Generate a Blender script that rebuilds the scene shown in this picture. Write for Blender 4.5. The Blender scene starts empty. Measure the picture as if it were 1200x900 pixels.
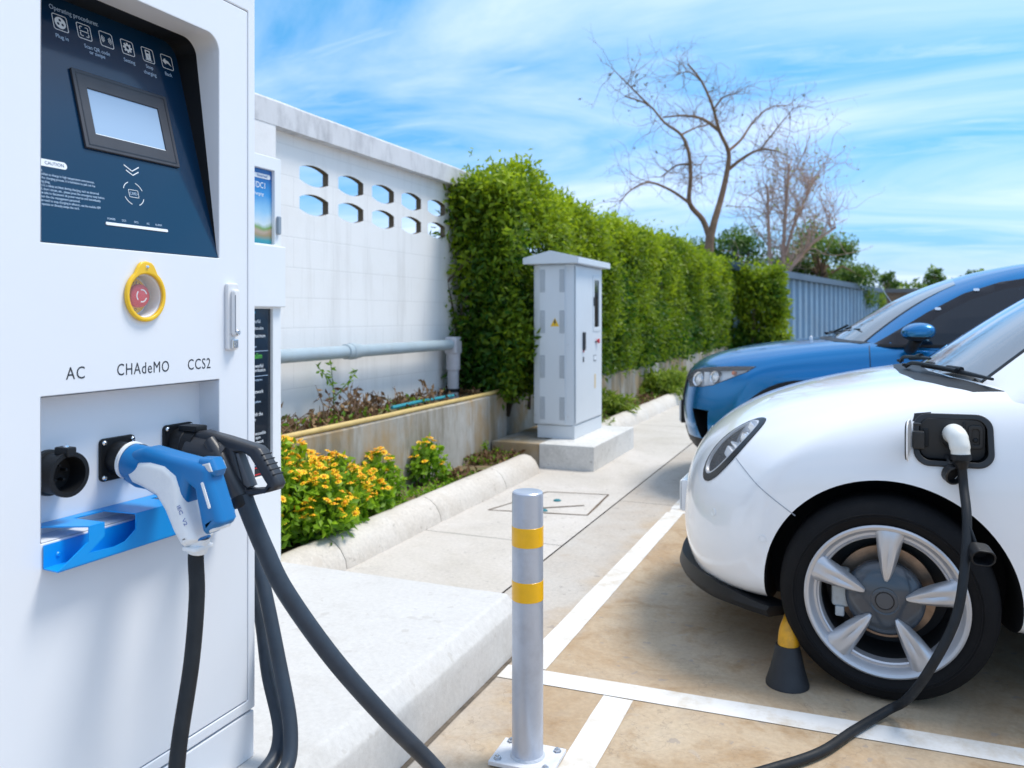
import bpy, bmesh, math, random
import numpy as np
from math import sin, cos, pi, radians
from mathutils import Vector as V, Matrix, noise
from mathutils.bvhtree import BVHTree

S = bpy.context.scene
COL = S.collection
random.seed(7)
RNG = np.random.default_rng(11)

# ------------------------------------------------------------------ objects
def link_mesh(name, me, mat=None, parent=None, loc=None):
    o = bpy.data.objects.new(name, me)
    COL.objects.link(o)
    if mat:
        for m in (mat if isinstance(mat, (list, tuple)) else [mat]):
            me.materials.append(m)
    if parent:
        o.parent = parent
        # parts are modelled in the coordinates given; shift to the parent's origin
        if loc is None:
            o.matrix_parent_inverse = Matrix.Identity(4)
    if loc is not None:
        o.location = loc
    return o

def tag(o, label=None, cat=None, group=None, kind=None):
    if label: o['label'] = label
    if cat: o['category'] = cat
    if group: o['group'] = group
    if kind: o['kind'] = kind
    return o

def thing(name, loc, label, cat, group=None):
    o = bpy.data.objects.new(name, None)
    o.empty_display_size = 0.1
    COL.objects.link(o)
    o.location = loc
    return tag(o, label, cat, group)

def copy_tree(o, parent=None):
    c = o.copy()
    COL.objects.link(c)
    if parent: c.parent = parent
    for ch in [x for x in bpy.data.objects if x.parent == o]:
        copy_tree(ch, c)
    return c

def w2l(o, parent):
    """mesh was modelled in world coordinates: move it into the parent's frame"""
    p = parent
    off = V((0, 0, 0))
    while p:
        off += p.location
        p = p.parent
    o.data.transform(Matrix.Translation(-off))
    return o

def finish(bm, name, mat, parent=None, smooth=True, angle=35, world=True):
    me = bpy.data.meshes.new(name)
    bm.normal_update()
    bm.to_mesh(me); bm.free()
    return finish_me(me, name, mat, parent, smooth, angle, world)

def finish_me(me, name, mat, parent=None, smooth=True, angle=35, world=True):
    if smooth:
        me.shade_smooth()
        me.set_sharp_from_angle(angle=radians(angle))
    o = link_mesh(name, me, mat, parent)
    if parent and world:
        w2l(o, parent)
    if smooth:
        wn = o.modifiers.new('weighted_normal', 'WEIGHTED_NORMAL'); wn.keep_sharp = True; wn.weight = 100
    return o

# ------------------------------------------------------------------ shapes
def add_box(bm, x0, x1, y0, y1, z0, z1, bev=0.0, segs=2):
    r = bmesh.ops.create_cube(bm, size=1)
    vs = r['verts']
    for v in vs:
        v.co = V(((x0+x1)/2 + v.co.x*(x1-x0), (y0+y1)/2 + v.co.y*(y1-y0), (z0+z1)/2 + v.co.z*(z1-z0)))
    if bev > 0:
        es = list({e for v in vs for e in v.link_edges})
        r = bmesh.ops.bevel(bm, geom=es, offset=bev, segments=segs, profile=0.5, affect='EDGES', clamp_overlap=True)
        vs = list({v for f in r['faces'] for v in f.verts} | {v for v in vs if v.is_valid})
    return vs

def box(name, b, mat, parent=None, bev=0.0, segs=2):
    bm = bmesh.new()
    add_box(bm, *b, bev=bev, segs=segs)
    return finish(bm, name, mat, parent)

def smooth_path(pts, n=8):
    pts = [V(p) for p in pts]
    out = []
    for i in range(len(pts)-1):
        p0 = pts[max(i-1, 0)]; p1 = pts[i]; p2 = pts[i+1]; p3 = pts[min(i+2, len(pts)-1)]
        for k in range(n):
            t = k/n
            out.append(0.5*((2*p1) + (p2-p0)*t + (2*p0-5*p1+4*p2-p3)*t*t + (3*p1-p0-3*p2+p3)*t**3))
    out.append(pts[-1])
    return out

def add_tube(bm, pts, rad, segs=12, caps=True, flat=1.0):
    pts = [V(p) for p in pts]
    n = len(pts)
    rads = rad if isinstance(rad, (list, tuple)) else [rad]*n
    t0 = (pts[1]-pts[0]).normalized()
    up = V((0, 0, 1)) if abs(t0.z) < 0.9 else V((1, 0, 0))
    u = t0.cross(up).normalized(); w = u.cross(t0).normalized()
    rings = []
    prev = t0
    for i in range(n):
        t = (pts[min(i+1, n-1)]-pts[max(i-1, 0)])
        t = t.normalized() if t.length > 1e-9 else prev
        q = prev.rotation_difference(t)
        u = q @ u; w = q @ w
        prev = t
        rings.append([bm.verts.new(pts[i] + (u*cos(2*pi*k/segs) + w*sin(2*pi*k/segs)*flat)*rads[i]) for k in range(segs)])
    for a, b in zip(rings, rings[1:]):
        for k in range(segs):
            bm.faces.new((a[k], a[(k+1) % segs], b[(k+1) % segs], b[k]))
    if caps:
        bm.faces.new(list(reversed(rings[0]))); bm.faces.new(rings[-1])

def tube(name, pts, rad, mat, parent=None, segs=14, caps=True, smooth=0, angle=40):
    if smooth:
        if isinstance(rad, (list, tuple)):
            rad = [rad[min(int(k/smooth), len(rad)-1)]*(1-(k/smooth) % 1) + rad[min(int(k/smooth)+1, len(rad)-1)]*((k/smooth) % 1) for k in range((len(pts)-1)*smooth+1)]
        pts = smooth_path(pts, smooth)
    bm = bmesh.new(); add_tube(bm, pts, rad, segs, caps)
    bmesh.ops.recalc_face_normals(bm, faces=bm.faces)
    return finish(bm, name, mat, parent, angle=angle)

def basis(axis, hint=None):
    a = V(axis).normalized()
    h = V(hint) if hint else (V((0, 0, 1)) if abs(a.z) < 0.9 else V((1, 0, 0)))
    u = h.cross(a).normalized(); w = a.cross(u).normalized()
    return a, u, w

def add_lathe(bm, prof, origin, axis, segs=48, closed=False, caps=False):
    """prof: (radius, distance along axis)"""
    a, u, w = basis(axis); o = V(origin)
    rings = []
    for r, h in prof:
        if r < 1e-6:
            rings.append([bm.verts.new(o + a*h)])
        else:
            rings.append([bm.verts.new(o + a*h + (u*cos(2*pi*k/segs) + w*sin(2*pi*k/segs))*r) for k in range(segs)])
    pairs = list(zip(rings, rings[1:]))
    if closed: pairs.append((rings[-1], rings[0]))
    for A, B in pairs:
        for k in range(segs):
            k2 = (k+1) % segs
            if len(A) == 1 and len(B) == 1: continue
            if len(A) == 1: bm.faces.new((A[0], B[k2], B[k]))
            elif len(B) == 1: bm.faces.new((A[k], A[k2], B[0]))
            else: bm.faces.new((A[k], A[k2], B[k2], B[k]))

def lathe(name, prof, origin, axis, mat, parent=None, segs=48, closed=False, angle=35):
    bm = bmesh.new(); add_lathe(bm, prof, origin, axis, segs, closed)
    bmesh.ops.recalc_face_normals(bm, faces=bm.faces)
    return finish(bm, name, mat, parent, angle=angle)

def frame(o, u, v):
    u = V(u).normalized(); n = u.cross(V(v)).normalized(); v = n.cross(u)
    m = Matrix((u, v, n)).transposed().to_4x4(); m.translation = V(o)
    return m

def plate(name, outlines, M, depth, mat, parent=None, bev=0.0, bres=2, angle=35):
    """flat plate with holes (first outline outer, the rest holes or islands): spans n = 0..depth in the frame M"""
    cu = bpy.data.curves.new(name, 'CURVE'); cu.dimensions = '2D'; cu.fill_mode = 'BOTH'
    for ol in outlines:
        sp = cu.splines.new('POLY'); sp.points.add(len(ol)-1)
        for p, q in zip(sp.points, ol): p.co = (q[0], q[1], 0, 1)
        sp.use_cyclic_u = True
    cu.extrude = max(depth/2-bev, 1e-5); cu.bevel_depth = bev; cu.bevel_resolution = bres; cu.offset = -bev
    t = bpy.data.objects.new('tmp', cu); COL.objects.link(t)
    dg = bpy.context.evaluated_depsgraph_get()
    me = bpy.data.meshes.new_from_object(t.evaluated_get(dg))
    bpy.data.objects.remove(t); bpy.data.curves.remove(cu)
    me.name = name
    bm = bmesh.new(); bm.from_mesh(me); bpy.data.meshes.remove(me)
    bmesh.ops.remove_doubles(bm, verts=bm.verts, dist=1e-5)
    for v in bm.verts: v.co = M @ V((v.co.x, v.co.y, v.co.z + depth/2))
    bmesh.ops.recalc_face_normals(bm, faces=bm.faces)
    return finish(bm, name, mat, parent, angle=angle)

def rrect(x0, x1, y0, y1, r=0.0, n=6, rs=None):
    rs = rs or [r]*4           # bl, br, tr, tl
    out = []
    for (cx, cy, a0, rr) in ((x0, y0, pi, rs[0]), (x1, y0, 1.5*pi, rs[1]), (x1, y1, 0, rs[2]), (x0, y1, .5*pi, rs[3])):
        if rr <= 0: out.append((cx, cy)); continue
        ox = cx + (rr if cx == x0 else -rr); oy = cy + (rr if cy == y0 else -rr)
        for k in range(n+1):
            a = a0 + .5*pi*k/n
            out.append((ox + rr*cos(a), oy + rr*sin(a)))
    return out

def circ(x, y, r, n=32, ry=None):
    return [(x + r*cos(2*pi*k/n), y + (ry or r)*sin(2*pi*k/n)) for k in range(n)]

def text(name, body, size, M, mat, parent=None, align='CENTER', ext=0.0003, sx=1.0, shear=0, space=1.0, line=1.0, bold=0.0):
    cu = bpy.data.curves.new(name, 'FONT'); cu.body = body; cu.size = size; cu.align_x = align; cu.align_y = 'CENTER'
    cu.extrude = ext; cu.shear = shear; cu.space_character = space; cu.space_line = line; cu.resolution_u = 3; cu.offset = bold
    t = bpy.data.objects.new('tmp', cu); COL.objects.link(t)
    dg = bpy.context.evaluated_depsgraph_get()
    me = bpy.data.meshes.new_from_object(t.evaluated_get(dg))
    bpy.data.objects.remove(t); bpy.data.curves.remove(cu)
    me.transform(Matrix.Diagonal((sx, 1, 1, 1))); me.transform(M)
    me.name = name
    return finish_me(me, name, mat, parent, smooth=False)

def apply_mods(o):
    dg = bpy.context.evaluated_depsgraph_get()
    me = bpy.data.meshes.new_from_object(o.evaluated_get(dg))
    return me

def cage_mesh(verts, faces, level=3):
    """smooth a control cage with Catmull-Clark"""
    me = bpy.data.meshes.new('cage'); me.from_pydata([tuple(v) for v in verts], [], faces)
    bm = bmesh.new(); bm.from_mesh(me)
    bmesh.ops.remove_doubles(bm, verts=bm.verts, dist=1e-5)
    bmesh.ops.recalc_face_normals(bm, faces=bm.faces)
    bm.to_mesh(me); bm.free()
    t = bpy.data.objects.new('tmp', me); COL.objects.link(t)
    s = t.modifiers.new('s', 'SUBSURF'); s.levels = level; s.render_levels = level
    out = apply_mods(t)
    bpy.data.objects.remove(t); bpy.data.meshes.remove(me)
    return out

def cut(me, cutters):
    t = bpy.data.objects.new('tmp', me); COL.objects.link(t)
    tmp = []
    for c in cutters:
        k = bpy.data.objects.new('cutter', c); COL.objects.link(k); tmp.append(k)
        b = t.modifiers.new('b', 'BOOLEAN'); b.operation = 'DIFFERENCE'; b.object = k; b.solver = 'EXACT'
    out = apply_mods(t)
    for k in tmp + [t]:
        bpy.data.objects.remove(k)
    return out

def prism_mesh(outline, M, depth):
    """closed prism for cutting, n = -depth..+depth"""
    bm = bmesh.new()
    a = [bm.verts.new(M @ V((p[0], p[1], depth))) for p in outline]
    b = [bm.verts.new(M @ V((p[0], p[1], -depth))) for p in outline]
    bm.faces.new(a); bm.faces.new(list(reversed(b)))
    n = len(a)
    for k in range(n): bm.faces.new((a[k], b[k], b[(k+1) % n], a[(k+1) % n]))
    bmesh.ops.recalc_face_normals(bm, faces=bm.faces)
    me = bpy.data.meshes.new('prism'); bm.to_mesh(me); bm.free()
    return me

def bvh_of(me):
    bm = bmesh.new(); bm.from_mesh(me)
    t = BVHTree.FromBMesh(bm); bm.free()
    return t

def patch(name, bvh, outlines, M, mat, parent, off=0.002, thick=0.006, step=0.03, far=3.0, angle=50):
    """a sheet cut to an outline and laid on a curved body: rays run along -n of the frame M"""
    cu = bpy.data.curves.new('p', 'CURVE'); cu.dimensions = '2D'; cu.fill_mode = 'BOTH'
    for ol in outlines:
        sp = cu.splines.new('POLY'); sp.points.add(len(ol)-1)
        for p, q in zip(sp.points, ol): p.co = (q[0], q[1], 0, 1)
        sp.use_cyclic_u = True
    t = bpy.data.objects.new('tmp', cu); COL.objects.link(t)
    me = bpy.data.meshes.new_from_object(t.evaluated_get(bpy.context.evaluated_depsgraph_get()))
    bpy.data.objects.remove(t); bpy.data.curves.remove(cu)
    bm = bmesh.new(); bm.from_mesh(me); bpy.data.meshes.remove(me)
    bmesh.ops.remove_doubles(bm, verts=bm.verts, dist=1e-6)
    xs = [v.co.x for v in bm.verts]; ys = [v.co.y for v in bm.verts]
    for axis, lo, hi in ((0, min(xs), max(xs)), (1, min(ys), max(ys))):
        k = lo + step
        while k < hi:
            co = V((k, 0, 0)) if axis == 0 else V((0, k, 0))
            no = V((1, 0, 0)) if axis == 0 else V((0, 1, 0))
            bmesh.ops.bisect_plane(bm, geom=bm.verts[:]+bm.edges[:]+bm.faces[:], plane_co=co, plane_no=no, dist=1e-6)
            k += step
    R = M.to_3x3(); n = (R @ V((0, 0, 1))).normalized()
    for f in bm.faces:
        if f.normal.z < 0: f.normal_flip()
    bm.normal_update()
    dead = []
    for v in bm.verts:
        p = M @ v.co
        h = bvh.ray_cast(p + n*far, -n, far*2)
        if h[0] is None: dead.append(v); continue
        nn = h[1] if h[1].dot(n) > 0 else -h[1]
        v.co = h[0] + nn*off
    if dead: bmesh.ops.delete(bm, geom=dead, context='VERTS')
    bound = [e for e in bm.edges if e.is_boundary]
    bm.normal_update()
    r = bmesh.ops.extrude_edge_only(bm, edges=bound)
    for g in r['geom']:
        if isinstance(g, bmesh.types.BMVert): g.co -= n*(thick)
    bmesh.ops.recalc_face_normals(bm, faces=bm.faces)
    # outward
    s = sum((f.normal.dot(n)*f.calc_area() for f in bm.faces))
    if s < 0: bmesh.ops.reverse_faces(bm, faces=bm.faces)
    return finish(bm, name, mat, parent, angle=angle, world=False)

def thick_line(pts, w):
    """2D outline of a polyline of width w"""
    L, R = [], []
    n = len(pts)
    for i in range(n):
        a = V(pts[max(i-1, 0)]+(0,)) if len(pts[0]) == 2 else V(pts[max(i-1, 0)])
        b = V(pts[min(i+1, n-1)]+(0,)) if len(pts[0]) == 2 else V(pts[min(i+1, n-1)])
        d = (b-a).normalized(); m = V((-d.y, d.x, 0))*w/2
        p = V((pts[i][0], pts[i][1], 0))
        L.append((p+m)[:2]); R.append((p-m)[:2])
    return L + R[::-1]

# ------------------------------------------------------------------ materials
def nd(nt, t, **kw):
    n = nt.nodes.new(t)
    for k, v in kw.items(): setattr(n, k, v)
    return n

def mat(name, col, rough=0.5, metal=0.0, var=0.0, vscale=8.0, bump=0.0, bscale=60.0, coat=0.0, spec=None,
        trans=0.0, alpha=1.0, emit=None, estr=0.0, dirt=None, dscale=3.0, damt=0.5, rvar=0.0, coatr=0.03, flakes=0.0, stretch=None):
    m = bpy.data.materials.new(name); m.use_nodes = True
    nt = m.node_tree; p = nt.nodes['Principled BSDF']; L = nt.links
    p.inputs['Base Color'].default_value = (*col, 1); p.inputs['Roughness'].default_value = rough
    p.inputs['Metallic'].default_value = metal; p.inputs['Coat Weight'].default_value = coat
    p.inputs['Coat Roughness'].default_value = coatr
    p.inputs['Transmission Weight'].default_value = trans; p.inputs['Alpha'].default_value = alpha
    if spec is not None: p.inputs['Specular IOR Level'].default_value = spec
    if emit: p.inputs['Emission Color'].default_value = (*emit, 1); p.inputs['Emission Strength'].default_value = estr
    tc = nd(nt, 'ShaderNodeTexCoord')
    src = tc.outputs['Object']
    if stretch:
        mp = nd(nt, 'ShaderNodeMapping'); mp.inputs['Scale'].default_value = stretch
        L.new(src, mp.inputs[0]); src = mp.outputs[0]
    cur = None
    if var > 0:
        n = nd(nt, 'ShaderNodeTexNoise'); n.inputs['Scale'].default_value = vscale; n.inputs['Detail'].default_value = 6
        n.inputs['Roughness'].default_value = 0.65
        L.new(src, n.inputs['Vector'])
        mr = nd(nt, 'ShaderNodeMapRange'); mr.inputs['From Min'].default_value = .3; mr.inputs['From Max'].default_value = .7
        mr.inputs['To Min'].default_value = 1-var; mr.inputs['To Max'].default_value = 1+var
        L.new(n.outputs['Fac'], mr.inputs['Value'])
        mx = nd(nt, 'ShaderNodeMix', data_type='RGBA', blend_type='MULTIPLY'); mx.inputs['Factor'].default_value = 1
        mx.inputs[6].default_value = (*col, 1); L.new(mr.outputs[0], mx.inputs[7]); cur = mx.outputs[2]
    if dirt:
        n = nd(nt, 'ShaderNodeTexNoise'); n.inputs['Scale'].default_value = dscale; n.inputs['Detail'].default_value = 8
        n.inputs['Roughness'].default_value = 0.7
        L.new(src, n.inputs['Vector'])
        mr = nd(nt, 'ShaderNodeMapRange'); mr.inputs['From Min'].default_value = .48; mr.inputs['From Max'].default_value = .72
        mr.inputs['To Max'].default_value = damt
        L.new(n.outputs['Fac'], mr.inputs['Value'])
        mx = nd(nt, 'ShaderNodeMix', data_type='RGBA'); L.new(mr.outputs[0], mx.inputs[0])
        if cur: L.new(cur, mx.inputs[6])
        else: mx.inputs[6].default_value = (*col, 1)
        mx.inputs[7].default_value = (*dirt, 1); cur = mx.outputs[2]
    if cur: L.new(cur, p.inputs['Base Color'])
    if rvar > 0:
        n = nd(nt, 'ShaderNodeTexNoise'); n.inputs['Scale'].default_value = vscale*1.7; n.inputs['Detail'].default_value = 4
        L.new(src, n.inputs['Vector'])
        mr = nd(nt, 'ShaderNodeMapRange'); mr.inputs['From Min'].default_value = .3; mr.inputs['From Max'].default_value = .7
        mr.inputs['To Min'].default_value = max(rough-rvar, .02); mr.inputs['To Max'].default_value = rough+rvar
        L.new(n.outputs['Fac'], mr.inputs['Value']); L.new(mr.outputs[0], p.inputs['Roughness'])
    if bump > 0:
        n = nd(nt, 'ShaderNodeTexNoise'); n.inputs['Scale'].default_value = bscale; n.inputs['Detail'].default_value = 5
        L.new(src, n.inputs['Vector'])
        b = nd(nt, 'ShaderNodeBump'); b.inputs['Strength'].default_value = bump; b.inputs['Distance'].default_value = .01
        L.new(n.outputs['Fac'], b.inputs['Height']); L.new(b.outputs[0], p.inputs['Normal'])
    return m

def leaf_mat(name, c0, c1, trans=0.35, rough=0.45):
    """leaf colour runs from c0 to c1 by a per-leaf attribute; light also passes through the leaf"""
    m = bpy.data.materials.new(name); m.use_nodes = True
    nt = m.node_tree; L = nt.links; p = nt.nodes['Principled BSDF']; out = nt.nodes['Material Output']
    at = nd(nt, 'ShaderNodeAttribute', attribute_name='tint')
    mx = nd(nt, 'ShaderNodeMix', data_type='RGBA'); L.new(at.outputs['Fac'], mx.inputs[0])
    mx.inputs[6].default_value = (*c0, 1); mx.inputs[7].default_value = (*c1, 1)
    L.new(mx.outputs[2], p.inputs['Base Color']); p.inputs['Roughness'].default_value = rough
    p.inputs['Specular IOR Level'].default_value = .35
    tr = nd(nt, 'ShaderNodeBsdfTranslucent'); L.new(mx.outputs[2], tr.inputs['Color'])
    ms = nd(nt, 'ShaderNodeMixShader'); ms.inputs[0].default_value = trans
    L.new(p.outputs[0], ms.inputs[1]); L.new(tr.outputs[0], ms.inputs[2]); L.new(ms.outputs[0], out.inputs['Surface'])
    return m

def leaves(name, P, N, size, tint, mat_, parent=None, aspect=0.45, fold=0.25, droop=0.3, world=True):
    """one mesh of many folded leaves. P positions, N outward directions, size per leaf, tint per leaf"""
    n = len(P)
    P = np.asarray(P, float); N = np.asarray(N, float)
    N /= np.linalg.norm(N, axis=1, keepdims=True)+1e-9
    r = RNG.normal(size=(n, 3))
    D = N*0.6 + r*0.75; D[:, 2] -= droop*RNG.random(n)
    D /= np.linalg.norm(D, axis=1, keepdims=True)+1e-9
    side = np.cross(D, N + 0.5*RNG.normal(size=(n, 3))); side /= np.linalg.norm(side, axis=1, keepdims=True)+1e-9
    up = np.cross(side, D)
    s = np.asarray(size)[:, None]
    base = P; tip = P + D*s - up*s*fold*.5
    mid = P + D*s*.45
    a = mid + side*s*aspect*.5 + up*s*fold*.3
    b = mid - side*s*aspect*.5 + up*s*fold*.3
    vs = np.stack([base, a, tip, b], 1).reshape(-1, 3)
    me = bpy.data.meshes.new(name)
    me.vertices.add(4*n); me.vertices.foreach_set('co', vs.ravel().astype(np.float32))
    idx = np.arange(n)[:, None]*4 + np.array([[0, 1, 2, 0, 2, 3]])
    me.loops.add(6*n); me.loops.foreach_set('vertex_index', idx.ravel().astype(np.int32))
    me.polygons.add(2*n); me.polygons.foreach_set('loop_start', (np.arange(2*n)*3).astype(np.int32))
    me.update(calc_edges=True)
    at = me.attributes.new('tint', 'FLOAT', 'POINT'); at.data.foreach_set('value', np.repeat(np.asarray(tint), 4).astype(np.float32))
    me.validate()
    o = link_mesh(name, me, mat_, parent)
    if parent and world: w2l(o, parent)
    return o

def fbm(p, s, o=3):
    return noise.fractal(V(p)*s, 1.0, 2.0, o)
# ------------------------------------------------------------------ render, camera, light
S.render.engine = 'CYCLES'
S.render.resolution_x, S.render.resolution_y = 1024, 768
S.view_settings.view_transform = 'Standard'; S.view_settings.look = 'None'
S.view_settings.gamma = 1; S.view_settings.exposure = 1.19
S.view_settings.use_curve_mapping = False
S.cycles.max_bounces = 8; S.cycles.transparent_max_bounces = 12
S.cycles.use_denoising = True

cam = bpy.data.cameras.new('camera'); co = bpy.data.objects.new('camera', cam); COL.objects.link(co)
co.location = (0, 0, 1.27)
co.rotation_euler = (radians(90), 0, math.atan2(400, 960))
cam.sensor_width = 36; cam.lens = 28.8; cam.shift_y = -80/1200
cam.clip_start = 0.05; cam.clip_end = 2000
cam.dof.use_dof = True; cam.dof.focus_distance = 2.05; cam.dof.aperture_fstop = 4.5
S.camera = co

SUN = V((0.36, 0.24, 0.90)).normalized()      # towards the sun
w = bpy.data.worlds.new('World'); S.world = w; w.use_nodes = True
nt = w.node_tree; L = nt.links
bg = nt.nodes['Background']
sky = nd(nt, 'ShaderNodeTexSky'); sky.sky_type = 'NISHITA'; sky.sun_disc = False
sky.sun_elevation = math.asin(SUN.z); sky.sun_rotation = math.atan2(SUN.x, SUN.y)
sky.air_density = 1.0; sky.dust_density = 0.6; sky.ozone_density = 2.0
tint = nd(nt, 'ShaderNodeMix', data_type='RGBA', blend_type='MULTIPLY'); tint.inputs[0].default_value = 1
gz = nd(nt, 'ShaderNodeTexCoord'); gs = nd(nt, 'ShaderNodeSeparateXYZ'); L.new(gz.outputs['Generated'], gs.inputs[0])
gr_ = nd(nt, 'ShaderNodeValToRGB'); L.new(gs.outputs[2], gr_.inputs[0])
e_ = gr_.color_ramp.elements; e_[0].position = 0.0; e_[0].color = (.33, .47, .74, 1); e_[1].position = .42; e_[1].color = (.40, .98, 1.06, 1)
x_ = e_.new(.16); x_.color = (.37, .70, .98, 1)
L.new(gr_.outputs[0], tint.inputs[7])
L.new(sky.outputs[0], tint.inputs[6])
# thin high cloud, laid out on a plane far above so that the streaks crowd together towards the horizon
tc = nd(nt, 'ShaderNodeTexCoord')
sep = nd(nt, 'ShaderNodeSeparateXYZ'); L.new(tc.outputs['Generated'], sep.inputs[0])
ad = nd(nt, 'ShaderNodeMath', operation='ADD'); ad.inputs[1].default_value = 0.16; L.new(sep.outputs[2], ad.inputs[0])
mxz = nd(nt, 'ShaderNodeMath', operation='MAXIMUM'); mxz.inputs[1].default_value = 0.05; L.new(ad.outputs[0], mxz.inputs[0])
dx = nd(nt, 'ShaderNodeMath', operation='DIVIDE'); L.new(sep.outputs[0], dx.inputs[0]); L.new(mxz.outputs[0], dx.inputs[1])
dy = nd(nt, 'ShaderNodeMath', operation='DIVIDE'); L.new(sep.outputs[1], dy.inputs[0]); L.new(mxz.outputs[0], dy.inputs[1])
cmb = nd(nt, 'ShaderNodeCombineXYZ'); L.new(dx.outputs[0], cmb.inputs[0]); L.new(dy.outputs[0], cmb.inputs[1])
mp = nd(nt, 'ShaderNodeMapping'); mp.inputs['Rotation'].default_value = (0, 0, radians(-38)); mp.inputs['Scale'].default_value = (1.0, 2.1, 1)
mp.inputs['Location'].default_value = (3.3, 1.7, 0)
L.new(cmb.outputs[0], mp.inputs[0])
n1 = nd(nt, 'ShaderNodeTexNoise'); n1.inputs['Scale'].default_value = 0.55; n1.inputs['Detail'].default_value = 9
n1.inputs['Roughness'].default_value = 0.58; n1.inputs['Distortion'].default_value = 0.7
L.new(mp.outputs[0], n1.inputs['Vector'])
n2 = nd(nt, 'ShaderNodeTexNoise'); n2.inputs['Scale'].default_value = 2.6; n2.inputs['Detail'].default_value = 8
n2.inputs['Roughness'].default_value = 0.62; n2.inputs['Distortion'].default_value = 0.5
mp2 = nd(nt, 'ShaderNodeMapping'); mp2.inputs['Rotation'].default_value = (0, 0, radians(-30)); mp2.inputs['Scale'].default_value = (0.7, 2.6, 1)
L.new(cmb.outputs[0], mp2.inputs[0]); L.new(mp2.outputs[0], n2.inputs['Vector'])
r1 = nd(nt, 'ShaderNodeMapRange'); r1.inputs['From Min'].default_value = .36; r1.inputs['From Max'].default_value = .68; L.new(n1.outputs['Fac'], r1.inputs['Value'])
r2 = nd(nt, 'ShaderNodeMapRange'); r2.inputs['From Min'].default_value = .47; r2.inputs['From Max'].default_value = .75; r2.inputs['To Max'].default_value = .55; L.new(n2.outputs['Fac'], r2.inputs['Value'])
am = nd(nt, 'ShaderNodeMath', operation='MAXIMUM'); L.new(r1.outputs[0], am.inputs[0]); L.new(r2.outputs[0], am.inputs[1])
# the veil of cloud is thicker high overhead
hi = nd(nt, 'ShaderNodeMapRange'); hi.interpolation_type = 'SMOOTHSTEP'; hi.inputs['From Min'].default_value = .42; hi.inputs['From Max'].default_value = .80; hi.inputs['To Max'].default_value = .55
L.new(sep.outputs[2], hi.inputs['Value'])
ah = nd(nt, 'ShaderNodeMath', operation='ADD'); L.new(am.outputs[0], ah.inputs[0]); L.new(hi.outputs[0], ah.inputs[1]); ah.use_clamp = True
am2 = nd(nt, 'ShaderNodeMath', operation='MULTIPLY'); L.new(ah.outputs[0], am2.inputs[0]); am2.inputs[1].default_value = 0.80
cl = nd(nt, 'ShaderNodeMix', data_type='RGBA'); L.new(am2.outputs[0], cl.inputs[0]); L.new(tint.outputs[2], cl.inputs[6])
cl.inputs[7].default_value = (5.0, 5.7, 7.2, 1)
L.new(cl.outputs[2], bg.inputs['Color']); bg.inputs['Strength'].default_value = 0.09

sl = bpy.data.lights.new('sun', 'SUN'); so = bpy.data.objects.new('sun', sl); COL.objects.link(so)
sl.energy = 1.5; sl.angle = radians(18); sl.color = (1, .93, .83)
so.rotation_euler = SUN.to_track_quat('Z', 'Y').to_euler(); so.location = (4, 6, 12)

# ------------------------------------------------------------------ common materials
M_ = {}
M_['white_steel'] = mat('white_powder_coat', (.76, .79, .84), .38, var=.015, vscale=2, bump=.02, bscale=400, rvar=.05)
M_['white_steel2'] = mat('white_kiosk_steel', (.76, .78, .80), .4, var=.02, vscale=3)
M_['seam'] = mat('dark_seam', (.10, .12, .15), .6)
M_['black_plastic'] = mat('black_plastic', (.009, .010, .012), .45, bump=.05, bscale=500, spec=.3)
M_['black_gloss'] = mat('black_gloss', (.005, .006, .008), .2, spec=.4)
M_['black_rubber'] = mat('black_rubber', (.013, .016, .020), .55, spec=.3, var=.2, vscale=20, bump=.06, bscale=200, rvar=.1)
M_['cable_blue'] = mat('slate_blue_rubber', (.032, .045, .064), .45, spec=.35, var=.2, vscale=12, rvar=.1, bump=.04, bscale=120)
M_['steel'] = mat('steel', (.55, .57, .60), .3, metal=1, rvar=.08)
M_['chrome'] = mat('chrome', (.75, .77, .80), .12, metal=1)
M_['blue_steel'] = mat('blue_powder_coat', (.002, .29, .76), .36, var=.03, vscale=5)
M_['blue_plastic'] = mat('blue_plastic', (.003, .155, .42), .34, bump=.03, bscale=500)
M_['white_plastic'] = mat('white_plastic', (.82, .83, .84), .40, dirt=(.4, .46, .56), dscale=14, damt=.3)
M_['print_white'] = mat('white_print', (.72, .76, .80), .5)
M_['print_black'] = mat('black_print', (.025, .03, .04), .5)
M_['yellow'] = mat('yellow_plastic', (.85, .52, .012), .35, coat=.2)
M_['red'] = mat('red_plastic', (.55, .03, .05), .35)
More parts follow.
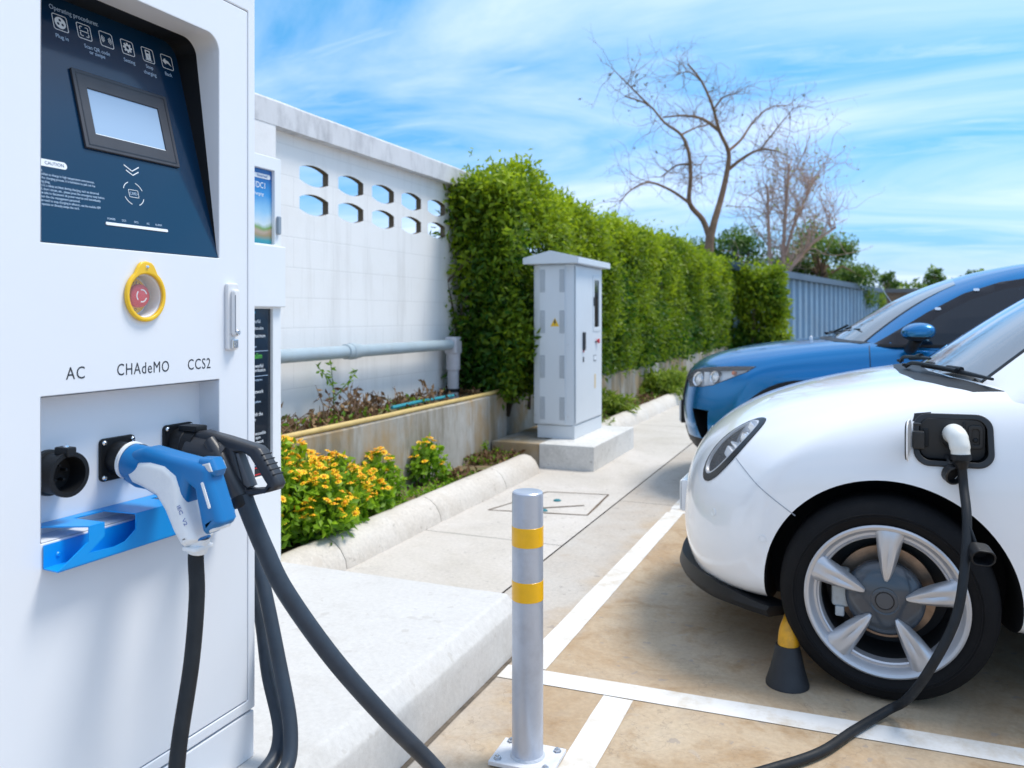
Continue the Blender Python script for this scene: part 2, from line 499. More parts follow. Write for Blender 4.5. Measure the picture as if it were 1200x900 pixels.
# ------------------------------------------------------------------ ground materials
def concrete(name, base, stain, samt, dark, damt, scale=1.0, rough=.8, xmask=None, bump=.12, fine=1.0, cracks=.35):
    m = bpy.data.materials.new(name); m.use_nodes = True
    nt = m.node_tree; L = nt.links; p = nt.nodes['Principled BSDF']
    geo = nd(nt, 'ShaderNodeTexCoord'); src = geo.outputs['Object']
    def noi(s, d=7, r=.65, dist=0.0):
        n = nd(nt, 'ShaderNodeTexNoise'); n.inputs['Scale'].default_value = s; n.inputs['Detail'].default_value = d
        n.inputs['Roughness'].default_value = r; n.inputs['Distortion'].default_value = dist
        L.new(src, n.inputs['Vector']); return n.outputs['Fac']
    def rng(x, a, b, c=0.0, d=1.0):
        r = nd(nt, 'ShaderNodeMapRange'); r.inputs['From Min'].default_value = a; r.inputs['From Max'].default_value = b
        r.inputs['To Min'].default_value = c; r.inputs['To Max'].default_value = d; L.new(x, r.inputs['Value']); return r.outputs[0]
    def mix(f, a, b, bt='MIX'):
        x = nd(nt, 'ShaderNodeMix', data_type='RGBA', blend_type=bt)
        for i, v in ((0, f), (6, a), (7, b)):
            if hasattr(v, 'links'): L.new(v, x.inputs[i])
            elif isinstance(v, (int, float)): x.inputs[i].default_value = v
            else: x.inputs[i].default_value = (*v, 1)
        return x.outputs[2]
    c = mix(rng(noi(1.1*scale, 8, .7, .6), .35, .68, 0, samt), base, stain)
    if xmask:
        # the bay floor is stained brown up to the painted line; the mask follows the paint with a ragged edge
        sep = nd(nt, 'ShaderNodeSeparateXYZ'); L.new(src, sep.inputs[0])
        nn = rng(noi(2.3, 5), .3, .7, -.10, .10)
        ax = nd(nt, 'ShaderNodeMath', operation='ADD'); L.new(sep.outputs[0], ax.inputs[0]); L.new(nn, ax.inputs[1])
        mx = rng(ax.outputs[0], -1.20, -1.0)
        ay = nd(nt, 'ShaderNodeMath', operation='ADD'); L.new(sep.outputs[1], ay.inputs[0]); L.new(nn, ay.inputs[1])
        my = rng(ay.outputs[0], 5.35, 5.6, 1, .35)
        mm = nd(nt, 'ShaderNodeMath', operation='MULTIPLY'); L.new(mx, mm.inputs[0]); L.new(my, mm.inputs[1])
        b1 = mix(rng(noi(1.6, 9, .72, .8), .33, .66), xmask[0], xmask[1])
        b2 = mix(rng(noi(5.0, 8, .7, .4), .52, .70, 0, .7), b1, xmask[2])
        c = mix(mm.outputs[0], c, b2)
    c = mix(rng(noi(3.1*scale, 9, .75), .52, .74, 0, damt), c, dark)
    c = mix(1.0, c, mix(rng(noi(55, 3), .3, .7), (1-.10*fine,)*3, (1+.08*fine,)*3), 'MULTIPLY')
    c = mix(rng(noi(210, 2), .58, .72, 0, .35*fine), c, dark)
    c = mix(rng(noi(17, 3, .5), .665, .69, 0, .55*fine), c, dark)
    c = mix(rng(noi(7, 2, .4, 1.2), .70, .72, 0, .5*fine), c, stain)
    L.new(c, p.inputs['Base Color'])
    L.new(rng(noi(2.2, 6), .3, .7, rough-.18, rough+.08), p.inputs['Roughness'])
    # hairline cracks
    vo = nd(nt, 'ShaderNodeTexVoronoi', feature='DISTANCE_TO_EDGE'); vo.inputs['Scale'].default_value = 1.7
    wv = nd(nt, 'ShaderNodeVectorMath', operation='ADD')
    nz = nd(nt, 'ShaderNodeTexNoise'); nz.inputs['Scale'].default_value = 4; nz.inputs['Detail'].default_value = 6; L.new(src, nz.inputs['Vector'])
    L.new(src, wv.inputs[0]); L.new(nz.outputs['Color'], wv.inputs[1]); L.new(wv.outputs[0], vo.inputs['Vector'])
    crack = rng(vo.outputs['Distance'], 0, .006, 0, 1)
    hide = rng(noi(.8, 2), .5, .56, 0, 1)
    ck = nd(nt, 'ShaderNodeMath', operation='MAXIMUM'); L.new(crack, ck.inputs[0]); L.new(hide, ck.inputs[1])
    c2 = mix(rng(ck.outputs[0], 0, 1, cracks, 0), c, (.12, .10, .085)); L.new(c2, p.inputs['Base Color'])
    b = nd(nt, 'ShaderNodeBump'); b.inputs['Strength'].default_value = bump; b.inputs['Distance'].default_value = .01
    L.new(noi(90, 4), b.inputs['Height']); L.new(b.outputs[0], p.inputs['Normal'])
    return m

M_['lane'] = concrete('pale_concrete', (.60, .56, .52), (.47, .43, .37), .8, (.36, .33, .30), .35, scale=.9)
M_['lot'] = concrete('parking_concrete', (.50, .47, .43), (.42, .35, .28), .8, (.26, .23, .21), .35,
                     xmask=((.37, .25, .14), (.50, .405, .29), (.29, .17, .07)))
M_['slab'] = concrete('slab_concrete', (.585, .575, .56), (.51, .495, .47), .6, (.40, .375, .34), .45, cracks=0.0, scale=1.5, bump=.08, fine=.7)
M_['kerb'] = concrete('kerb_concrete', (.64, .60, .55), (.52, .46, .39), .8, (.33, .29, .24), .45, scale=2)
M_['plinth'] = concrete('plinth_concrete', (.68, .67, .65), (.56, .55, .52), .7, (.30, .29, .27), .5, scale=1.6)
M_['soil'] = mat('soil', (.16, .105, .06), .95, var=.45, vscale=9, bump=.9, bscale=40, dirt=(.14, .20, .05), dscale=2.6, damt=.75)
M_['field'] = mat('field', (.13, .15, .07), .95, var=.3, vscale=.4)
M_['paint'] = mat('road_paint', (.70, .69, .67), .7, var=.06, vscale=12, bump=.08, bscale=90, dirt=(.50, .42, .31), dscale=7, damt=.8)

def sheet(name, quads, z, m, kind='structure', thick=0):
    bm = bmesh.new()
    for (x0, x1, y0, y1) in quads:
        nx = max(1, int((x1-x0)/4)); ny = max(1, int((y1-y0)/4))
        vs = [bm.verts.new((x, y, z)) for x, y in ((x0, y0), (x1, y0), (x1, y1), (x0, y1))]
        bm.faces.new(vs)
    o = finish(bm, name, m, smooth=False); o['kind'] = kind
    return o

sheet('ground', [(-400, 400, -400, 700)], -.03, M_['field'])
# concrete lane beside the kerb, a saw-cut gap, then the parking floor
sheet('concrete_base', [(-2.7, 40, -12, 52)], -.016, mat('joint_filler', (.10, .085, .07), .9))
sheet('concrete_lane', [(-2.6, -1.488, -12, 4.28), (-2.6, -1.488, 4.286, 9.4), (-2.6, -1.488, 9.407, 50)], 0, M_['lane'])
sheet('parking_floor', [(-1.478, 38, -12, 1.0), (-1.478, 38, 1.006, 5.47), (-1.478, 38, 5.476, 10.6), (-1.478, 38, 10.607, 50)], 0, M_['lot'])

# painted lines: slightly wavering edges
def paint_strip(bm, a, b, w, z=.002, seed=0):
    a = V((*a, z)); b = V((*b, z)); d = (b-a); n = max(2, int(d.length/.15)); t = d.normalized(); s = V((-t.y, t.x, 0))
    prev = None
    for k in range(n+1):
        p = a + d*k/n
        j1 = noise.noise(V((k*.5, seed, 0)))*.004; j2 = noise.noise(V((k*.5, seed+9, 0)))*.004
        r = (bm.verts.new(p + s*(w/2+j1)), bm.verts.new(p - s*(w/2+j2)))
        if prev: bm.faces.new((prev[1], r[1], r[0], prev[0]))
        prev = r
bm = bmesh.new()
paint_strip(bm, (-1.07, 2.757), (-1.06, 5.27), .105, seed=1)
paint_strip(bm, (-1.16, 2.69), (4.4, 2.86), .107, z=.0024, seed=2)
paint_strip(bm, (-.72, 2.645), (-.70, -.6), .100, seed=3)
paint_strip(bm, (-1.10, 5.32), (4.4, 5.45), .10, z=.0024, seed=4)
paint_strip(bm, (-1.06, 5.38), (-1.05, 7.9), .10, seed=5)
paint_strip(bm, (-1.1, 7.95), (4.4, 8.08), .10, z=.0024, seed=6)
paint_strip(bm, (-1.06, 8.02), (-1.05, 10.5), .10, seed=7)
o = finish(bm, 'painted_lines', M_['paint'], smooth=False); o['kind'] = 'structure'

# raised slab under the chargers, with a worn round edge
bm = bmesh.new()
prof = [(-1.172, -.01), (-1.176, .06), (-1.180, .12), (-1.184, .148), (-1.190, .157), (-1.222, .193), (-1.232, .199), (-1.245, .2), (-1.5, .2), (-3.2, .2)]
rows = []
ys = [-6 + k*.12 for k in range(75)] + [2.90]
for y in ys:
    rows.append([bm.verts.new((x + noise.noise(V((y*1.7, z*8, 1)))*.004*(1 if z < .19 else .3), y, z + (noise.noise(V((y*1.3, x*3, 7)))*.0025 if z > .1 else 0))) for x, z in prof])
for a, b in zip(rows, rows[1:]):
    for k in range(len(prof)-1): bm.faces.new((a[k], b[k], b[k+1], a[k+1]))
# far edge of the slab
end = rows[-1]; low = [bm.verts.new((v.co.x + .0, 2.925, -.01)) for v in end]
lip = [bm.verts.new((v.co.x, 2.922, max(v.co.z-.02, -.01))) for v in end]
for k in range(len(prof)-1):
    bm.faces.new((end[k], lip[k], lip[k+1], end[k+1])); bm.faces.new((lip[k], low[k], low[k+1], lip[k+1]))
bmesh.ops.recalc_face_normals(bm, faces=bm.faces)
o = finish(bm, 'pavement_slab', M_['slab'], angle=28); o['kind'] = 'structure'
# dark joint where the slab meets the floor
bm = bmesh.new(); paint_strip(bm, (-1.163, -6), (-1.168, 2.93), .022, z=.003, seed=11)
o = finish(bm, 'joint_strip', mat('joint_dirt', (.13, .105, .08), .95, var=.5, vscale=14), smooth=False); o['kind'] = 'structure'

# rolled kerb, cast in lengths
def kerb_run(bm, y0, y1, seg=1.02):
    prof = [(-2.335, 0), (-2.345, .05), (-2.372, .10), (-2.415, .135), (-2.465, .148), (-2.515, .135), (-2.55, .09), (-2.555, 0)]
    y = y0
    while y < y1-.05:
        e = min(y+seg, y1)
        ys = [y+.003, y+.02] + [y + (e-y)*k/8 for k in range(1, 8)] + [e-.02, e-.003]
        rows = []
        for q in ys:
            ins = .006 if q in (ys[0], ys[-1]) else 0
            dx = .012*noise.noise(V((q*.6, 3, 0)))+(.006*max(0, q-8))
            rows.append([bm.verts.new((x + dx + (ins if x > -2.45 else -ins)*-1 + noise.noise(V((q*5, z*30, 2)))*.003, q, max(0, z - ins + noise.noise(V((q*4, x*20, 5)))*.003))) for x, z in prof])
        for a, b in zip(rows, rows[1:]):
            for k in range(len(prof)-1): bm.faces.new((a[k], b[k], b[k+1], a[k+1]))
        bm.faces.new(rows[0]); bm.faces.new(rows[-1][::-1])
        y = e
bm = bmesh.new()
kerb_run(bm, 2.45, 6.2); kerb_run(bm, 7.80, 24)
bmesh.ops.recalc_face_normals(bm, faces=bm.faces)
o = finish(bm, 'kerb', M_['kerb'], angle=50); o['kind'] = 'structure'

# flower bed between kerb and planter wall; planter soil behind the wall
def soil_sheet(name, x0, x1, y0, y1, z, amp, step=.08):
    nx = max(2, int((x1-x0)/step)); ny = max(2, int((y1-y0)/step))
    bm = bmesh.new(); g = []
    for i in range(nx+1):
        g.append([bm.verts.new((x0+(x1-x0)*i/nx, y0+(y1-y0)*j/ny, z + amp*fbm((x0+(x1-x0)*i/nx, y0+(y1-y0)*j/ny, 0), 4, 4))) for j in range(ny+1)])
    for i in range(nx):
        for j in range(ny): bm.faces.new((g[i][j], g[i+1][j], g[i+1][j+1], g[i][j+1]))
    o = finish(bm, name, M_['soil']); o['kind'] = 'structure'; return o
soil_sheet('flower_bed_soil', -2.90, -2.50, 2.5, 6.45, .085, .03)
soil_sheet('flower_bed_soil', -2.90, -2.42, 7.7, 22, .085, .03, .12)
soil_sheet('planter_soil', -3.42, -2.98, 1.5, 6.9, .55, .05)

# access hatch let into the lane: a thin frame groove and two teal lifting eyes
t = thing('access_hatch', (-1.88, 5.25, .002), 'faint concrete access hatch flush with the lane between kerb and cabinet plinth', 'hatch')
hm = mat('hatch_groove', (.13, .09, .06), .9, var=.4, vscale=9)
ol = [(-2.20, 4.88), (-2.03, 5.55), (-1.60, 5.62), (-1.56, 4.99)]
cx = sum(p[0] for p in ol)/4; cy = sum(p[1] for p in ol)/4
bm = bmesh.new()
for a, b in zip(ol, ol[1:]+ol[:1]): paint_strip(bm, a, b, .012, z=.0035, seed=a[0])
paint_strip(bm, (-1.98, 5.0), (-1.66, 5.24), .016, z=.0038, seed=4)
finish(bm, 'groove', hm, t, smooth=False)
teal = mat('teal_plastic', (.005, .16, .20), .5)
for (x, y) in ((-1.875, 5.306), (-1.86, 5.0)):
    lathe('lifting_eye', [(0, .009), (.018, .008), (.026, .003), (.027, 0)], (x, y, .002), (0, 0, 1), teal, t, 20)
# ------------------------------------------------------------------ perforated boundary wall
def wall_mat():
    m = bpy.data.materials.new('white_painted_block'); m.use_nodes = True
    nt = m.node_tree; L = nt.links; p = nt.nodes['Principled BSDF']
    tc = nd(nt, 'ShaderNodeTexCoord'); sp = nd(nt, 'ShaderNodeSeparateXYZ'); L.new(tc.outputs['Object'], sp.inputs[0])
    cb = nd(nt, 'ShaderNodeCombineXYZ'); L.new(sp.outputs[1], cb.inputs[0]); L.new(sp.outputs[2], cb.inputs[1])
    br = nd(nt, 'ShaderNodeTexBrick'); L.new(cb.outputs[0], br.inputs['Vector']); br.inputs['Scale'].default_value = 1
    br.inputs['Brick Width'].default_value = .442; br.inputs['Row Height'].default_value = .198; br.inputs['Mortar Size'].default_value = .005
    br.inputs['Mortar Smooth'].default_value = .4
    n = nd(nt, 'ShaderNodeTexNoise'); n.inputs['Scale'].default_value = 2.2; n.inputs['Detail'].default_value = 8; n.inputs['Roughness'].default_value = .7
    L.new(tc.outputs['Object'], n.inputs['Vector'])
    r = nd(nt, 'ShaderNodeMapRange'); r.inputs['From Min'].default_value = .5; r.inputs['From Max'].default_value = .75; r.inputs['To Max'].default_value = .3
    L.new(n.outputs['Fac'], r.inputs['Value'])
    c1 = nd(nt, 'ShaderNodeMix', data_type='RGBA'); c1.inputs[6].default_value = (.80, .79, .78, 1); c1.inputs[7].default_value = (.68, .65, .61, 1)
    L.new(r.outputs[0], c1.inputs[0])
    ms = nd(nt, 'ShaderNodeMapping'); ms.inputs['Scale'].default_value = (1, 1, .10); L.new(tc.outputs['Object'], ms.inputs[0])
    ns = nd(nt, 'ShaderNodeTexNoise'); ns.inputs['Scale'].default_value = 5; ns.inputs['Detail'].default_value = 7; ns.inputs['Roughness'].default_value = .7; L.new(ms.outputs[0], ns.inputs['Vector'])
    rs_ = nd(nt, 'ShaderNodeMapRange'); rs_.inputs['From Min'].default_value = .52; rs_.inputs['From Max'].default_value = .72; rs_.inputs['To Max'].default_value = .38; L.new(ns.outputs['Fac'], rs_.inputs['Value'])
    c3 = nd(nt, 'ShaderNodeMix', data_type='RGBA'); L.new(rs_.outputs[0], c3.inputs[0]); L.new(c1.outputs[2], c3.inputs[6]); c3.inputs[7].default_value = (.50, .475, .45, 1); c1 = c3
    mr = nd(nt, 'ShaderNodeMath', operation='MULTIPLY'); mr.inputs[1].default_value = .16; L.new(br.outputs['Fac'], mr.inputs[0])
    c2 = nd(nt, 'ShaderNodeMix', data_type='RGBA'); L.new(mr.outputs[0], c2.inputs[0]); L.new(c1.outputs[2], c2.inputs[6]); c2.inputs[7].default_value = (.42, .41, .40, 1)
    L.new(c2.outputs[2], p.inputs['Base Color']); p.inputs['Roughness'].default_value = .8
    b = nd(nt, 'ShaderNodeBump'); b.inputs['Strength'].default_value = .22; b.inputs['Distance'].default_value = .004; b.invert = True
    L.new(br.outputs['Fac'], b.inputs['Height'])
    n2 = nd(nt, 'ShaderNodeTexNoise'); n2.inputs['Scale'].default_value = 60; L.new(tc.outputs['Object'], n2.inputs['Vector'])
    b2 = nd(nt, 'ShaderNodeBump'); b2.inputs['Strength'].default_value = .15; b2.inputs['Distance'].default_value = .004
    L.new(n2.outputs['Fac'], b2.inputs['Height']); L.new(b.outputs[0], b2.inputs['Normal']); L.new(b2.outputs[0], p.inputs['Normal'])
    return m
M_['block'] = wall_mat()
M_['render_white'] = mat('white_render', (.77, .76, .76), .8, var=.04, vscale=3, bump=.1, bscale=70, dirt=(.52, .51, .50), dscale=4, damt=.35)
M_['beam'] = mat('weathered_coping', (.62, .62, .64), .85, var=.06, vscale=5, bump=.12, bscale=60, dirt=(.27, .27, .29), dscale=5.5, damt=.75, stretch=(1, 1, .45))
bw = thing('boundary_wall', (-3.40, 5.5, 0), 'white painted block wall with two rows of ventilation openings behind the planter', 'wall')
# a wall panel in the plane x = -3.38; 2D frame: u = +y, v = +z, n = +x
Mw = frame((-3.428, 0, 0), (0, 1, 0), (0, 0, 1))
holes = []
for r_, (zb, zt) in enumerate(((2.148, 2.283), (1.952, 2.087))):
    for k in range(5):
        y0 = 4.459 + k*.4425; y1 = y0+.322
        w_ = y1-y0; zm = (zb+zt)/2; hs = .040; bl = .030
        holes.append([(y0+w_*q/10, zm-hs-bl*(1-(2*q/10-1)**2)) for q in range(11)] + [(y1-w_*q/10, zm+hs+bl*(1-(2*q/10-1)**2)) for q in range(11)])
plate('block_panel', [[(4.10, .1), (6.95, .1), (6.95, 2.47), (4.10, 2.47)]] + holes, Mw, .048, M_['block'], bw)
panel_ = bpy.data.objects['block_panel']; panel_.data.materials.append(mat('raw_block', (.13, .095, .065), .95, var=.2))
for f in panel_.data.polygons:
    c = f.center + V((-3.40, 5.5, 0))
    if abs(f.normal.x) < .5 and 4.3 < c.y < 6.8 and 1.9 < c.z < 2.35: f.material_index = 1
box('block_panel', (-3.47, -3.38, -1.4, 3.90, .1, 2.47), M_['block'], bw)
for y0, y1 in ((3.88, 4.125), (6.93, 7.16), (-1.65, -1.38)):
    box('pilaster', (-3.52, -3.302, y0, y1, .1, 2.452), M_['render_white'], bw, bev=.006)
bm = bmesh.new()
ys = [-1.7 + k*.15 for k in range(60)]
ys = [y for y in ys if y < 7.1] + [7.18]
rows = []
for y in ys:
    j = lambda a: noise.noise(V((y*3, a, 0)))*.004
    rows.append([bm.verts.new(c) for c in ((-3.299, y, 2.448+j(1)), (-3.299+j(5), y, 2.595+j(2)), (-3.31, y, 2.608+j(2)), (-3.53, y, 2.608+j(3)), (-3.53, y, 2.448))])
for a, b in zip(rows, rows[1:]):
    for k in range(5): bm.faces.new((a[k], b[k], b[(k+1) % 5], a[(k+1) % 5]))
bm.faces.new(rows[0]); bm.faces.new(rows[-1][::-1]); bmesh.ops.recalc_face_normals(bm, faces=bm.faces)
finish(bm, 'coping_beam', M_['beam'], bw)

# ------------------------------------------------------------------ planter retaining wall
def stained(name):
    m = bpy.data.materials.new(name); m.use_nodes = True
    nt = m.node_tree; L = nt.links; p = nt.nodes['Principled BSDF']
    tc = nd(nt, 'ShaderNodeTexCoord')
    def noi(s, st=(1, 1, 1), d=8, r=.7, loc=0):
        mp = nd(nt, 'ShaderNodeMapping'); mp.inputs['Scale'].default_value = st; mp.inputs['Location'].default_value = (loc, loc, loc); L.new(tc.outputs['Object'], mp.inputs[0])
        n = nd(nt, 'ShaderNodeTexNoise'); n.inputs['Scale'].default_value = s; n.inputs['Detail'].default_value = d; n.inputs['Roughness'].default_value = r
        L.new(mp.outputs[0], n.inputs['Vector']); return n.outputs['Fac']
    def rng(x, a, b, c=0., d=1.):
        q = nd(nt, 'ShaderNodeMapRange'); q.inputs['From Min'].default_value = a; q.inputs['From Max'].default_value = b; q.inputs['To Min'].default_value = c; q.inputs['To Max'].default_value = d
        L.new(x, q.inputs['Value']); return q.outputs[0]
    def mix(f, a, b):
        x = nd(nt, 'ShaderNodeMix', data_type='RGBA'); L.new(f, x.inputs[0])
        for i, v in ((6, a), (7, b)):
            if hasattr(v, 'links'): L.new(v, x.inputs[i])
            else: x.inputs[i].default_value = (*v, 1)
        return x.outputs[2]
    c = mix(rng(noi(2, (1, 1, .8)), .35, .65), (.31, .295, .26), (.43, .415, .385))
    c = mix(rng(noi(4.5, (1, 1, .18), 8, .7, 3), .46, .62, 0, .9), c, (.20, .165, .11))   # run-off streaks
    c = mix(rng(noi(1.5, (1, 1, .7), 6, .6, 8), .48, .60, 0, .75), c, (.36, .235, .10))      # rust-coloured damp
    c = mix(rng(noi(6, (1, 1, .25), 8, .7, 5), .56, .7, 0, .6), c, (.52, .52, .51))
    c = mix(rng(noi(3.4, (1, 1, .4), 8, .75, 14), .58, .72, 0, .7), c, (.16, .15, .13))
    L.new(c, p.inputs['Base Color']); p.inputs['Roughness'].default_value = .85
    b = nd(nt, 'ShaderNodeBump'); b.inputs['Strength'].default_value = .3; b.inputs['Distance'].default_value = .006
    L.new(noi(30), b.inputs['Height']); L.new(b.outputs[0], p.inputs['Normal'])
    return m
M_['stained'] = stained('stained_concrete')
def low_wall(name, y0, y1, x, zt, label, th=.11):
    t = thing(name, (x, y0, 0), label, 'wall')
    bm = bmesh.new(); n = max(2, int((y1-y0)/.2)); rows = []
    for k in range(n+1):
        y = y0+(y1-y0)*k/n; j = lambda a: noise.noise(V((y*2, a, 0)))*.006
        rows.append([bm.verts.new(c) for c in ((x, y, 0), (x+j(1), y, zt-.012+j(2)), (x-.012, y, zt+j(2)), (x-th, y, zt+j(3)), (x-th, y, 0))])
    for a, b in zip(rows, rows[1:]):
        for k in range(5): bm.faces.new((a[k], b[k], b[(k+1) % 5], a[(k+1) % 5]))
    bm.faces.new(rows[0]); bm.faces.new(rows[-1][::-1]); bmesh.ops.recalc_face_normals(bm, faces=bm.faces)
    finish(bm, 'wall', M_['stained'], t)
    return t
low_wall('planter_wall', 1.0, 6.78, -2.88, .58, 'stained low concrete planter wall in front of the white block wall')
t = low_wall('planter_wall', 7.95, 21.6, -2.86, .52, 'low concrete planter wall under the long hedge beyond the cabinet')
# jointed panels on the far length, and the set-back length behind the cabinet
bm = bmesh.new()
for y in (9.1, 10.6, 12.2, 13.9, 15.7, 17.6, 19.6): add_box(bm, -2.866, -2.8585, y, y+.018, .03, .515)
finish(bm, 'joint', mat('wall_joint', (.14, .13, .115), .9), t)
low_wall('planter_wall', 6.783, 7.947, -3.02, .55, 'shadowed set-back length of planter wall behind the electrical cabinet')

# yellow hose lying on the planter wall
M_['hose'] = mat('yellow_hose', (.58, .42, .16), .5, var=.15, vscale=9)
t = thing('garden_hose', (-2.92, 4, .59), 'pale yellow hose lying along the top of the planter wall', 'hose')
tube('hose', [(-2.90-.012*noise.noise(V((y, 0, 0))), y, .598+.004*noise.noise(V((y*2, 4, 0)))) for y in [2.2+.25*k for k in range(18)]] + [(-2.92, 6.72, .60)], .017, M_['hose'], t, 10, smooth=3)

# ------------------------------------------------------------------ drain pipe
M_['pvc'] = mat('blue_grey_pvc', (.36, .44, .49), .4, var=.08, vscale=5, rvar=.08, dirt=(.30, .31, .30), dscale=4, damt=.4)
M_['pvc2'] = mat('grey_pvc', (.46, .46, .49), .5, var=.12, vscale=9, dirt=(.42, .36, .38), dscale=8, damt=.5)
dp = thing('drain_pipe', (-3.25, 6.47, .56), 'blue grey plastic drain pipe running along the white wall with a coupling and downturned end', 'pipe')
tube('pipe', [(-3.255, 1.0, 1.022), (-3.255, 4.0, 1.02), (-3.255, 6.44, 1.018)], .045, M_['pvc'], dp, 24)
lathe('coupling', [(.046, 0), (.053, .004), (.053, .055), (.058, .06), (.058, .115), (.052, .12), (.052, .17), (.046, .175)], (-3.255, 4.80, 1.02), (0, 1, 0), M_['pvc'], dp, 28)
bm = bmesh.new()
add_box(bm, -3.315, -3.195, 6.40, 6.53, .93, 1.085, bev=.022, segs=3)
add_tube(bm, [(-3.255, 6.465, .95), (-3.255, 6.465, .80), (-3.255, 6.465, .79)], [.062, .062, .055], 24)
finish(bm, 'elbow', M_['pvc2'], dp)
tube('downpipe', [(-3.255, 6.465, .82), (-3.255, 6.465, .5)], .050, M_['pvc2'], dp, 24)
lathe('pipe_clip', [(.051, 0), (.056, .0), (.056, .03), (.051, .03)], (-3.255, 6.465, .60), (0, 0, 1), M_['black_plastic'], dp, 24)
# ------------------------------------------------------------------ main charger: front in the plane x = FX, facing +x
FX = -1.345
def YZ(x): return frame((x, 0, 0), (0, 1, 0), (0, 0, 1))      # 2D (y, z), thickness grows towards +x
ch = thing('charging_station', (-1.69, 1.215, .2), 'large white fast charger cabinet with navy operating panel and connector niche, nearest the camera', 'charger', 'charging stations on the slab')
WS = M_['white_steel']
Y0, Y1 = .829, 1.601
box('cabinet_body', (-2.08, -1.532, Y0, Y1, .318, 2.12), WS, ch, bev=.006)
plate('cabinet_body', [rrect(Y0, Y1, .318, 2.12, .004), rrect(.854, 1.5765, .343, 2.003, .003)], YZ(-1.53), .185, WS, ch, bev=.003)
box('base_plinth', (-2.07, FX+.0, Y0+.004, Y1-.003, .2, .313), WS, ch, bev=.004)
box('base_gap', (-2.06, FX-.008, Y0+.008, Y1-.008, .310, .320), M_['seam'], ch)
box('top_cap', (-2.11, FX+.03, Y0-.02, Y1+.02, 2.125, 2.17), WS, ch, bev=.01)
OPEN = rrect(1.031, 1.479, 1.402, 1.912, rs=[.002, .002, .038, .038], n=8)
NICHE = rrect(1.031, 1.479, .860, 1.124, .002, 3)
ESTOP = circ(1.262, 1.311, .042, 40)
plate('door', [rrect(.857, 1.5735, .346, 2.0, .003), OPEN, NICHE, ESTOP], YZ(FX-.022), .022, WS, ch, bev=.0022)
box('door_backing', (-1.528, -1.50, .84, 1.59, .33, 2.01), M_['seam'], ch)
# screen reveal: a white outer half and a black gasket half, both running back to the tilted panel
OPEN2 = rrect(1.0325, 1.4775, 1.4035, 1.9105, rs=[.002, .002, .0365, .0365], n=8)
def panx(z): return -1.347 + (z-1.403)*(-.255/.967)
def reveal(name, f0, f1, m):
    bm = bmesh.new(); A, B = [], []
    for (y, z) in OPEN2:
        xp = min(panx(z)-.004, FX-.004)
        A.append(bm.verts.new((FX-.0015 + (xp-FX)*f0, y, z))); B.append(bm.verts.new((FX-.0015 + (xp-FX)*f1, y, z)))
    n = len(A)
    for k in range(n): bm.faces.new((A[k], B[k], B[(k+1) % n], A[(k+1) % n]))
    return finish(bm, name, m, ch)
reveal('screen_reveal', 0, .5, WS); reveal('screen_gasket', .5, 1.15, mat('gasket_black', (.007, .008, .01), .5))
MP = frame((-1.347, 0, 1.403), (0, 1, 0), (-.255, 0, .967))
def MPo(d): return frame(V((-1.347, 0, 1.403)) + V((.967, 0, .255))*d, (0, 1, 0), (-.255, 0, .967))
navy = mat('navy_acrylic', (.0025, .025, .066), .16, coat=.25, spec=.5, coatr=.06)
pan = plate('operating_panel', [rrect(1.026, 1.485, .0, .5275, rs=[.001, .001, .036, .036], n=8)], MPo(-.004), .004, navy, ch)
PW = M_['print_white']; pr = mat('pale_blue_print', (.42, .55, .72), .5)
D1 = .0003
plate('display_bezel', [rrect(1.1665, 1.410, .2045, .373, .002, 3), rrect(1.196, 1.379, .2385, .337, .001, 3)], MPo(.0), .006, mat('bezel_grey', (.045, .047, .058), .45, var=.1, vscale=20), pan, bev=.0015)
plate('display_bezel_step', [rrect(1.174, 1.4025, .211, .3665), rrect(1.1765, 1.400, .2135, .364)], MPo(.0059), .0006, mat('bezel_edge', (.02, .02, .026), .3), pan)
plate('display_screen', [rrect(1.1965, 1.3785, .239, .3365)], MPo(.001), .002, mat('idle_screen', (.30, .42, .58), .25, emit=(.30, .47, .74), estr=.05), pan)
plate('display_film', [rrect(1.1965, 1.3785, .239, .2405)], MPo(.0035), .0004, mat('film_edge', (.8, .85, .9), .4), pan)
def tx(body, y, b, size, sx=.92, m=None, al='CENTER', space=1.0, line=1.0, name='lettering'):
    M = MPo(D1) @ Matrix.Translation((y, b, 0)); return text(name, body, size, M, m or pr, pan, al, .0002, sx, space=space, line=line)
tx('Operating procedures:', 1.147, .4985, .0150, .83, al='LEFT')
tx('Plug in', 1.1645, .437, .0125, .9); tx('Scan QR code', 1.2465, .4362, .0125, .87); tx('or swipe', 1.2445, .4255, .0125, .88)
tx('Setting', 1.329, .4365, .0125, .88); tx('Stop', 1.385, .4394, .0125, .9); tx('charging', 1.3828, .4240, .0125, .85); tx('Back', 1.4397, .4378, .0125, .9)
IC = [1.1663, 1.2217, 1.2761, 1.3312, 1.3873, 1.4428]
def ic(ol, name='icon', m=None): return plate(name, ol, MPo(D1), .0004, m or PW, pan)
for c in IC:
    ic([rrect(c-.0170, c+.0170, .4512, .4862, .005, 5), rrect(c-.0155, c+.0155, .4527, .4847, .004, 5)], 'icon_frame')
B0 = .4687
c = IC[0]; ic([circ(c, B0, .0125)] + [circ(c+.0058*cos(a), B0+.0058*sin(a), .0030, 16) for a in (pi/2, pi*7/6, pi*11/6)])
c = IC[1]
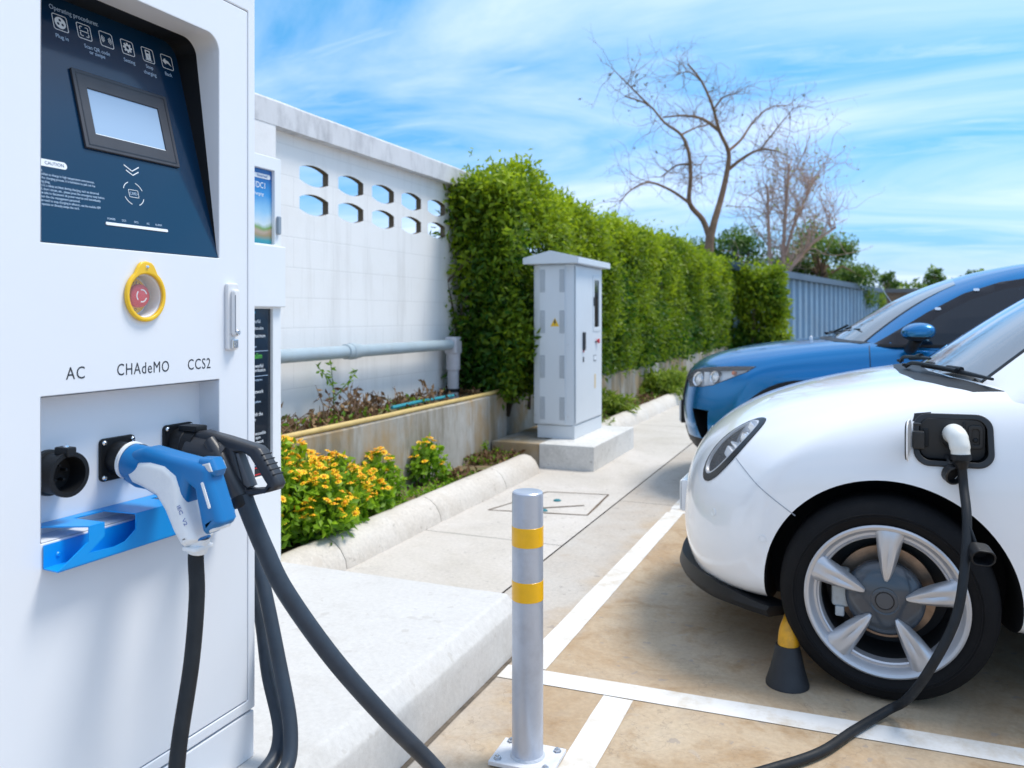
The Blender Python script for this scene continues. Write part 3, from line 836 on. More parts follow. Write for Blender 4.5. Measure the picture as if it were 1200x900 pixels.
def br(sx, sy): return [(c+sx*.0035, B0+sy*.011), (c+sx*.0085, B0+sy*.011), (c+sx*.0105, B0+sy*.009), (c+sx*.0105, B0+sy*.003), (c+sx*.0090, B0+sy*.003), (c+sx*.0090, B0+sy*.0085), (c+sx*.008, B0+sy*.0095), (c+sx*.0035, B0+sy*.0095)]
ic([br(sx, sy) for sx in (-1, 1) for sy in (-1, 1)] + [rrect(c-.0105, c+.0105, B0-.0008, B0+.0008)])
c = IC[2]
def arc(cx, cy, r, a0, a1, w=.0013, n=10):
    return [(cx+(r+w/2)*cos(a0+(a1-a0)*k/n), cy+(r+w/2)*sin(a0+(a1-a0)*k/n)) for k in range(n+1)] + [(cx+(r-w/2)*cos(a1-(a1-a0)*k/n), cy+(r-w/2)*sin(a1-(a1-a0)*k/n)) for k in range(n+1)]
ic([arc(c+s_*.0005, B0, r, (0 if s_ > 0 else pi)-.75, (0 if s_ > 0 else pi)+.75) for s_ in (-1, 1) for r in (.0055, .0085, .0115)])
c = IC[3]
g = []
for k in range(8):
    a = 2*pi*k/8
    for da, r in ((-.26, .0088), (-.17, .0120), (.17, .0120), (.26, .0088)): g.append((c+r*cos(a+da), B0+r*sin(a+da)))
ic([g, circ(c, B0, .0042, 20)])
c = IC[4]
ic([rrect(c-.007, c+.007, B0-.010, B0+.012, .0015, 3), rrect(c-.0042, c+.0042, B0+.004, B0+.0095), rrect(c-.0008, c+.0008, B0-.0065, B0+.0005), ])
ic([rrect(c-.009, c+.009, B0-.0125, B0-.0107)])
c = IC[5]
ic([[(c-.0115, B0+.001), (c-.004, B0+.0085), (c-.004, B0+.005), (c+.004, B0+.003), (c+.0115, B0-.008), (c+.003, B0-.003), (c-.004, B0-.0025), (c-.004, B0-.0065)], [(c-.0135, B0+.001), (c-.0065, B0+.0080), (c-.0065, B0+.0065), (c-.0122, B0+.001), (c-.0065, B0-.0045), (c-.0065, B0-.006)]])
# card reader mark, status bar, caution block
ic([thick_line([(1.2558, .1856), (1.2745, .1745), (1.2945, .1863)], .0022)], 'chevron'); ic([thick_line([(1.2590, .1745), (1.2745, .1655), (1.2912, .1750)], .0022)], 'chevron')
cy_, cb_ = 1.2670, .1240
ic([arc(cy_, cb_, .0255, pi/4+q-.42, pi/4+q+.42, .0015) for q in (0, pi/2, pi, 3*pi/2)], 'card_mark')
ic([rrect(cy_-.0125, cy_+.0125, cb_-.0085, cb_+.0085, .002, 3), rrect(cy_-.0115, cy_+.0115, cb_-.0075, cb_+.0075, .0015, 3)], 'card_mark')
tx('CARD', cy_, cb_, .0085, .85)
plate('status_light', [rrect(1.1813, 1.3396, .0475, .0535, .003, 5)], MPo(D1), .0015, mat('status_strip', (.78, .80, .84), .3), pan)
for s_, y in (('POWER', 1.198), ('DC1', 1.2285), ('DC2', 1.2590), ('AC', 1.2895), ('ALARM', 1.3175)): tx(s_, y, .0612, .0062, .9)
ic([rrect(1.012, 1.1174, .1495, .1640, .0070, 6)], 'caution_label')
bl = M_['print_black']
MC = MPo(.0008)
text('lettering', 'CAUTION', .0095, MC @ Matrix.Translation((1.0905, .1565, 0)), mat('navy_print', (.02, .06, .16), .5), pan, 'CENTER', .0002, .95)
plate('warning_sign', [[(1.0435, .1515), (1.0585, .1515), (1.051, .1625)], rrect(1.0505, 1.0515, .155, .1595)], MC, .0003, mat('navy_print2', (.02, .06, .16), .5), pan)
lines = ['Precautions:', '1. It is forbidden to charge in high temperature environment.', '2. During the charging process, it is forbidden to pull out the', 'charging plug.', '3. If there is a safety accident during charging, such as abnormal',
         'sound, short circuit, etc., please press the emergency stop button', 'on the side to disconnect all power sources and immediately', 'contact the site management personnel.', '4. If you need to stop charging in advance, use the mobile APP', 'to operate or directly swipe the card.']
for k, s_ in enumerate(lines):
    tx(s_, 1.0355 if s_[0].isdigit() or k == 0 else 1.0415, .1408-.00745*k, .0070, .80 if k != 3 else .85, al='LEFT')
# emergency stop in its recess
lathe('stop_recess', [(.0425, .0), (.0425, -.034), (.0, -.034)], (FX-.001, 1.262, 1.311), (1, 0, 0), WS, ch, 40)
es = lathe('stop_label', [(.037, 0), (.037, .003), (0, .003)], (FX-.033, 1.262, 1.311), (1, 0, 0), M_['yellow'], ch, 36)
for k, cch in enumerate('EMERGENCYSTOP'):
    a = radians(160 - k*(140/8)) if k < 9 else radians(230 + (k-9)*26)
    r_ = .029
    rot = a - pi/2 if k < 9 else a + pi/2
    text('lettering', cch, .0085, YZ(FX-.0298) @ Matrix.Translation((1.262+r_*cos(a), 1.311+r_*sin(a), 0)) @ Matrix.Rotation(rot, 4, 'Z'), M_['print_black'], es, 'CENTER', .0002)
eb = lathe('stop_button', [(.012, .0), (.012, .008), (.022, .010), (.0245, .014), (.0235, .022), (.019, .0250), (0, .0265)], (FX-.031, 1.262, 1.311), (1, 0, 0), M_['red'], ch, 36)
plate('stop_arrows', [arc(1.262, 1.311, .0125, a, a+1.45, .0024) for a in (.3, 2.4, 4.5)], YZ(FX-.0062), .0012, PW, eb)
tab = []
for k in range(49):
    a = radians(90+34) + radians(360-68)*k/48
    tab.append((1.262+.0512*cos(a), 1.3115+.0540*sin(a)))
tab += [(1.262+.024, 1.3655), (1.262+.019, 1.374), (1.262+.012, 1.3795), (1.262, 1.3815), (1.262-.012, 1.3795), (1.262-.019, 1.374), (1.262-.024, 1.3655)]
sg = plate('stop_guard', [tab, circ(1.262, 1.311, .0425, 44, .0445)], YZ(FX+.0005), .009, M_['yellow'], ch, bev=.003)
clear = mat('clear_cover', (.92, .93, .96), .10, trans=.0, alpha=.10)
lathe('stop_cover', [(.043, .003), (.043, .006), (.0, .0065)], (FX, 1.262, 1.3115), (1, 0, 0), clear, sg, 40)
lathe('rivet', [(0, .0035), (.003, .003), (.0042, 0)], (FX+.009, 1.262, 1.370), (1, 0, 0), M_['chrome'], sg, 14)
# swing handle with lock
hd = plate('door_handle', [rrect(1.496, 1.532, 1.190, 1.346, .006, 4)], YZ(FX), .010, mat('white_handle', (.72, .73, .75), .35), ch, bev=.003)
plate('lever', [rrect(1.5045, 1.5235, 1.222, 1.332, .009, 6)], YZ(FX+.010), .013, mat('white_lever', (.76, .77, .79), .3), hd, bev=.004)
plate('grip_shadow_gap', [rrect(1.5055, 1.5075, 1.232, 1.318)], YZ(FX+.0225), .001, mat('grey_edge', (.22, .24, .28), .5), hd)
lathe('lock', [(0, .004), (.0055, .004), (.007, .002), (.007, 0)], (FX+.0225, 1.514, 1.231), (1, 0, 0), M_['steel'], hd, 18)
plate('latch', [rrect(1.505, 1.523, 1.194, 1.215, .002, 3)], YZ(FX+.010), .008, M_['chrome'], hd, bev=.002)
# port names
for s_, y, sx_ in (('AC', 1.1025, .86), ('CHAdeMO', 1.2625, .80), ('CCS2', 1.4165, .82)):
    text('lettering', s_, .0335, YZ(FX+.0002) @ Matrix.Translation((y, 1.1615, 0)), M_['print_black'], ch, 'CENTER', .0002, sx_, space=1.12)
# connector niche
NX = -1.402
bm = bmesh.new()
N2 = rrect(1.0325, 1.4775, .8615, 1.1225, .002, 3)
A = [bm.verts.new((FX-.0015, y, z)) for y, z in N2]; B = [bm.verts.new((NX, y, z)) for y, z in N2]; n = len(A)
for k in range(n): bm.faces.new((A[k], B[k], B[(k+1) % n], A[(k+1) % n]))
bm.faces.new(B); bmesh.ops.recalc_face_normals(bm, faces=bm.faces)
for f in bm.faces: f.normal_flip()
finish(bm, 'connector_niche', WS, ch)
BP = M_['black_plastic']
def socket(y, z, s):
    q = plate('socket_flange', [rrect(y-s, y+s, z-s, z+s, .010, 4)], YZ(NX), .007, BP, ch, bev=.002)
    for dy in (-1, 1):
        for dz in (-1, 1):
            lathe('flange_screw', [(0, .005), (.0028, .005), (.0052, .003), (.0056, 0)], (NX+.007, y+dy*s*.80, z+dz*s*.80), (1, 0, 0), M_['chrome'], q, 16)
    lathe('socket_collar', [(s*.78, 0), (s*.76, .03), (s*.72, .032), (s*.72, .062), (s*.66, .062), (s*.64, .01)], (NX+.006, y, z), (1, 0, 0), BP, q, 36)
    return q
socket(1.244, .978, .0435)
q = socket(1.4085, .985, .0435)
box('latch_block', (NX+.02, NX+.072, 1.392, 1.426, 1.014, 1.027), BP, q, bev=.003)
# AC socket: open round receptacle with a latch lug on top
ac = lathe('ac_socket', [(.043, 0), (.043, .012), (.0385, .014), (.0385, .052), (.042, .053), (.042, .060), (.0335, .060), (.0325, .020), (0, .019)], (NX, 1.088, .975), (1, 0, 0), BP, ch, 44)
box('latch_block', (NX+.03, NX+.066, 1.078, 1.098, 1.008, 1.026), BP, ac, bev=.003)
lathe('flange_screw', [(0, .004), (.004, .003), (.005, 0)], (NX+.05, 1.088, 1.026), (0, 0, 1), M_['chrome'], ac, 14)
for k in range(5):
    a = 2*pi*k/5+.3
    lathe('contact_pin', [(.0, .016), (.0028, .015), (.0032, 0)], (NX+.019, 1.088+.015*cos(a), .975+.015*sin(a)), (1, 0, 0), BP, ac, 10)

# blue folded-steel rest below the niche
BS = M_['blue_steel']
hb = thing('cable_rest', (-1.343, 1.25, .80), 'bright blue folded steel rest with cut-out tabs, fixed below the niche of the near charger', 'bracket')
XY = lambda z: frame((0, 0, z), (1, 0, 0), (0, 1, 0))
plate('shelf', [[(-1.400, 1.034), (-1.372, 1.060), (-1.300, 1.093), (-1.300, 1.127), (-1.380, 1.125), (-1.378, 1.194), (-1.300, 1.200), (-1.300, 1.304), (-1.378, 1.310), (-1.378, 1.385), (-1.300, 1.395), (-1.300, 1.463), (-1.400, 1.472)]], XY(.8800), .0025, BS, hb)
front = [(1.030, .817), (1.092, .854), (1.093, .8822), (1.127, .8822), (1.127, .856), (1.092, .833), (1.150, .830), (1.175, .834), (1.200, .851), (1.200, .8822), (1.304, .8822), (1.304, .850),
         (1.325, .834), (1.372, .834), (1.395, .850), (1.395, .8822), (1.463, .8822), (1.463, .850), (1.440, .838), (1.478, .836), (1.478, .8165)]
plate('front_plate', [front], YZ(-1.3015), .0025, BS, hb)
plate('bottom_plate', [[(-1.3435, 1.034), (-1.301, 1.030), (-1.301, 1.478), (-1.3435, 1.478)]], XY(.8140), .0025, BS, hb)
bp_ = plate('back_plate', [rrect(1.034, 1.478, .8165, .857, .002, 3)], YZ(-1.3435), .0022, BS, hb)
for y in (1.063, 1.25, 1.45): lathe('screw', [(0, .002), (.003, .002), (.005, 0)], (-1.341, y, .834), (1, 0, 0), BS, bp_, 14)

# ------------------------------------------------------------------ connectors and their cables
XZ = lambda y, t: frame((0, y+t/2, 0), (1, 0, 0), (0, 0, 1))       # n = -y : thickness grows towards -y
BLUEP, WHP, RUB = M_['blue_plastic'], M_['white_plastic'], M_['black_rubber']
g1 = thing('charging_cable', (-1.395, 1.244, .978), 'black cable with blue and white plastic connector, plugged under the word CHAdeMO', 'charging cable', 'charging cables')
yc = 1.236
lathe('connector_neck', [(.030, 0), (.033, .0), (.0365, .004), (.0370, .030), (.0350, .05)], (-1.352, yc+.003, .975), (1, 0, -.16), BLUEP, g1, 40)
lathe('neck_ring', [(.0365, 0), (.0385, .001), (.0385, .008), (.036, .009)], (-1.358, yc+.003, .977), (1, 0, -.16), WHP, g1, 40)
body = [(-1.352, .940), (-1.340, .998), (-1.290, 1.010), (-1.220, .999), (-1.167, .992), (-1.138, .987), (-1.126, .974), (-1.129, .960), (-1.098, .882), (-1.104, .872), (-1.138, .852), (-1.146, .858),
        (-1.166, .936), (-1.180, .944), (-1.191, .905), (-1.161, .846), (-1.159, .838), (-1.188, .818), (-1.196, .822), (-1.218, .850), (-1.240, .890), (-1.262, .914), (-1.292, .925), (-1.320, .927)]
cb = plate('connector_body', [body], XZ(yc, .056), .056, BLUEP, g1, bev=.017, bres=5, angle=60)
wht = [(-1.336, .957), (-1.322, .968), (-1.303, .984), (-1.270, .987), (-1.232, .982), (-1.202, .964), (-1.192, .939), (-1.190, .908), (-1.160, .846), (-1.161, .836), (-1.186, .823), (-1.195, .829), (-1.213, .852), (-1.234, .890), (-1.257, .917), (-1.292, .930), (-1.320, .937)]
plate('side_cover', [wht], XZ(yc, .066), .066, WHP, g1, bev=.016, bres=5, angle=60)
lathe('grip_end', [(.0, .004), (.019, .004), (.022, 0), (.022, -.02)], (-1.124, yc, .863), (.32, 0, -.9), WHP, g1, 24)
bt = plate('release_button', [[(-1.166, .985), (-1.160, .997), (-1.130, .998), (-1.117, .976), (-1.122, .964), (-1.156, .962)]], XZ(yc, .040), .040, BLUEP, g1, bev=.012, bres=4)
plate('button_face', [[(-1.158, .984), (-1.131, .990), (-1.123, .974), (-1.153, .967)]], XZ(yc, .043), .043, mat('grey_button', (.55, .57, .60), .4), bt, bev=.003)
plate('grip_slot', [rrect(-.003, .003, -.026, .026, .003, 5)], XZ(yc-.0285, .0) @ Matrix.Translation((-1.131, .930, -.001)) @ Matrix.Rotation(radians(22), 4, 'Z'), .0016, WHP, cb)
lathe('strain_relief', [(.020, 0), (.0205, .01), (.019, .030), (.0155, .032)], (-1.174, yc, .840), (-.16, 0, -1), WHP, g1, 28)
box('relief_clip', (-1.19, -1.156, yc-.028, yc+.02, .818, .826), WHP, g1, bev=.002)
tube('cable', [(-1.176, yc, .835), (-1.182, yc, .80), (-1.172, 1.228, .726), (-1.163, 1.205, .61), (-1.155, 1.165, .47), (-1.140, 1.13, .34), (-1.15, 1.10, .25), (-1.20, 1.06, .222), (-1.28, 1.0, .217), (-1.335, .97, .225), (-1.343, .96, .25)], .0150, RUB, g1, 18, smooth=10)
for k, s_ in enumerate(('IEC', 'V2')):
    text('lettering', s_, .013, XZ(yc-.0335, .0) @ Matrix.Translation((-1.190+.012*k, .898-.022*k, 0)) @ Matrix.Rotation(radians(-62), 4, 'Z'), mat('blue_print', (.05, .10, .35), .5), g1, 'CENTER', .0002)

g2 = thing('charging_cable', (-1.395, 1.4085, .985), 'thick black cable with black D-handled connector, plugged under the word CCS2', 'charging cable', 'charging cables')
yc = 1.4105
ccs = [(-1.372, .940), (-1.372, 1.010), (-1.316, 1.018), (-1.253, 1.008), (-1.170, .992), (-1.160, .985), (-1.122, .934), (-1.113, .915), (-1.120, .903), (-1.142, .896), (-1.186, .885), (-1.235, .895), (-1.297, .898), (-1.345, .912)]
hole = [(-1.230, .976), (-1.206, .976), (-1.188, .968), (-1.144, .914), (-1.150, .905), (-1.196, .899), (-1.206, .906)]
gry = mat('charcoal_plastic', (.028, .031, .038), .38, bump=.06, bscale=500)
cb = plate('connector_body', [ccs, hole], XZ(yc, .036), .036, gry, g2, bev=.010, bres=4, angle=60)
lathe('connector_barrel', [(.030, 0), (.041, .0), (.0425, .003), (.0425, .085), (.036, .10), (0, .102)], (-1.352, yc, .968), (1, 0, -.12), gry, g2, 40)
tube('cable_channel', [(-1.290, yc-.022, 1.000), (-1.262, yc-.022, .966), (-1.225, yc-.018, .905), (-1.210, yc-.010, .878)], [.013, .0165, .0185, .0195], gry, g2, 20, smooth=6)
plate('grip_insert', [[(-1.230, .974), (-1.221, .975), (-1.186, .906), (-1.197, .9005), (-1.207, .907)]], XZ(yc, .024), .024, mat('grey_grip', (.10, .11, .125), .5), cb, bev=.004)
for k in range(5):
    f = k/4
    box('grip_rib', (-1.1565+.030*f, -1.1525+.030*f, yc-.0165, yc+.0165, .974-.040*f, .977-.040*f), BP, cb, bev=.001)
lathe('cable_gland', [(.0195, 0), (.0215, .004), (.0215, .022), (.019, .026)], (-1.213, yc-.012, .886), (.33, .0, -.94), BP, g2, 28)
tube('cable', [(-1.208, 1.400, .885), (-1.195, 1.402, .852), (-1.16, 1.412, .77), (-1.12, 1.43, .68), (-1.05, 1.50, .524), (-.98, 1.60, .363), (-.93, 1.75, .18), (-.86, 1.80, .06), (-.72, 1.72, .022), (-.62, 1.45, .02), (-.72, 1.12, .02), (-.95, .92, .022), (-1.10, .87, .06), (-1.17, .86, .19), (-1.25, .86, .222), (-1.335, .88, .25)], .0195, M_['cable_blue'], g2, 20, smooth=10)

# cable looped down beside the charger
g3 = thing('charging_cable', (-1.50, 1.66, .9), 'slate blue cable hanging in a double strand beside the right edge of the near charger', 'charging cable', 'charging cables')
tube('cable', [(-1.62, 1.608, 1.02), (-1.58, 1.66, 1.0), (-1.48, 1.69, .82), (-1.376, 1.65, .65), (-1.285, 1.612, .445), (-1.215, 1.57, .29), (-1.195, 1.50, .222), (-1.20, 1.30, .219), (-1.22, 1.05, .219), (-1.235, .92, .219), (-1.275, .90, .219), (-1.285, 1.05, .219), (-1.262, 1.30, .219), (-1.245, 1.50, .224), (-1.262, 1.59, .27), (-1.325, 1.625, .395), (-1.40, 1.672, .555), (-1.52, 1.69, .74), (-1.66, 1.66, .9), (-1.72, 1.608, .92)], .0172, M_['cable_blue'], g3, 18, smooth=10)
lathe('cable_gland', [(.03, 0), (.03, .02), (.022, .03), (.02, .04)], (-1.62, 1.602, 1.02), (0, 1, 0), BP, g3, 24)
lathe('cable_gland', [(.03, 0), (.03, .02), (.022, .03), (.02, .04)], (-1.72, 1.602, .92), (0, 1, 0), BP, g3, 24)

# ------------------------------------------------------------------ second charger behind
k2 = thing('charging_station', (-2.53, 2.62, .2), 'white charging kiosk with bright poster screen above dark notice panel, behind the near charger', 'charger', 'charging stations on the slab')
W2 = M_['white_steel2']
KX = -2.30
box('cabinet_body', (-2.78, KX-.03, 2.30, 2.902, .2, 1.945), W2, k2, bev=.01)
plate('front_frame', [rrect(2.296, 2.906, .2, 1.95, .006), rrect(2.36, 2.864, 1.575, 1.893, .004), rrect(2.36, 2.852, .592, 1.300, .004)], YZ(KX-.03), .03, W2, k2, bev=.003)
plate('middle_box', [rrect(2.298, 2.908, 1.307, 1.568, .004)], YZ(KX+.001), .022, W2, k2, bev=.004)
def poster_mat():
    m = bpy.data.materials.new('poster'); m.use_nodes = True
    nt = m.node_tree; L = nt.links; p = nt.nodes['Principled BSDF']
    tc = nd(nt, 'ShaderNodeTexCoord'); sp = nd(nt, 'ShaderNodeSeparateXYZ'); L.new(tc.outputs['Generated'], sp.inputs[0])
    n = nd(nt, 'ShaderNodeTexNoise'); n.inputs['Scale'].default_value = 7; n.inputs['Detail'].default_value = 4; L.new(tc.outputs['Object'], n.inputs['Vector'])
    a = nd(nt, 'ShaderNodeMath', operation='MULTIPLY_ADD'); L.new(n.outputs['Fac'], a.inputs[0]); a.inputs[1].default_value = .22; L.new(sp.outputs[2], a.inputs[2])
    r = nd(nt, 'ShaderNodeValToRGB'); L.new(a.outputs[0], r.inputs[0]); e = r.color_ramp.elements
    e[0].position = .02; e[0].color = (.01, .10, .22, 1); e[1].position = 1.0; e[1].color = (.004, .09, .33, 1)
    for po, c in ((.16, (.02, .25, .30, 1)), (.24, (.28, .22, .10, 1)), (.30, (.42, .30, .22, 1)), (.36, (.16, .30, .06, 1)), (.42, (.55, .66, .72, 1)), (.55, (.25, .50, .72, 1)), (.75, (.02, .24, .58, 1))):
        x = e.new(po); x.color = c
    L.new(r.outputs[0], p.inputs['Base Color']); p.inputs['Roughness'].default_value = .18; p.inputs['Coat Weight'].default_value = .4
    return m
po = plate('poster_screen', [rrect(2.358, 2.866, 1.573, 1.895)], YZ(KX-.028), .012, poster_mat(), k2)
plate('poster_label', [rrect(2.745, 2.853, 1.853, 1.873, .009, 5)], YZ(KX-.0158), .001, PW, po)
text('lettering', 'Reserved', .017, YZ(KX-.0146) @ Matrix.Translation((2.80, 1.863, 0)), mat('blue_print2', (.03, .10, .35), .5), po, 'CENTER', .0003)
text('lettering', 'EV/DC1', .036, YZ(KX-.0158) @ Matrix.Translation((2.772, 1.822, 0)), PW, po, 'CENTER', .0003, .9)
text('lettering', 'charging', .020, YZ(KX-.0158) @ Matrix.Translation((2.776, 1.786, 0)), PW, po, 'CENTER', .0003, shear=.3)
npn = plate('notice_panel', [rrect(2.358, 2.854, .590, 1.302)], YZ(KX-.028), .014, mat('notice_black', (.012, .018, .028), .2, coat=.3), k2)
gp = mat('green_print', (.10, .50, .05), .5); rp = mat('red_print', (.65, .02, .03), .5); cp = mat('cyan_print', (.02, .42, .65), .5)
MN = lambda y, z: YZ(KX-.0138) @ Matrix.Translation((y, z, 0))
for s_, y, z, sz, m_ in (('blue', 2.742, 1.285, .02, cp), ('powerful', 2.752, 1.246, .022, PW), ('ultra-slim', 2.775, 1.217, .019, PW), ('Maximum', 2.780, 1.185, .022, PW), ('save', 2.752, 1.140, .014, pr), ('slim', 2.775, 1.100, .034, gp),
                      ('powerful', 2.770, 1.058, .022, PW), ('distribution', 2.778, 1.040, .020, PW), ('your charging time', 2.762, 1.000, .011, pr), ('network', 2.772, .950, .022, PW), ('for', 2.746, .930, .018, PW), ('anywhere', 2.765, .908, .014, pr),
                      ('with the', 2.770, .855, .022, PW), ('app', 2.748, .835, .018, PW), ('accessible', 2.788, .774, .019, PW), ('open', 2.772, .757, .018, PW), ('network', 2.778, .738, .019, PW), ('terms apply', 2.780, .715, .012, pr)):
    text('lettering', s_, sz, MN(y, z), m_, npn, 'CENTER', .0003, .9)
for z in (1.12, 1.015, .70): plate('rule', [rrect(2.40, 2.835, z, z+.002)], YZ(KX-.0138), .0006, pr, npn)
for z in (.640,): plate('pictogram_frame', [rrect(2.70, 2.836, z, z+.055), rrect(2.703, 2.833, z+.003, z+.052)], YZ(KX-.0138), .0008, pr, npn)
plate('pictogram', [circ(2.745, .668, .012)], YZ(KX-.0138), .001, gp, npn); plate('pictogram', [circ(2.795, .668, .014)], YZ(KX-.0138), .001, rp, npn); plate('pictogram', [rrect(2.757, 2.782, .664, .672)], YZ(KX-.0138), .001, PW, npn)
plate('pictogram', [circ(2.742, .776, .008)], YZ(KX-.0138), .001, rp, npn)
plate('pictogram_frame', [rrect(2.70, 2.836, .600, .632), rrect(2.704, 2.832, .604, .628)], YZ(KX-.0138), .0008, rp, npn)
plate('side_handle', [rrect(2.872, 2.892, 1.62, 1.70, .008, 5)], YZ(KX), .014, mat('grey_handle', (.25, .30, .36), .4), k2, bev=.004)
# ------------------------------------------------------------------ bollard
b = thing('bollard', (-.858, 2.175, 0), 'grey painted steel bollard with two yellow bands, bolted to the bay floor', 'bollard')
BX, BY = -.858, 2.175
grey = mat('silver_paint', (.50, .54, .62), .36, metal=.45, var=.04, vscale=6, bump=.03, bscale=150, rvar=.06, dirt=(.22, .22, .24), dscale=9, damt=.3)
lathe('post', [(.0446, .012), (.0446, .760), (.0435, .7665), (.040, .770), (0, .7712)], (BX, BY, 0), (0, 0, 1), grey, b, 64)
lathe('weld_ring', [(.0446, .024), (.049, .020), (.052, .012)], (BX, BY, 0), (0, 0, 1), mat('weld_grey', (.50, .53, .58), .5, bump=.4, bscale=90), b, 48)
yb = mat('yellow_reflective', (.90, .47, .004), .32, var=.05, vscale=30, coat=.2)
for z0, z1 in ((.617, .672), (.463, .519)):
    lathe('yellow_band', [(.0447, z0), (.0454, z0+.0006), (.0454, z1-.0006), (.0447, z1)], (BX, BY, 0), (0, 0, 1), yb, b, 64)
bm = bmesh.new(); add_box(bm, -.094, .094, -.070, .070, 0, .012, bev=.002)
bmesh.ops.rotate(bm, verts=bm.verts, cent=(0, 0, 0), matrix=Matrix.Rotation(radians(2), 3, 'Z')); bmesh.ops.translate(bm, verts=bm.verts, vec=(BX, BY, .0052))
bp = finish(bm, 'base_plate', mat('plate_white', (.66, .67, .70), .5, var=.05, dirt=(.4, .38, .36), dscale=20, damt=.4), b)
for dx in (-.072, .072):
    for dy in (-.05, .05):
        lathe('bolt', [(0, .012), (.004, .011), (.005, .007), (.0095, .0065), (.0095, .001), (.013, .001), (.013, 0)], (BX+dx, BY+dy, .017), (0, 0, 1), M_['steel'], bp, 6)

# ------------------------------------------------------------------ wheel stop under the white car
ws = thing('wheel_stop', (-.21, 2.97, 0), 'yellow pipe wheel stop on flared black rubber feet in front of the white car wheel', 'wheel stop')
yp = mat('worn_yellow_paint', (.72, .34, .008), .45, var=.15, vscale=14, dirt=(.18, .10, .03), dscale=16, damt=.6)
blk = mat('dusty_black_rubber', (.016, .017, .020), .6, var=.3, vscale=12)
for y in (2.97, 4.75):
    s = 1 if y < 4 else -1
    bm = bmesh.new()
    add_lathe(bm, [(.072, 0), (.072, .008), (.058, .05), (.046, .10), (.040, .128), (0, .128)], (-.21, y, .0), (0, 0, 1), 28)
    for v in bm.verts: v.co.y += s*v.co.z*.20
    bmesh.ops.recalc_face_normals(bm, faces=bm.faces); finish(bm, 'rubber_foot', blk, ws)
tube('pipe', [(-.21, 2.99, .09), (-.206, 3.01, .16), (-.196, 3.05, .19), (-.19, 3.14, .20), (-.19, 3.86, .20), (-.19, 4.58, .20), (-.196, 4.67, .19), (-.206, 4.71, .16), (-.21, 4.73, .09)], .036, yp, ws, 20, smooth=5)
tube('anchor_leg', [(-.19, 3.86, .19), (-.19, 3.86, .0)], .03, yp, ws, 16)

# ------------------------------------------------------------------ cabinet on its plinth
pl = thing('concrete_plinth', (-2.40, 7.0, 0), 'low square concrete plinth carrying the grey electrical cabinet beside the kerb', 'plinth')
bm = bmesh.new(); add_box(bm, -2.43, -1.945, 6.405, 7.72, -.01, .203, bev=.012)
for v in bm.verts: v.co += V((noise.noise(v.co*3)*.008, noise.noise(v.co*3+V((9, 0, 0)))*.008, 0))
finish(bm, 'slab', M_['plinth'], pl)
bm = bmesh.new(); add_box(bm, -2.87, -2.433, 6.43, 7.72, -.01, .196, bev=.012); finish(bm, 'slab', M_['stained'], pl)
cab = thing('electrical_cabinet', (-2.41, 7.13, .2), 'tall pale grey outdoor electrical cabinet with gabled cap, vents and a yellow warning triangle', 'cabinet')
G1 = mat('cabinet_grey', (.60, .645, .69), .42, var=.02, vscale=4, rvar=.05, bump=.02, bscale=200)
G2 = mat('cabinet_seam', (.20, .24, .28), .5)
vent_m = mat('vent_grey', (.33, .37, .41), .55)
x0, x1, y0, y1 = -2.60, -2.215, 6.69, 7.56
# hexagon-ish plan: folded corners on the near face
def ngon_prism(name, ol, z0, z1, m, p, bev=.004):
    return plate(name, [ol], frame((0, 0, z0), (1, 0, 0), (0, 1, 0)), z1-z0, m, p, bev=bev)
ngon_prism('base_frame', [(x0+.045, y0+.025), (x1-.0, y0+.025), (x1-.004, y0+.04), (x1-.004, y1-.01), (x0+.045, y1-.01)], .203, .318, G1, cab)
ngon_prism('cabinet_body', [(x0+.004, y0+.045), (x0+.07, y0+.01), (x1-.075, y0+.01), (x1-.006, y0+.035), (x1-.006, y1-.004), (x0+.004, y1-.004)], .322, 1.715, G1, cab)
fd = plate('front_door', [rrect(x0+.072, x1-.078, .335, 1.70, .004)], frame((0, y0+.0095, 0), (1, 0, 0), (0, 0, 1)), .010, G1, cab, bev=.002)
sd = plate('side_door', [rrect(y0+.052, y1-.035, .335, 1.70, .006), rrect(7.245, 7.455, 1.135, 1.63, .01)], frame((x1-.0055, 0, 0), (0, 1, 0), (0, 0, 1)), .010, G1, cab, bev=.002)
box('corner_seam', (x1-.012, x1-.004, y0+.0375, y0+.045, .335, 1.70), G2, cab)
# louvred vents on the near face, two columns
for z in (1.33, .975, .585, .225):
    for xa in (x0+.077, x1-.128):
        zb = z+.145
        v_ = box('vent', (xa, xa+.046, y0-.0022, y0+.03, zb, zb+.195), vent_m, cab, bev=.001)
        bm = bmesh.new()
        for k in range(16): add_box(bm, xa+.003, xa+.043, y0-.0052, y0-.002, zb+.006+k*.0117, zb+.0105+k*.0117)
        finish(bm, 'louvre', G1, v_, smooth=False)
for z in (.40, 1.02, 1.66):
    for xa in (x0+.02, x1-.055): lathe('screw', [(0, .003), (.005, .002), (.006, 0)], (xa, y0+.03 if xa < -2.5 else y0+.0085, z), (0, -1, 0), M_['steel'], cab, 10)
FZ = frame((0, y0-.0006, 0), (1, 0, 0), (0, 0, 1))
wsn = plate('warning_sign', [[(-2.425, 1.178), (-2.345, 1.178), (-2.385, 1.252)]], FZ, .0015, mat('sign_yellow', (.78, .48, .02), .5), cab)
plate('warning_bolt', [[(-2.389, 1.238), (-2.377, 1.238), (-2.383, 1.218), (-2.372, 1.218), (-2.392, 1.186), (-2.387, 1.208), (-2.397, 1.208)]], frame((0, y0-.0022, 0), (1, 0, 0), (0, 0, 1)), .0008, M_['print_black'], wsn)
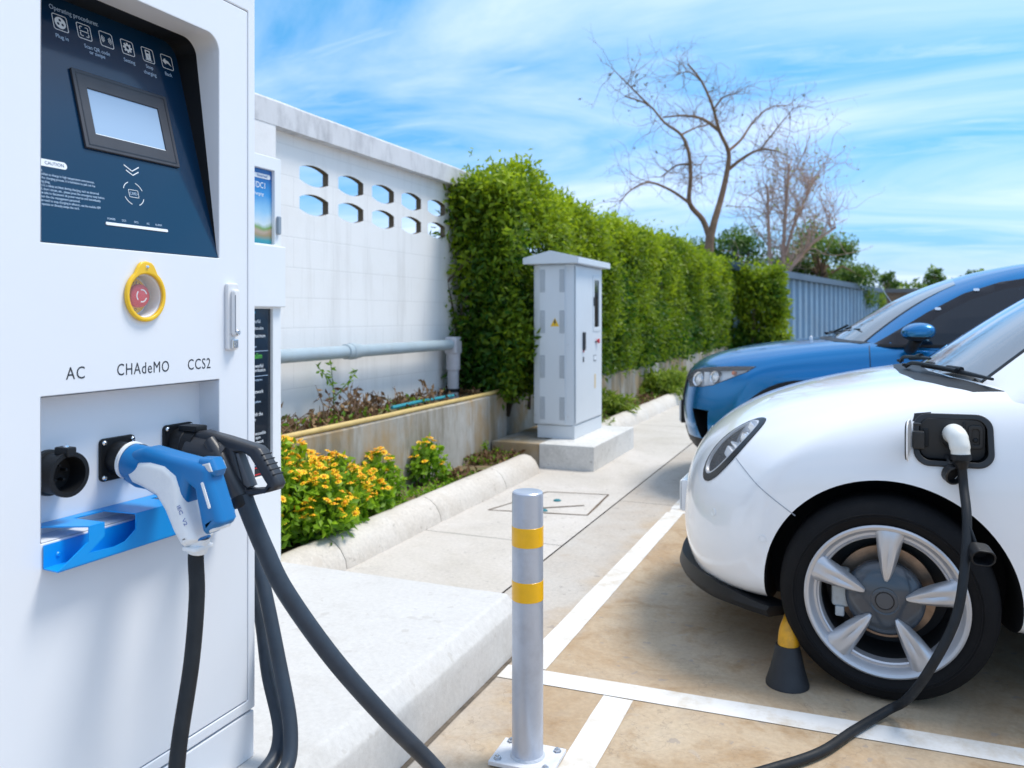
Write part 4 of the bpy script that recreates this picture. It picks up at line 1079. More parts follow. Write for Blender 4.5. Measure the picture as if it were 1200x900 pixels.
# gabled cap, ridge along y
cx = (x0+x1)/2; o_ = .062
bm = bmesh.new()
sec = [(x0-o_, 1.718), (x1+o_, 1.718), (x1+o_, 1.772), (cx, 1.832), (x0-o_, 1.772)]
a = [bm.verts.new((x, y0-o_, z)) for x, z in sec]; c = [bm.verts.new((x, y1+o_, z)) for x, z in sec]
bm.faces.new(a); bm.faces.new(c[::-1])
for k in range(5): bm.faces.new((a[k], c[k], c[(k+1) % 5], a[(k+1) % 5]))
bmesh.ops.recalc_face_normals(bm, faces=bm.faces)
bmesh.ops.bevel(bm, geom=bm.edges[:], offset=.004, segments=2, affect='EDGES')
finish(bm, 'cap', G1, cab)
# window in the side door
SX = x1+.0046
wf = plate('window_frame', [rrect(7.235, 7.465, 1.125, 1.64, .014, 4), rrect(7.275, 7.425, 1.165, 1.60, .006, 3)], YZ(SX-.012), .017, G1, cab, bev=.003)
plate('window_pane', [rrect(7.27, 7.43, 1.16, 1.605)], YZ(SX-.010), .008, mat('dark_pane', (.010, .016, .018), .06, coat=.3), wf)
box('window_clip', (SX+.004, SX+.013, 7.245, 7.272, 1.36, 1.44), BP, wf, bev=.002)
h_ = plate('door_handle', [rrect(6.93, 6.965, .965, 1.125, .006, 4)], YZ(SX), .022, mat('dark_handle', (.03, .035, .04), .35), cab, bev=.005)
plate('handle_tag', [circ(6.95, .955, .010, 16)], YZ(SX), .008, M_['red'], h_)
plate('lock', [rrect(6.935, 6.962, .86, .905, .004)], YZ(SX), .006, mat('dark_lock', (.09, .10, .11), .4), cab, bev=.001)
lathe('stop_button', [(.010, 0), (.010, .012), (.021, .014), (.022, .026), (0, .030)], (SX, 7.36, 1.035), (1, 0, 0), M_['red'], cab, 20)
plate('stop_bracket', [rrect(7.31, 7.345, 1.020, 1.036)], YZ(SX), .010, mat('dark_bracket', (.12, .13, .14), .4), cab)
tp = plate('type_plate', [rrect(7.255, 7.345, .850, .908, .003)], YZ(SX), .002, mat('plate_grey', (.24, .27, .30), .4), cab)
plate('type_plate_field', [rrect(7.265, 7.30, .862, .897), rrect(7.305, 7.337, .862, .897)], YZ(SX+.002), .001, PW, tp)
plate('paper_tag', [rrect(7.285, 7.325, .60, .73)], YZ(SX), .0012, mat('tag_paper', (.60, .46, .25), .7), cab)
box('left_handle', (x0-.012, x0+.006, y0+.10, y0+.13, .98, 1.16), BP, cab, bev=.003)

# ------------------------------------------------------------------ corrugated shed behind the hedge corner
SB = mat('blue_grey_sheet', (.17, .29, .42), .5, var=.06, vscale=1.5, metal=.0, rvar=.1, dirt=(.20, .23, .26), dscale=1.2, damt=.35)
ST = mat('dark_blue_flashing', (.06, .10, .155), .45)
sh = thing('metal_shed', (-2.4, 22.5, 0), 'long blue grey corrugated metal shed wall with dark roof flashing beyond the hedge', 'shed')
A = V((-2.75, 20.9, 0)); B = V((1.05, 43.0, 0)); d = (B-A); Ls = d.length; d.normalize(); nrm = V((d.y, -d.x, 0))
bm = bmesh.new(); rows = []
s_ = 0; pitch = .80
xs = []
while s_ < Ls:
    for f, hh in ((0, 0), (.05, .09), (.35, .09), (.40, 0)): xs.append((min(s_+f*pitch*1.0, Ls), hh))
    s_ += pitch
H = 2.38
lo = [bm.verts.new(A+d*q+nrm*hh) for q, hh in xs]; hi = [bm.verts.new(A+d*q+nrm*hh+V((0, 0, H))) for q, hh in xs]
for k in range(len(xs)-1): bm.faces.new((lo[k], lo[k+1], hi[k+1], hi[k]))
finish(bm, 'corrugated_wall', SB, sh, smooth=False)
Mr = frame(A, d, (0, 0, 1))
def shed_box(name, a0, a1, n0, n1, z0, z1, m):
    bm = bmesh.new(); add_box(bm, a0, a1, n0, n1, z0, z1)
    for v in bm.verts: v.co = A + d*v.co.x + nrm*v.co.y + V((0, 0, v.co.z))
    bmesh.ops.recalc_face_normals(bm, faces=bm.faces); return finish(bm, name, m, sh, smooth=False)
shed_box('corner_post', Ls-.02, Ls+.10, -.12, .05, 0, H-.005, ST)
shed_box('end_wall', Ls-.03, Ls+.02, -5, -.125, 0, H-.02, SB)
bm = bmesh.new()
ra = [A+d*q+nrm*n_+V((0, 0, z)) for q in (-.2, Ls+.3) for n_, z in ((.22, H+.0), (.22, H+.20), (-5.2, H+.95), (-5.2, H+.80))]
vs = [bm.verts.new(p) for p in ra]
for f in ((0, 1, 2, 3), (7, 6, 5, 4), (0, 4, 5, 1), (1, 5, 6, 2), (2, 6, 7, 3), (3, 7, 4, 0)): bm.faces.new([vs[k] for k in f])
bmesh.ops.recalc_face_normals(bm, faces=bm.faces); finish(bm, 'roof', ST, sh, smooth=False)
for q in (1.6, 5.0):
    shed_box('notice_plate', q, q+.35, .036, .05, 1.2, 1.75, mat('pale_notice', (.26, .32, .38), .6))

# brown brick wall with dark coping to the right of the shed
bw2 = thing('brick_wall', (4, 46, 0), 'dark brown wall with grey coping to the right of the blue grey shed', 'wall')
bk = bpy.data.materials.new('brown_brick'); bk.use_nodes = True
nt = bk.node_tree; p = nt.nodes['Principled BSDF']; tc = nd(nt, 'ShaderNodeTexCoord'); mp = nd(nt, 'ShaderNodeMapping'); mp.inputs['Rotation'].default_value = (radians(90), 0, 0)
br_ = nd(nt, 'ShaderNodeTexBrick'); nt.links.new(tc.outputs['Object'], mp.inputs[0]); nt.links.new(mp.outputs[0], br_.inputs['Vector'])
br_.inputs['Scale'].default_value = 2.2; br_.inputs['Color1'].default_value = (.10, .065, .04, 1); br_.inputs['Color2'].default_value = (.15, .10, .06, 1); br_.inputs['Mortar'].default_value = (.20, .17, .13, 1)
nt.links.new(br_.outputs['Color'], p.inputs['Base Color']); p.inputs['Roughness'].default_value = .9
box('wall', (1.6, 30, 46.5, 46.8, 0, 2.45), bk, bw2); box('coping', (1.5, 30.1, 46.4, 46.9, 2.453, 2.66), mat('dark_coping', (.11, .12, .13), .8), bw2, bev=.02)
# ------------------------------------------------------------------ leaves and wood
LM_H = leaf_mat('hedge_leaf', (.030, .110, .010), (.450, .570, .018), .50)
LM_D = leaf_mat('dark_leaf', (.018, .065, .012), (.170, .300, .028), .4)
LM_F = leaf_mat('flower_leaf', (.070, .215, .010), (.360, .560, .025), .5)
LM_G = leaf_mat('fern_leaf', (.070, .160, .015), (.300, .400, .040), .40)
LM_T = leaf_mat('tree_leaf', (.030, .095, .015), (.300, .420, .045), .45)
LM_Y = leaf_mat('far_leaf', (.080, .150, .030), (.320, .420, .050), .40)
BK = mat('bark', (.23, .14, .085), .9, var=.3, vscale=6, bump=.5, bscale=30)
BKP = mat('pink_bark', (.42, .29, .23), .9, var=.25, vscale=5, bump=.3, bscale=30)
TW = mat('hedge_stem', (.07, .05, .03), .9)

def hedge(name, label, x_in, x_out, y0, y1, zb, zt, n_sprays, lm, seed, per=11, droop_z=.0, dens_near=True, size=.066):
    """trimmed hedge: sprays of leaves over the front face, both ends, the top and through the outer part of its depth"""
    rng = np.random.default_rng(seed)
    t = thing(name, ((x_in+x_out)/2, (y0+y1)/2, zb), label, 'hedge', 'clipped hedges')
    # woody core: many thin stems
    bm = bmesh.new()
    y = y0+.15
    while y < y1-.1:
        x = (x_in+x_out)/2 + rng.uniform(-.12, .12)
        p = [V((x, y, zb-.25))]
        for k in range(4): p.append(p[-1] + V((rng.normal()*.06, rng.normal()*.08, (zt-zb)*.22)))
        add_tube(bm, p, [.028, .024, .018, .012, .007], 6)
        for k in range(5):
            b_ = p[1+k % 3]; e = V((rng.uniform(x_out+.12, x_in-.12), b_.y+rng.normal()*.25, b_.z+rng.uniform(.1, .5)))
            add_tube(bm, [b_, (b_+e)/2+V((0, 0, .06)), e], [.012, .008, .004], 5)
        y += .30
    finish(bm, 'stems', TW, t)
    P, N, Sz, T = [], [], [], []
    A_front = (y1-y0)*(zt-zb); A_end = (x_in-x_out)*(zt-zb); A_top = (y1-y0)*(x_in-x_out); A_back = A_front*.35
    areas = np.array([A_front*1.0, A_end*1.6, A_end*.6, A_top, A_back]); areas /= areas.sum()
    for s_ in range(n_sprays):
        f = rng.choice(5, p=areas)
        u = rng.random(); v = rng.random()
        yy = y0 + (y1-y0)*(u**1.35 if dens_near else u)
        zz = zb + (zt-zb)*v; xx = x_out + (x_in-x_out)*rng.random()
        dep = rng.random()**1.8*.28
        if f == 0: p = V((x_in-dep, yy, zz)); n = V((1, 0, .25))
        elif f == 1: p = V((xx, y0+dep+(zt-zz)*.11, zz)); n = V((0, -1, .2))
        elif f == 2: p = V((xx, y1-dep, zz)); n = V((0, 1, .2))
        elif f == 3: p = V((xx, yy, zt-dep)); n = V((0, 0, 1))
        else: p = V((x_out+dep, yy, zz)); n = V((-1, 0, .2))
        # rounded arris along the top, uneven growth
        lump = .22*noise.noise(p*1.1) + .10*noise.noise(p*2.7+V((5, 0, 0)))
        if p.z > zt-.3:
            k = (p.z-(zt-.3))/.3
            if f in (0, 4): p.x += (-1 if f == 0 else 1)*.16*k*k
            if f == 1: p.y += .18*k*k
        p = p + n.normalized()*lump
        if f == 3 or p.z > zt-.25: p.z += .24*max(0, noise.noise(p*1.6+V((2, 9, 0))))
        if noise.noise(p*1.9+V((3, 3, 3))) < -.24 and rng.random() < .8: continue       # gaps
        clump = .5+.9*noise.noise(p*1.5+V((0, 7, 1)))
        top_tint = max(0, min(1, (p.z-zb)/(zt-zb)*1.0-.20)) + (.30 if f == 3 else 0)  # fresh growth and sunlit tops are both put into the leaf tint
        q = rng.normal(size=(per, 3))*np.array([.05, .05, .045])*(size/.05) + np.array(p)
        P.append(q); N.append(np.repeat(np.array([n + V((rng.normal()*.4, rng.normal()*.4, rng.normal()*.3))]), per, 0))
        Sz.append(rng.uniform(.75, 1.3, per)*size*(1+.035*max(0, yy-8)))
        T.append(np.clip(.05 + .42*top_tint + .45*(clump-.5) + .10*rng.normal(size=per) + (.18 if dep < .05 else -.06), 0, 1))
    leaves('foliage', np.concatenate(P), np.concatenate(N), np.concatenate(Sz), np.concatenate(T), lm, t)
    # long shoots sticking out of the top
    P, N, Sz, T = [], [], [], []
    for s_ in range(int((y1-y0)*9)):
        yy = y0 + (y1-y0)*rng.random()**1.2; xx = rng.uniform(x_out+.1, x_in); z = zt-.05+.1*noise.noise(V((xx*1.6, yy*1.6, 3)))
        L_ = rng.uniform(.08, .36); e = V((xx+rng.normal()*.06, yy+rng.normal()*.06, z+L_))
        for k in range(9):
            P.append(list(V((xx, yy, z)).lerp(e, k/8.)+V((rng.normal(), rng.normal(), rng.normal()))*.014)); N.append([rng.normal(), rng.normal(), .8]); Sz.append(size*rng.uniform(.6, 1.1)); T.append(rng.uniform(.55, 1))
    leaves('shoot_leaves', P, N, Sz, T, lm, t)
    return t

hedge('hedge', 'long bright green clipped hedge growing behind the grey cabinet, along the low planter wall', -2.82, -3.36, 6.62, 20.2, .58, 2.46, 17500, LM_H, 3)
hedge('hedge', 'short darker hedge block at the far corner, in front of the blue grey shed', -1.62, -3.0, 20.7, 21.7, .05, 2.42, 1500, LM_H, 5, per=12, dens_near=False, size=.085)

# drooping twigs at the near end of the hedge reach in front of the wall
# ------------------------------------------------------------------ yellow-flowered bedding plants
PET = mat('yellow_petals', (.95, .60, .008), .55, var=.2, vscale=30)
CEN = mat('orange_flower_head', (.85, .33, .004), .7, var=.25, vscale=60)
def flower_mesh():
    bm = bmesh.new()
    n = 10
    c = bm.verts.new((0, 0, .001))
    for k in range(n):
        a = 2*pi*k/n; w_ = .30
        p0 = bm.verts.new((.004*cos(a-w_), .004*sin(a-w_), .001)); p1 = bm.verts.new((.004*cos(a+w_), .004*sin(a+w_), .001))
        q0 = bm.verts.new((.0135*cos(a-w_*.8), .0135*sin(a-w_*.8), .0035)); q1 = bm.verts.new((.0135*cos(a+w_*.8), .0135*sin(a+w_*.8), .0035))
        e = bm.verts.new((.0165*cos(a), .0165*sin(a), .001))
        bm.faces.new((p0, q0, e, q1, p1))
    bm.verts.remove(c)
    me = bpy.data.meshes.new('blossom'); bm.to_mesh(me); bm.free(); me.materials.append(PET)
    bm = bmesh.new(); add_lathe(bm, [(.0055, 0), (.0065, .003), (.0045, .0065), (0, .0075)], (0, 0, .0005), (0, 0, 1), 10)
    mc = bpy.data.meshes.new('flower_centre'); bm.to_mesh(mc); bm.free(); mc.materials.append(CEN); mc.shade_smooth()
    return me, mc
FM, FC = flower_mesh()
proto_flower = None
def flower_plant(x, y, z0, r, h, nfl, label, seed, nlv):
    global proto_flower
    rng = np.random.default_rng(seed)
    t = thing('flowering_plant', (x, y, z0), label, 'flowers', 'yellow bedding plants')
    bm = bmesh.new(); P, N, Sz, T = [], [], [], []
    def surf():
        a = rng.uniform(0, 2*pi); q = rng.random()**.55
        hh = h*(1-.62*q*q)*(1+.18*noise.noise(V((cos(a)*q*3+x, sin(a)*q*3, seed))))
        return V((x+r*q*cos(a), y+r*q*sin(a), z0+hh)), q, a
    for k in range(int(nlv/24)):
        p, q, a = surf()
        b = V((x+(p.x-x)*.45, y+(p.y-y)*.45, z0))
        add_tube(bm, [b, (b+p)/2+V((0, 0, .03)), p], [.004, .003, .002], 4)
    for k in range(nlv):
        p, q, a = surf(); f = rng.random()**.6
        pp = V((x, y, z0)).lerp(p, 1)
        pp.z = z0 + (p.z-z0)*(.15+.85*f)
        pp.x = x+(p.x-x)*(.75+.25*f); pp.y = y+(p.y-y)*(.75+.25*f)
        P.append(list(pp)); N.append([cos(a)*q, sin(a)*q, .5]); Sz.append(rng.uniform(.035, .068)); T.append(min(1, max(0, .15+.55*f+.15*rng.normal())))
    finish(bm, 'stems', mat('green_stem', (.06, .14, .02), .7) if 'green_stem' not in bpy.data.materials else bpy.data.materials['green_stem'], t)
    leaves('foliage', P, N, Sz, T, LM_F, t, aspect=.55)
    for k in range(nfl):
        p, q, a = surf(); p.z += .012+.015*rng.random()
        o = bpy.data.objects.new('blossom', FM); COL.objects.link(o); o.parent = t
        o.location = p - V((x, y, z0)); s_ = rng.uniform(1.0, 1.7); o.scale = (s_, s_, s_)
        o.rotation_euler = (rng.normal()*.35-.2*q*sin(a), rng.normal()*.35+.3*q*cos(a), rng.uniform(0, 6))
        c = bpy.data.objects.new('flower_centre', FC); COL.objects.link(c); c.parent = o
    return t
FLB = 'dense yellow-flowered plant, '
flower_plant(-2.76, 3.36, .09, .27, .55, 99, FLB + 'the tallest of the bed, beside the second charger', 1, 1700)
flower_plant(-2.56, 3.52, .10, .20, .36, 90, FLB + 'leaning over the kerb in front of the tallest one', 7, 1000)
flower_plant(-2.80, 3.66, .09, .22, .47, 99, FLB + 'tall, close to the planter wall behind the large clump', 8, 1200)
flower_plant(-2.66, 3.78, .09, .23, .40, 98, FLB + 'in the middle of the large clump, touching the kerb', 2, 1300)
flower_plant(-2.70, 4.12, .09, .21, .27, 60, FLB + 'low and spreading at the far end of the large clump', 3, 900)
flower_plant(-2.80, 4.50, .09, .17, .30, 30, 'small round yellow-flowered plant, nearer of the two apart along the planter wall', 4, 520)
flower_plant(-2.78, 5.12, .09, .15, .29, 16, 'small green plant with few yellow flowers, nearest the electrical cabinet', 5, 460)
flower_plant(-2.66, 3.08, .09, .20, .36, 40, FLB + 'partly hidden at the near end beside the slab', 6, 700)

# ------------------------------------------------------------------ grass-like ferns along the far bed, weeds in the planter
def blade_plant(name, x, y, z0, n, L_, label, m, seed, spread=.5, group='fern clumps along the kerb', cat='plant'):
    rng = np.random.default_rng(seed)
    t = thing(name, (x, y, z0), label, cat, group)
    P, N, Sz, T = [], [], [], []; bm = bmesh.new()
    for k in range(n):
        a = rng.uniform(0, 2*pi); e = rng.uniform(.35, 1.25); ll = L_*rng.uniform(.6, 1.1)
        d_ = V((cos(a)*cos(e), sin(a)*cos(e), sin(e)))
        b = V((x+rng.normal()*.04*spread*2, y+rng.normal()*.05*spread*2, z0-.02)); pts = [b, b+d_*ll*.5, b+d_*ll+V((0, 0, -.18*ll))]
        pts = smooth_path(pts, 4); add_tube(bm, pts, [.003]*len(pts), 3)
        for i, q in enumerate(pts[1:]):
            for s_ in range(5):
                P.append(list(q+V((rng.normal(), rng.normal(), rng.normal()))*.012)); N.append([d_.x, d_.y, .6]); Sz.append(rng.uniform(.05, .10)*L_/.4); T.append(min(1, max(0, .45+.28*rng.normal()+.06*i)))
    finish(bm, 'stems', bpy.data.materials['green_stem'], t)
    leaves('fronds', P, N, Sz, T, m, t, aspect=.28)
    return t
blade_plant('fern', -2.68, 9.55, .09, 34, .42, 'loose spiky green fern beside the far kerb just past the cabinet', LM_G, 21)
blade_plant('fern', -2.62, 12.0, .09, 60, .50, 'full yellow green fern clump by the nose of the blue car', LM_G, 22, .9)
blade_plant('fern', -2.62, 12.9, .09, 44, .45, 'yellow green fern clump farthest along the kerb', LM_G, 24, .9)
blade_plant('fern', -2.55, 8.35, .09, 26, .20, 'low yellow green tuft at the foot of the cabinet plinth', LM_G, 23, .9)
blade_plant('weed', -2.84, 6.25, .09, 8, .17, 'small green weed against the near side of the cabinet plinth', LM_F, 25, .3, 'weeds')
# tall thin weed in the planter
t = thing('weed', (-3.22, 4.62, .56), 'thin upright weed with small green leaves in front of the white wall', 'plant', 'weeds')
rng = np.random.default_rng(30); bm = bmesh.new(); P, N, Sz, T = [], [], [], []
for b, e in (((-3.22, 4.62, .55), (-3.20, 4.55, .98)), ((-3.22, 4.62, .72), (-3.15, 4.80, .90)), ((-3.21, 4.60, .8), (-3.25, 4.48, .93))):
    p = [V(b), (V(b)+V(e))/2+V((.0, .015, 0)), V(e)]; add_tube(bm, p, [.005, .004, .002], 5)
    for k in range(16): P.append(list(V(b).lerp(V(e), .35+.65*k/15))); N.append(list(rng.normal(size=3))); Sz.append(.045); T.append(rng.uniform(.2, .7))
finish(bm, 'stems', bpy.data.materials['green_stem'], t); leaves('foliage', P, N, Sz, T, LM_F, t)
DRY = leaf_mat('dry_leaf', (.10, .045, .02), (.30, .19, .09), .1, .8)
for (x, y, n, hh, lab) in ((-3.2, 4.05, 60, .20, 'small dry brown weed at the left end of the planter'), (-3.16, 4.62, 170, .33, 'dry brown bush with bare twigs in the middle of the planter'),
                         (-3.18, 5.15, 160, .26, 'low spreading dry brown bush left of the drain pipe bend'), (-3.14, 5.75, 130, .24, 'dark dry brown bush close to the drain pipe bend')):
    t = thing('dry_bush', (x, y, .55), lab, 'plant', 'dry plants in the planter'); bm = bmesh.new(); P, N, Sz, T = [], [], [], []
    for k in range(26):
        a = rng.uniform(0, 2*pi); e = rng.uniform(.3, 1.4); ll = hh*rng.uniform(.4, .95)
        b = V((x+rng.normal()*.05, y+rng.normal()*.16, .55)); q = b+V((cos(a)*cos(e)*.6, sin(a)*cos(e), sin(e)))*ll
        add_tube(bm, [b, (b+q)/2+V((rng.normal()*.02, rng.normal()*.02, .01)), q], [.005, .004, .002], 4)
        for i in range(max(1, n//26)): P.append(list(b.lerp(q, rng.uniform(.3, 1)))); N.append(list(rng.normal(size=3))); Sz.append(rng.uniform(.03, .06)); T.append(rng.random())
    finish(bm, 'twigs', BK, t); leaves('foliage', P, N, Sz, T, DRY, t)
    
# litter: loose dry leaves and low ground cover in both beds
rng = np.random.default_rng(40)
def litter(name, n, x0, x1, y0, y1, z, m, sz, tl, th):
    P = np.stack([rng.uniform(x0, x1, n), rng.uniform(y0, y1, n), z+rng.random(n)*.035], 1)
    keep = np.array([noise.noise(V((p[0]*3, p[1]*2.2, 1))) > -.1 for p in P]); P = P[keep]; k = len(P)
    N = np.stack([rng.normal(size=k)*.4, rng.normal(size=k)*.4, np.ones(k)], 1)
    o = leaves(name, P, N, rng.uniform(sz*.6, sz*1.4, k), rng.uniform(tl, th, k), m, aspect=.5); o['kind'] = 'stuff'
litter('dry_leaf_litter', 1500, -3.38, -3.0, 3.0, 6.7, .57, DRY, .05, 0, 1)
litter('dry_leaf_litter', 900, -2.88, -2.55, 5.2, 6.38, .09, DRY, .05, 0, .8)
litter('dry_leaf_litter', 1400, -2.84, -2.45, 7.8, 15, .09, DRY, .06, 0, .8)
litter('ground_cover', 1500, -2.88, -2.56, 4.0, 6.3, .085, LM_F, .035, .1, .8)
litter('ground_cover', 500, -3.35, -3.02, 4.0, 6.4, .575, LM_F, .04, .1, .6)
litter('ground_cover', 1200, -2.84, -2.48, 7.8, 20, .09, LM_G, .06, .1, .8)
t = thing('plastic_scrap', (-3.05, 5.4, .6), 'torn teal plastic strip lying in the planter behind the hose', 'scrap')
tube('strip', [(-3.03, 5.05, .615), (-3.02, 5.35, .622), (-3.06, 5.62, .612), (-3.02, 6.0, .617)], .014, mat('teal_strip', (.02, .26, .32), .5), t, 6, smooth=4)

# ------------------------------------------------------------------ trees
def limb(bm, p, r0, r1, segs=8):
    q = smooth_path(p, 4); n = len(q)
    add_tube(bm, q, [r0+(r1-r0)*(k/(n-1))**.8 for k in range(n)], segs)
    return q
def twigs(bm, p, d, L_, r, depth, rng, kids=3, up=.15, ends=None):
    """crooked twig with side twigs"""
    pts = [p]; dd = d.normalized()
    for k in range(4):
        dd = (dd + V(rng.normal(size=3))*.30 + V((0, 0, up*.4))).normalized(); pts.append(pts[-1]+dd*L_/4)
    add_tube(bm, pts, [r*(1-.16*k) for k in range(5)], 5 if r > .012 else 4, caps=False)
    if ends is not None: ends.append(pts[-1])
    if depth > 0:
        for k in range(kids):
            i = rng.integers(1, 5)
            twigs(bm, pts[i], (dd*.5+V(rng.normal(size=3))*.8+V((0, 0, up))), L_*rng.uniform(.45, .7), r*.52, depth-1, rng, kids, up, ends)

# tall bare tree behind the hedge; limbs follow the real crown, spread in depth
OX, OY = -3.49, 21.9
def TR(px, py, dy=0):
    """a point of the tree from its position in the crown (metres across and up)"""
    return V((OX + px*.9231, OY + px*.3846 + dy, py))
bt_ = thing('bare_tree', (OX, OY, 0), 'tall leafless brown tree with a forked trunk rising behind the hedge', 'tree', 'bare trees')
def mp_(px, py): return (px-832)*.0225, 1.27+(370-py)*.0225
def Q(px, py, dy=0): a, b_ = mp_(px, py); return TR(a, b_, dy)
bm = bmesh.new()
L1 = limb(bm, [TR(.05, -.05), Q(832, 340), Q(831, 300), Q(833, 272)], .15, .115, 12)
main = limb(bm, [Q(833, 278), Q(838, 258), Q(845, 228, .2), Q(851, 196, .3), Q(852, 175, .3), Q(842, 152, .2), Q(834, 122, .1), Q(822, 95, 0), Q(808, 78, -.2)], .105, .020, 10)
left = limb(bm, [Q(832, 280), Q(824, 258), Q(811, 240, -.3), Q(813, 212, -.4), Q(812, 185, -.5), Q(803, 163, -.5), Q(785, 150, -.6), Q(767, 130, -.6), Q(742, 122, -.8)], .085, .018, 10)
finish(bm, 'trunk', BK, bt_)
rng = np.random.default_rng(77)
brs = [([Q(842, 152, .2), Q(820, 135, .5), Q(795, 128, .8), Q(768, 128, 1.0)], .055, .02), ([Q(852, 175, .3), Q(866, 158, .6), Q(878, 135, .9), Q(898, 114, 1.2), Q(925, 110, 1.3)], .045, .012),
       ([Q(853, 196, .3), Q(872, 185, 0), Q(893, 178, -.3), Q(915, 182, -.5)], .055, .02), ([Q(893, 178, -.3), Q(908, 160, -.4), Q(932, 133, -.6)], .03, .01),
       ([Q(811, 240, -.3), Q(792, 227, -.6), Q(770, 220, -.9), Q(752, 230, -1.1), Q(742, 243, -1.2)], .045, .014), ([Q(812, 196, -.4), Q(795, 196, -.2), Q(775, 208, 0)], .035, .013),
       ([Q(803, 163, -.5), Q(820, 152, -.3), Q(828, 150, -.2)], .03, .012), ([Q(836, 128, .1), Q(850, 118, -.3), Q(868, 116, -.6)], .03, .01), ([Q(822, 95, 0), Q(805, 80, .4), Q(790, 78, .7)], .028, .009),
       ([Q(767, 130, -.6), Q(752, 115, -1.0), Q(735, 98, -1.2)], .03, .01), ([Q(830, 185, -.2), Q(826, 200, -.6), Q(830, 215, -.9)], .015, .008)]
tips = []
for p_, r0, r1 in brs:
    bm = bmesh.new(); q = limb(bm, p_, r0, r1, 7)
    for k in range(15):
        i = rng.integers(len(q)//3, len(q)); d_ = (q[-1]-q[0]).normalized()
        twigs(bm, q[i], d_*.4+V(rng.normal(size=3))*.7+V((0, 0, .15)), rng.uniform(.5, 1.2), .008, 2, rng, 2, .05, tips)
    finish(bm, 'branch', BK, bt_)
bm = bmesh.new()
for q in (main, left):
    for k in range(30):
        i = rng.integers(len(q)//3, len(q)); twigs(bm, q[i], V(rng.normal(size=3))+V((0, 0, .2)), rng.uniform(.5, 1.3), .008, 2, rng, 2, .05, tips)
finish(bm, 'twigs', BK, bt_)
tp_ = [p for p in tips if rng.random() < .03] + [TR(-1.7, 7.4)+V(rng.normal(size=3))*.18 for k in range(14)] + [TR(-2.0, 7.0)+V(rng.normal(size=3))*.2 for k in range(8)]
leaves('withered_leaves', [list(p) for p in tp_], rng.normal(size=(len(tp_), 3)), rng.uniform(.06, .13, len(tp_)), rng.uniform(0, .8, len(tp_)), leaf_mat('withered', (.10, .07, .03), (.16, .17, .04), .2), bt_)

# paler bare tree with many upright stems
OX2, OY2 = -2.2, 27.25
pt = thing('bare_tree', (OX2, OY2, 0), 'smaller pinkish bare tree with a fan of upright stems, right of the tall one', 'tree', 'bare trees')
rng = np.random.default_rng(91)
def Q2(px, py, dy=0):
    k = .0271; a = (px-912)*k; return V((OX2 + a*.9231, OY2 + a*.3846 + dy, 1.27+(370-py)*k))
bm = bmesh.new()
stems = [[Q2(908, 395), Q2(906, 335), Q2(902, 300), Q2(899, 255, .4), Q2(897, 215, .6)], [Q2(914, 395), Q2(916, 335), Q2(918, 290), Q2(922, 240, -.3), Q2(926, 195, -.5)],
         [Q2(918, 395), Q2(922, 325), Q2(938, 300), Q2(955, 285, -.6), Q2(980, 270, -.9)], [Q2(920, 300), Q2(930, 265), Q2(940, 235, .8), Q2(950, 210, 1)]]
sq = [limb(bm, s_, .11 if i < 3 else .06, .03, 8) for i, s_ in enumerate(stems)]
finish(bm, 'trunk', BKP, pt)
bm = bmesh.new(); tips2 = []
for q in sq:
    for k in range(30):
        i = rng.integers(len(q)//3, len(q)); twigs(bm, q[i], V(rng.normal(size=3))*.75+V((0, 0, .85)), rng.uniform(.8, 1.9), .017, 2, rng, 3, .35, tips2)
finish(bm, 'twigs', BKP, pt)
tp_ = [p for p in tips2 if rng.random() < .30]
leaves('sparse_leaves', [list(p) for p in tp_], rng.normal(size=(len(tp_), 3)), rng.uniform(.06, .13, len(tp_)), rng.uniform(.1, 1, len(tp_)), leaf_mat('sparse_leaf', (.26, .20, .08), (.46, .50, .08), .4), pt)

def leafy_tree(x, y, h, r, zc, n, label, lm, seed, tlo=0., thi=1., squash=.8, size=.16, group='green trees beyond the shed'):
    rng = np.random.default_rng(seed)
    t = thing('leafy_tree', (x, y, 0), label, 'tree', group)
    bm = bmesh.new(); limb(bm, [V((x, y, -.1)), V((x+rng.normal()*.1, y, zc*.5)), V((x+rng.normal()*.2, y, zc))], r*.09, r*.05, 8)
    cl = []
    for k in range(26):
        d_ = V(rng.normal(size=3)); d_.normalize(); d_.z *= squash
        q = V((x, y, zc)) + d_*r*rng.uniform(.45, .95); cl.append((q, r*rng.uniform(.22, .42)))
        if k < 14: add_tube(bm, [V((x, y, zc-.3*r)), (V((x, y, zc))+q)/2+V((0, 0, .1*r)), q], [r*.035, r*.022, r*.008], 5)
    finish(bm, 'trunk', BK, t)
    per = n//len(cl); P, N, Sz, T = [], [], [], []
    for q, rr in cl:
        g = rng.normal(size=(per, 3)); g /= np.linalg.norm(g, axis=1, keepdims=True); rad = rr*rng.random(per)**.45
        P.append(np.array(q)+g*rad[:, None]*np.array([1, 1, .75])); N.append(g+np.array([0, 0, .5])); Sz.append(rng.uniform(.7, 1.3, per)*size)
        T.append(np.clip(tlo+(thi-tlo)*(.45+.4*rng.normal()*.5+.18*rng.normal(size=per)+.25*g[:, 2]), 0, 1))
    leaves('crown', np.concatenate(P), np.concatenate(N), np.concatenate(Sz), np.concatenate(T), lm, t)
    return t
leafy_tree(-4.05, 33.0, 5, 1.95, 3.3, 6500, 'dense dark green tree between the two bare trees', LM_D, 51, 0, .75)
leafy_tree(-4.9, 33.8, 4, 1.3, 2.4, 2500, 'low dark green tree behind the forked bare trunk', LM_D, 55, 0, .6)
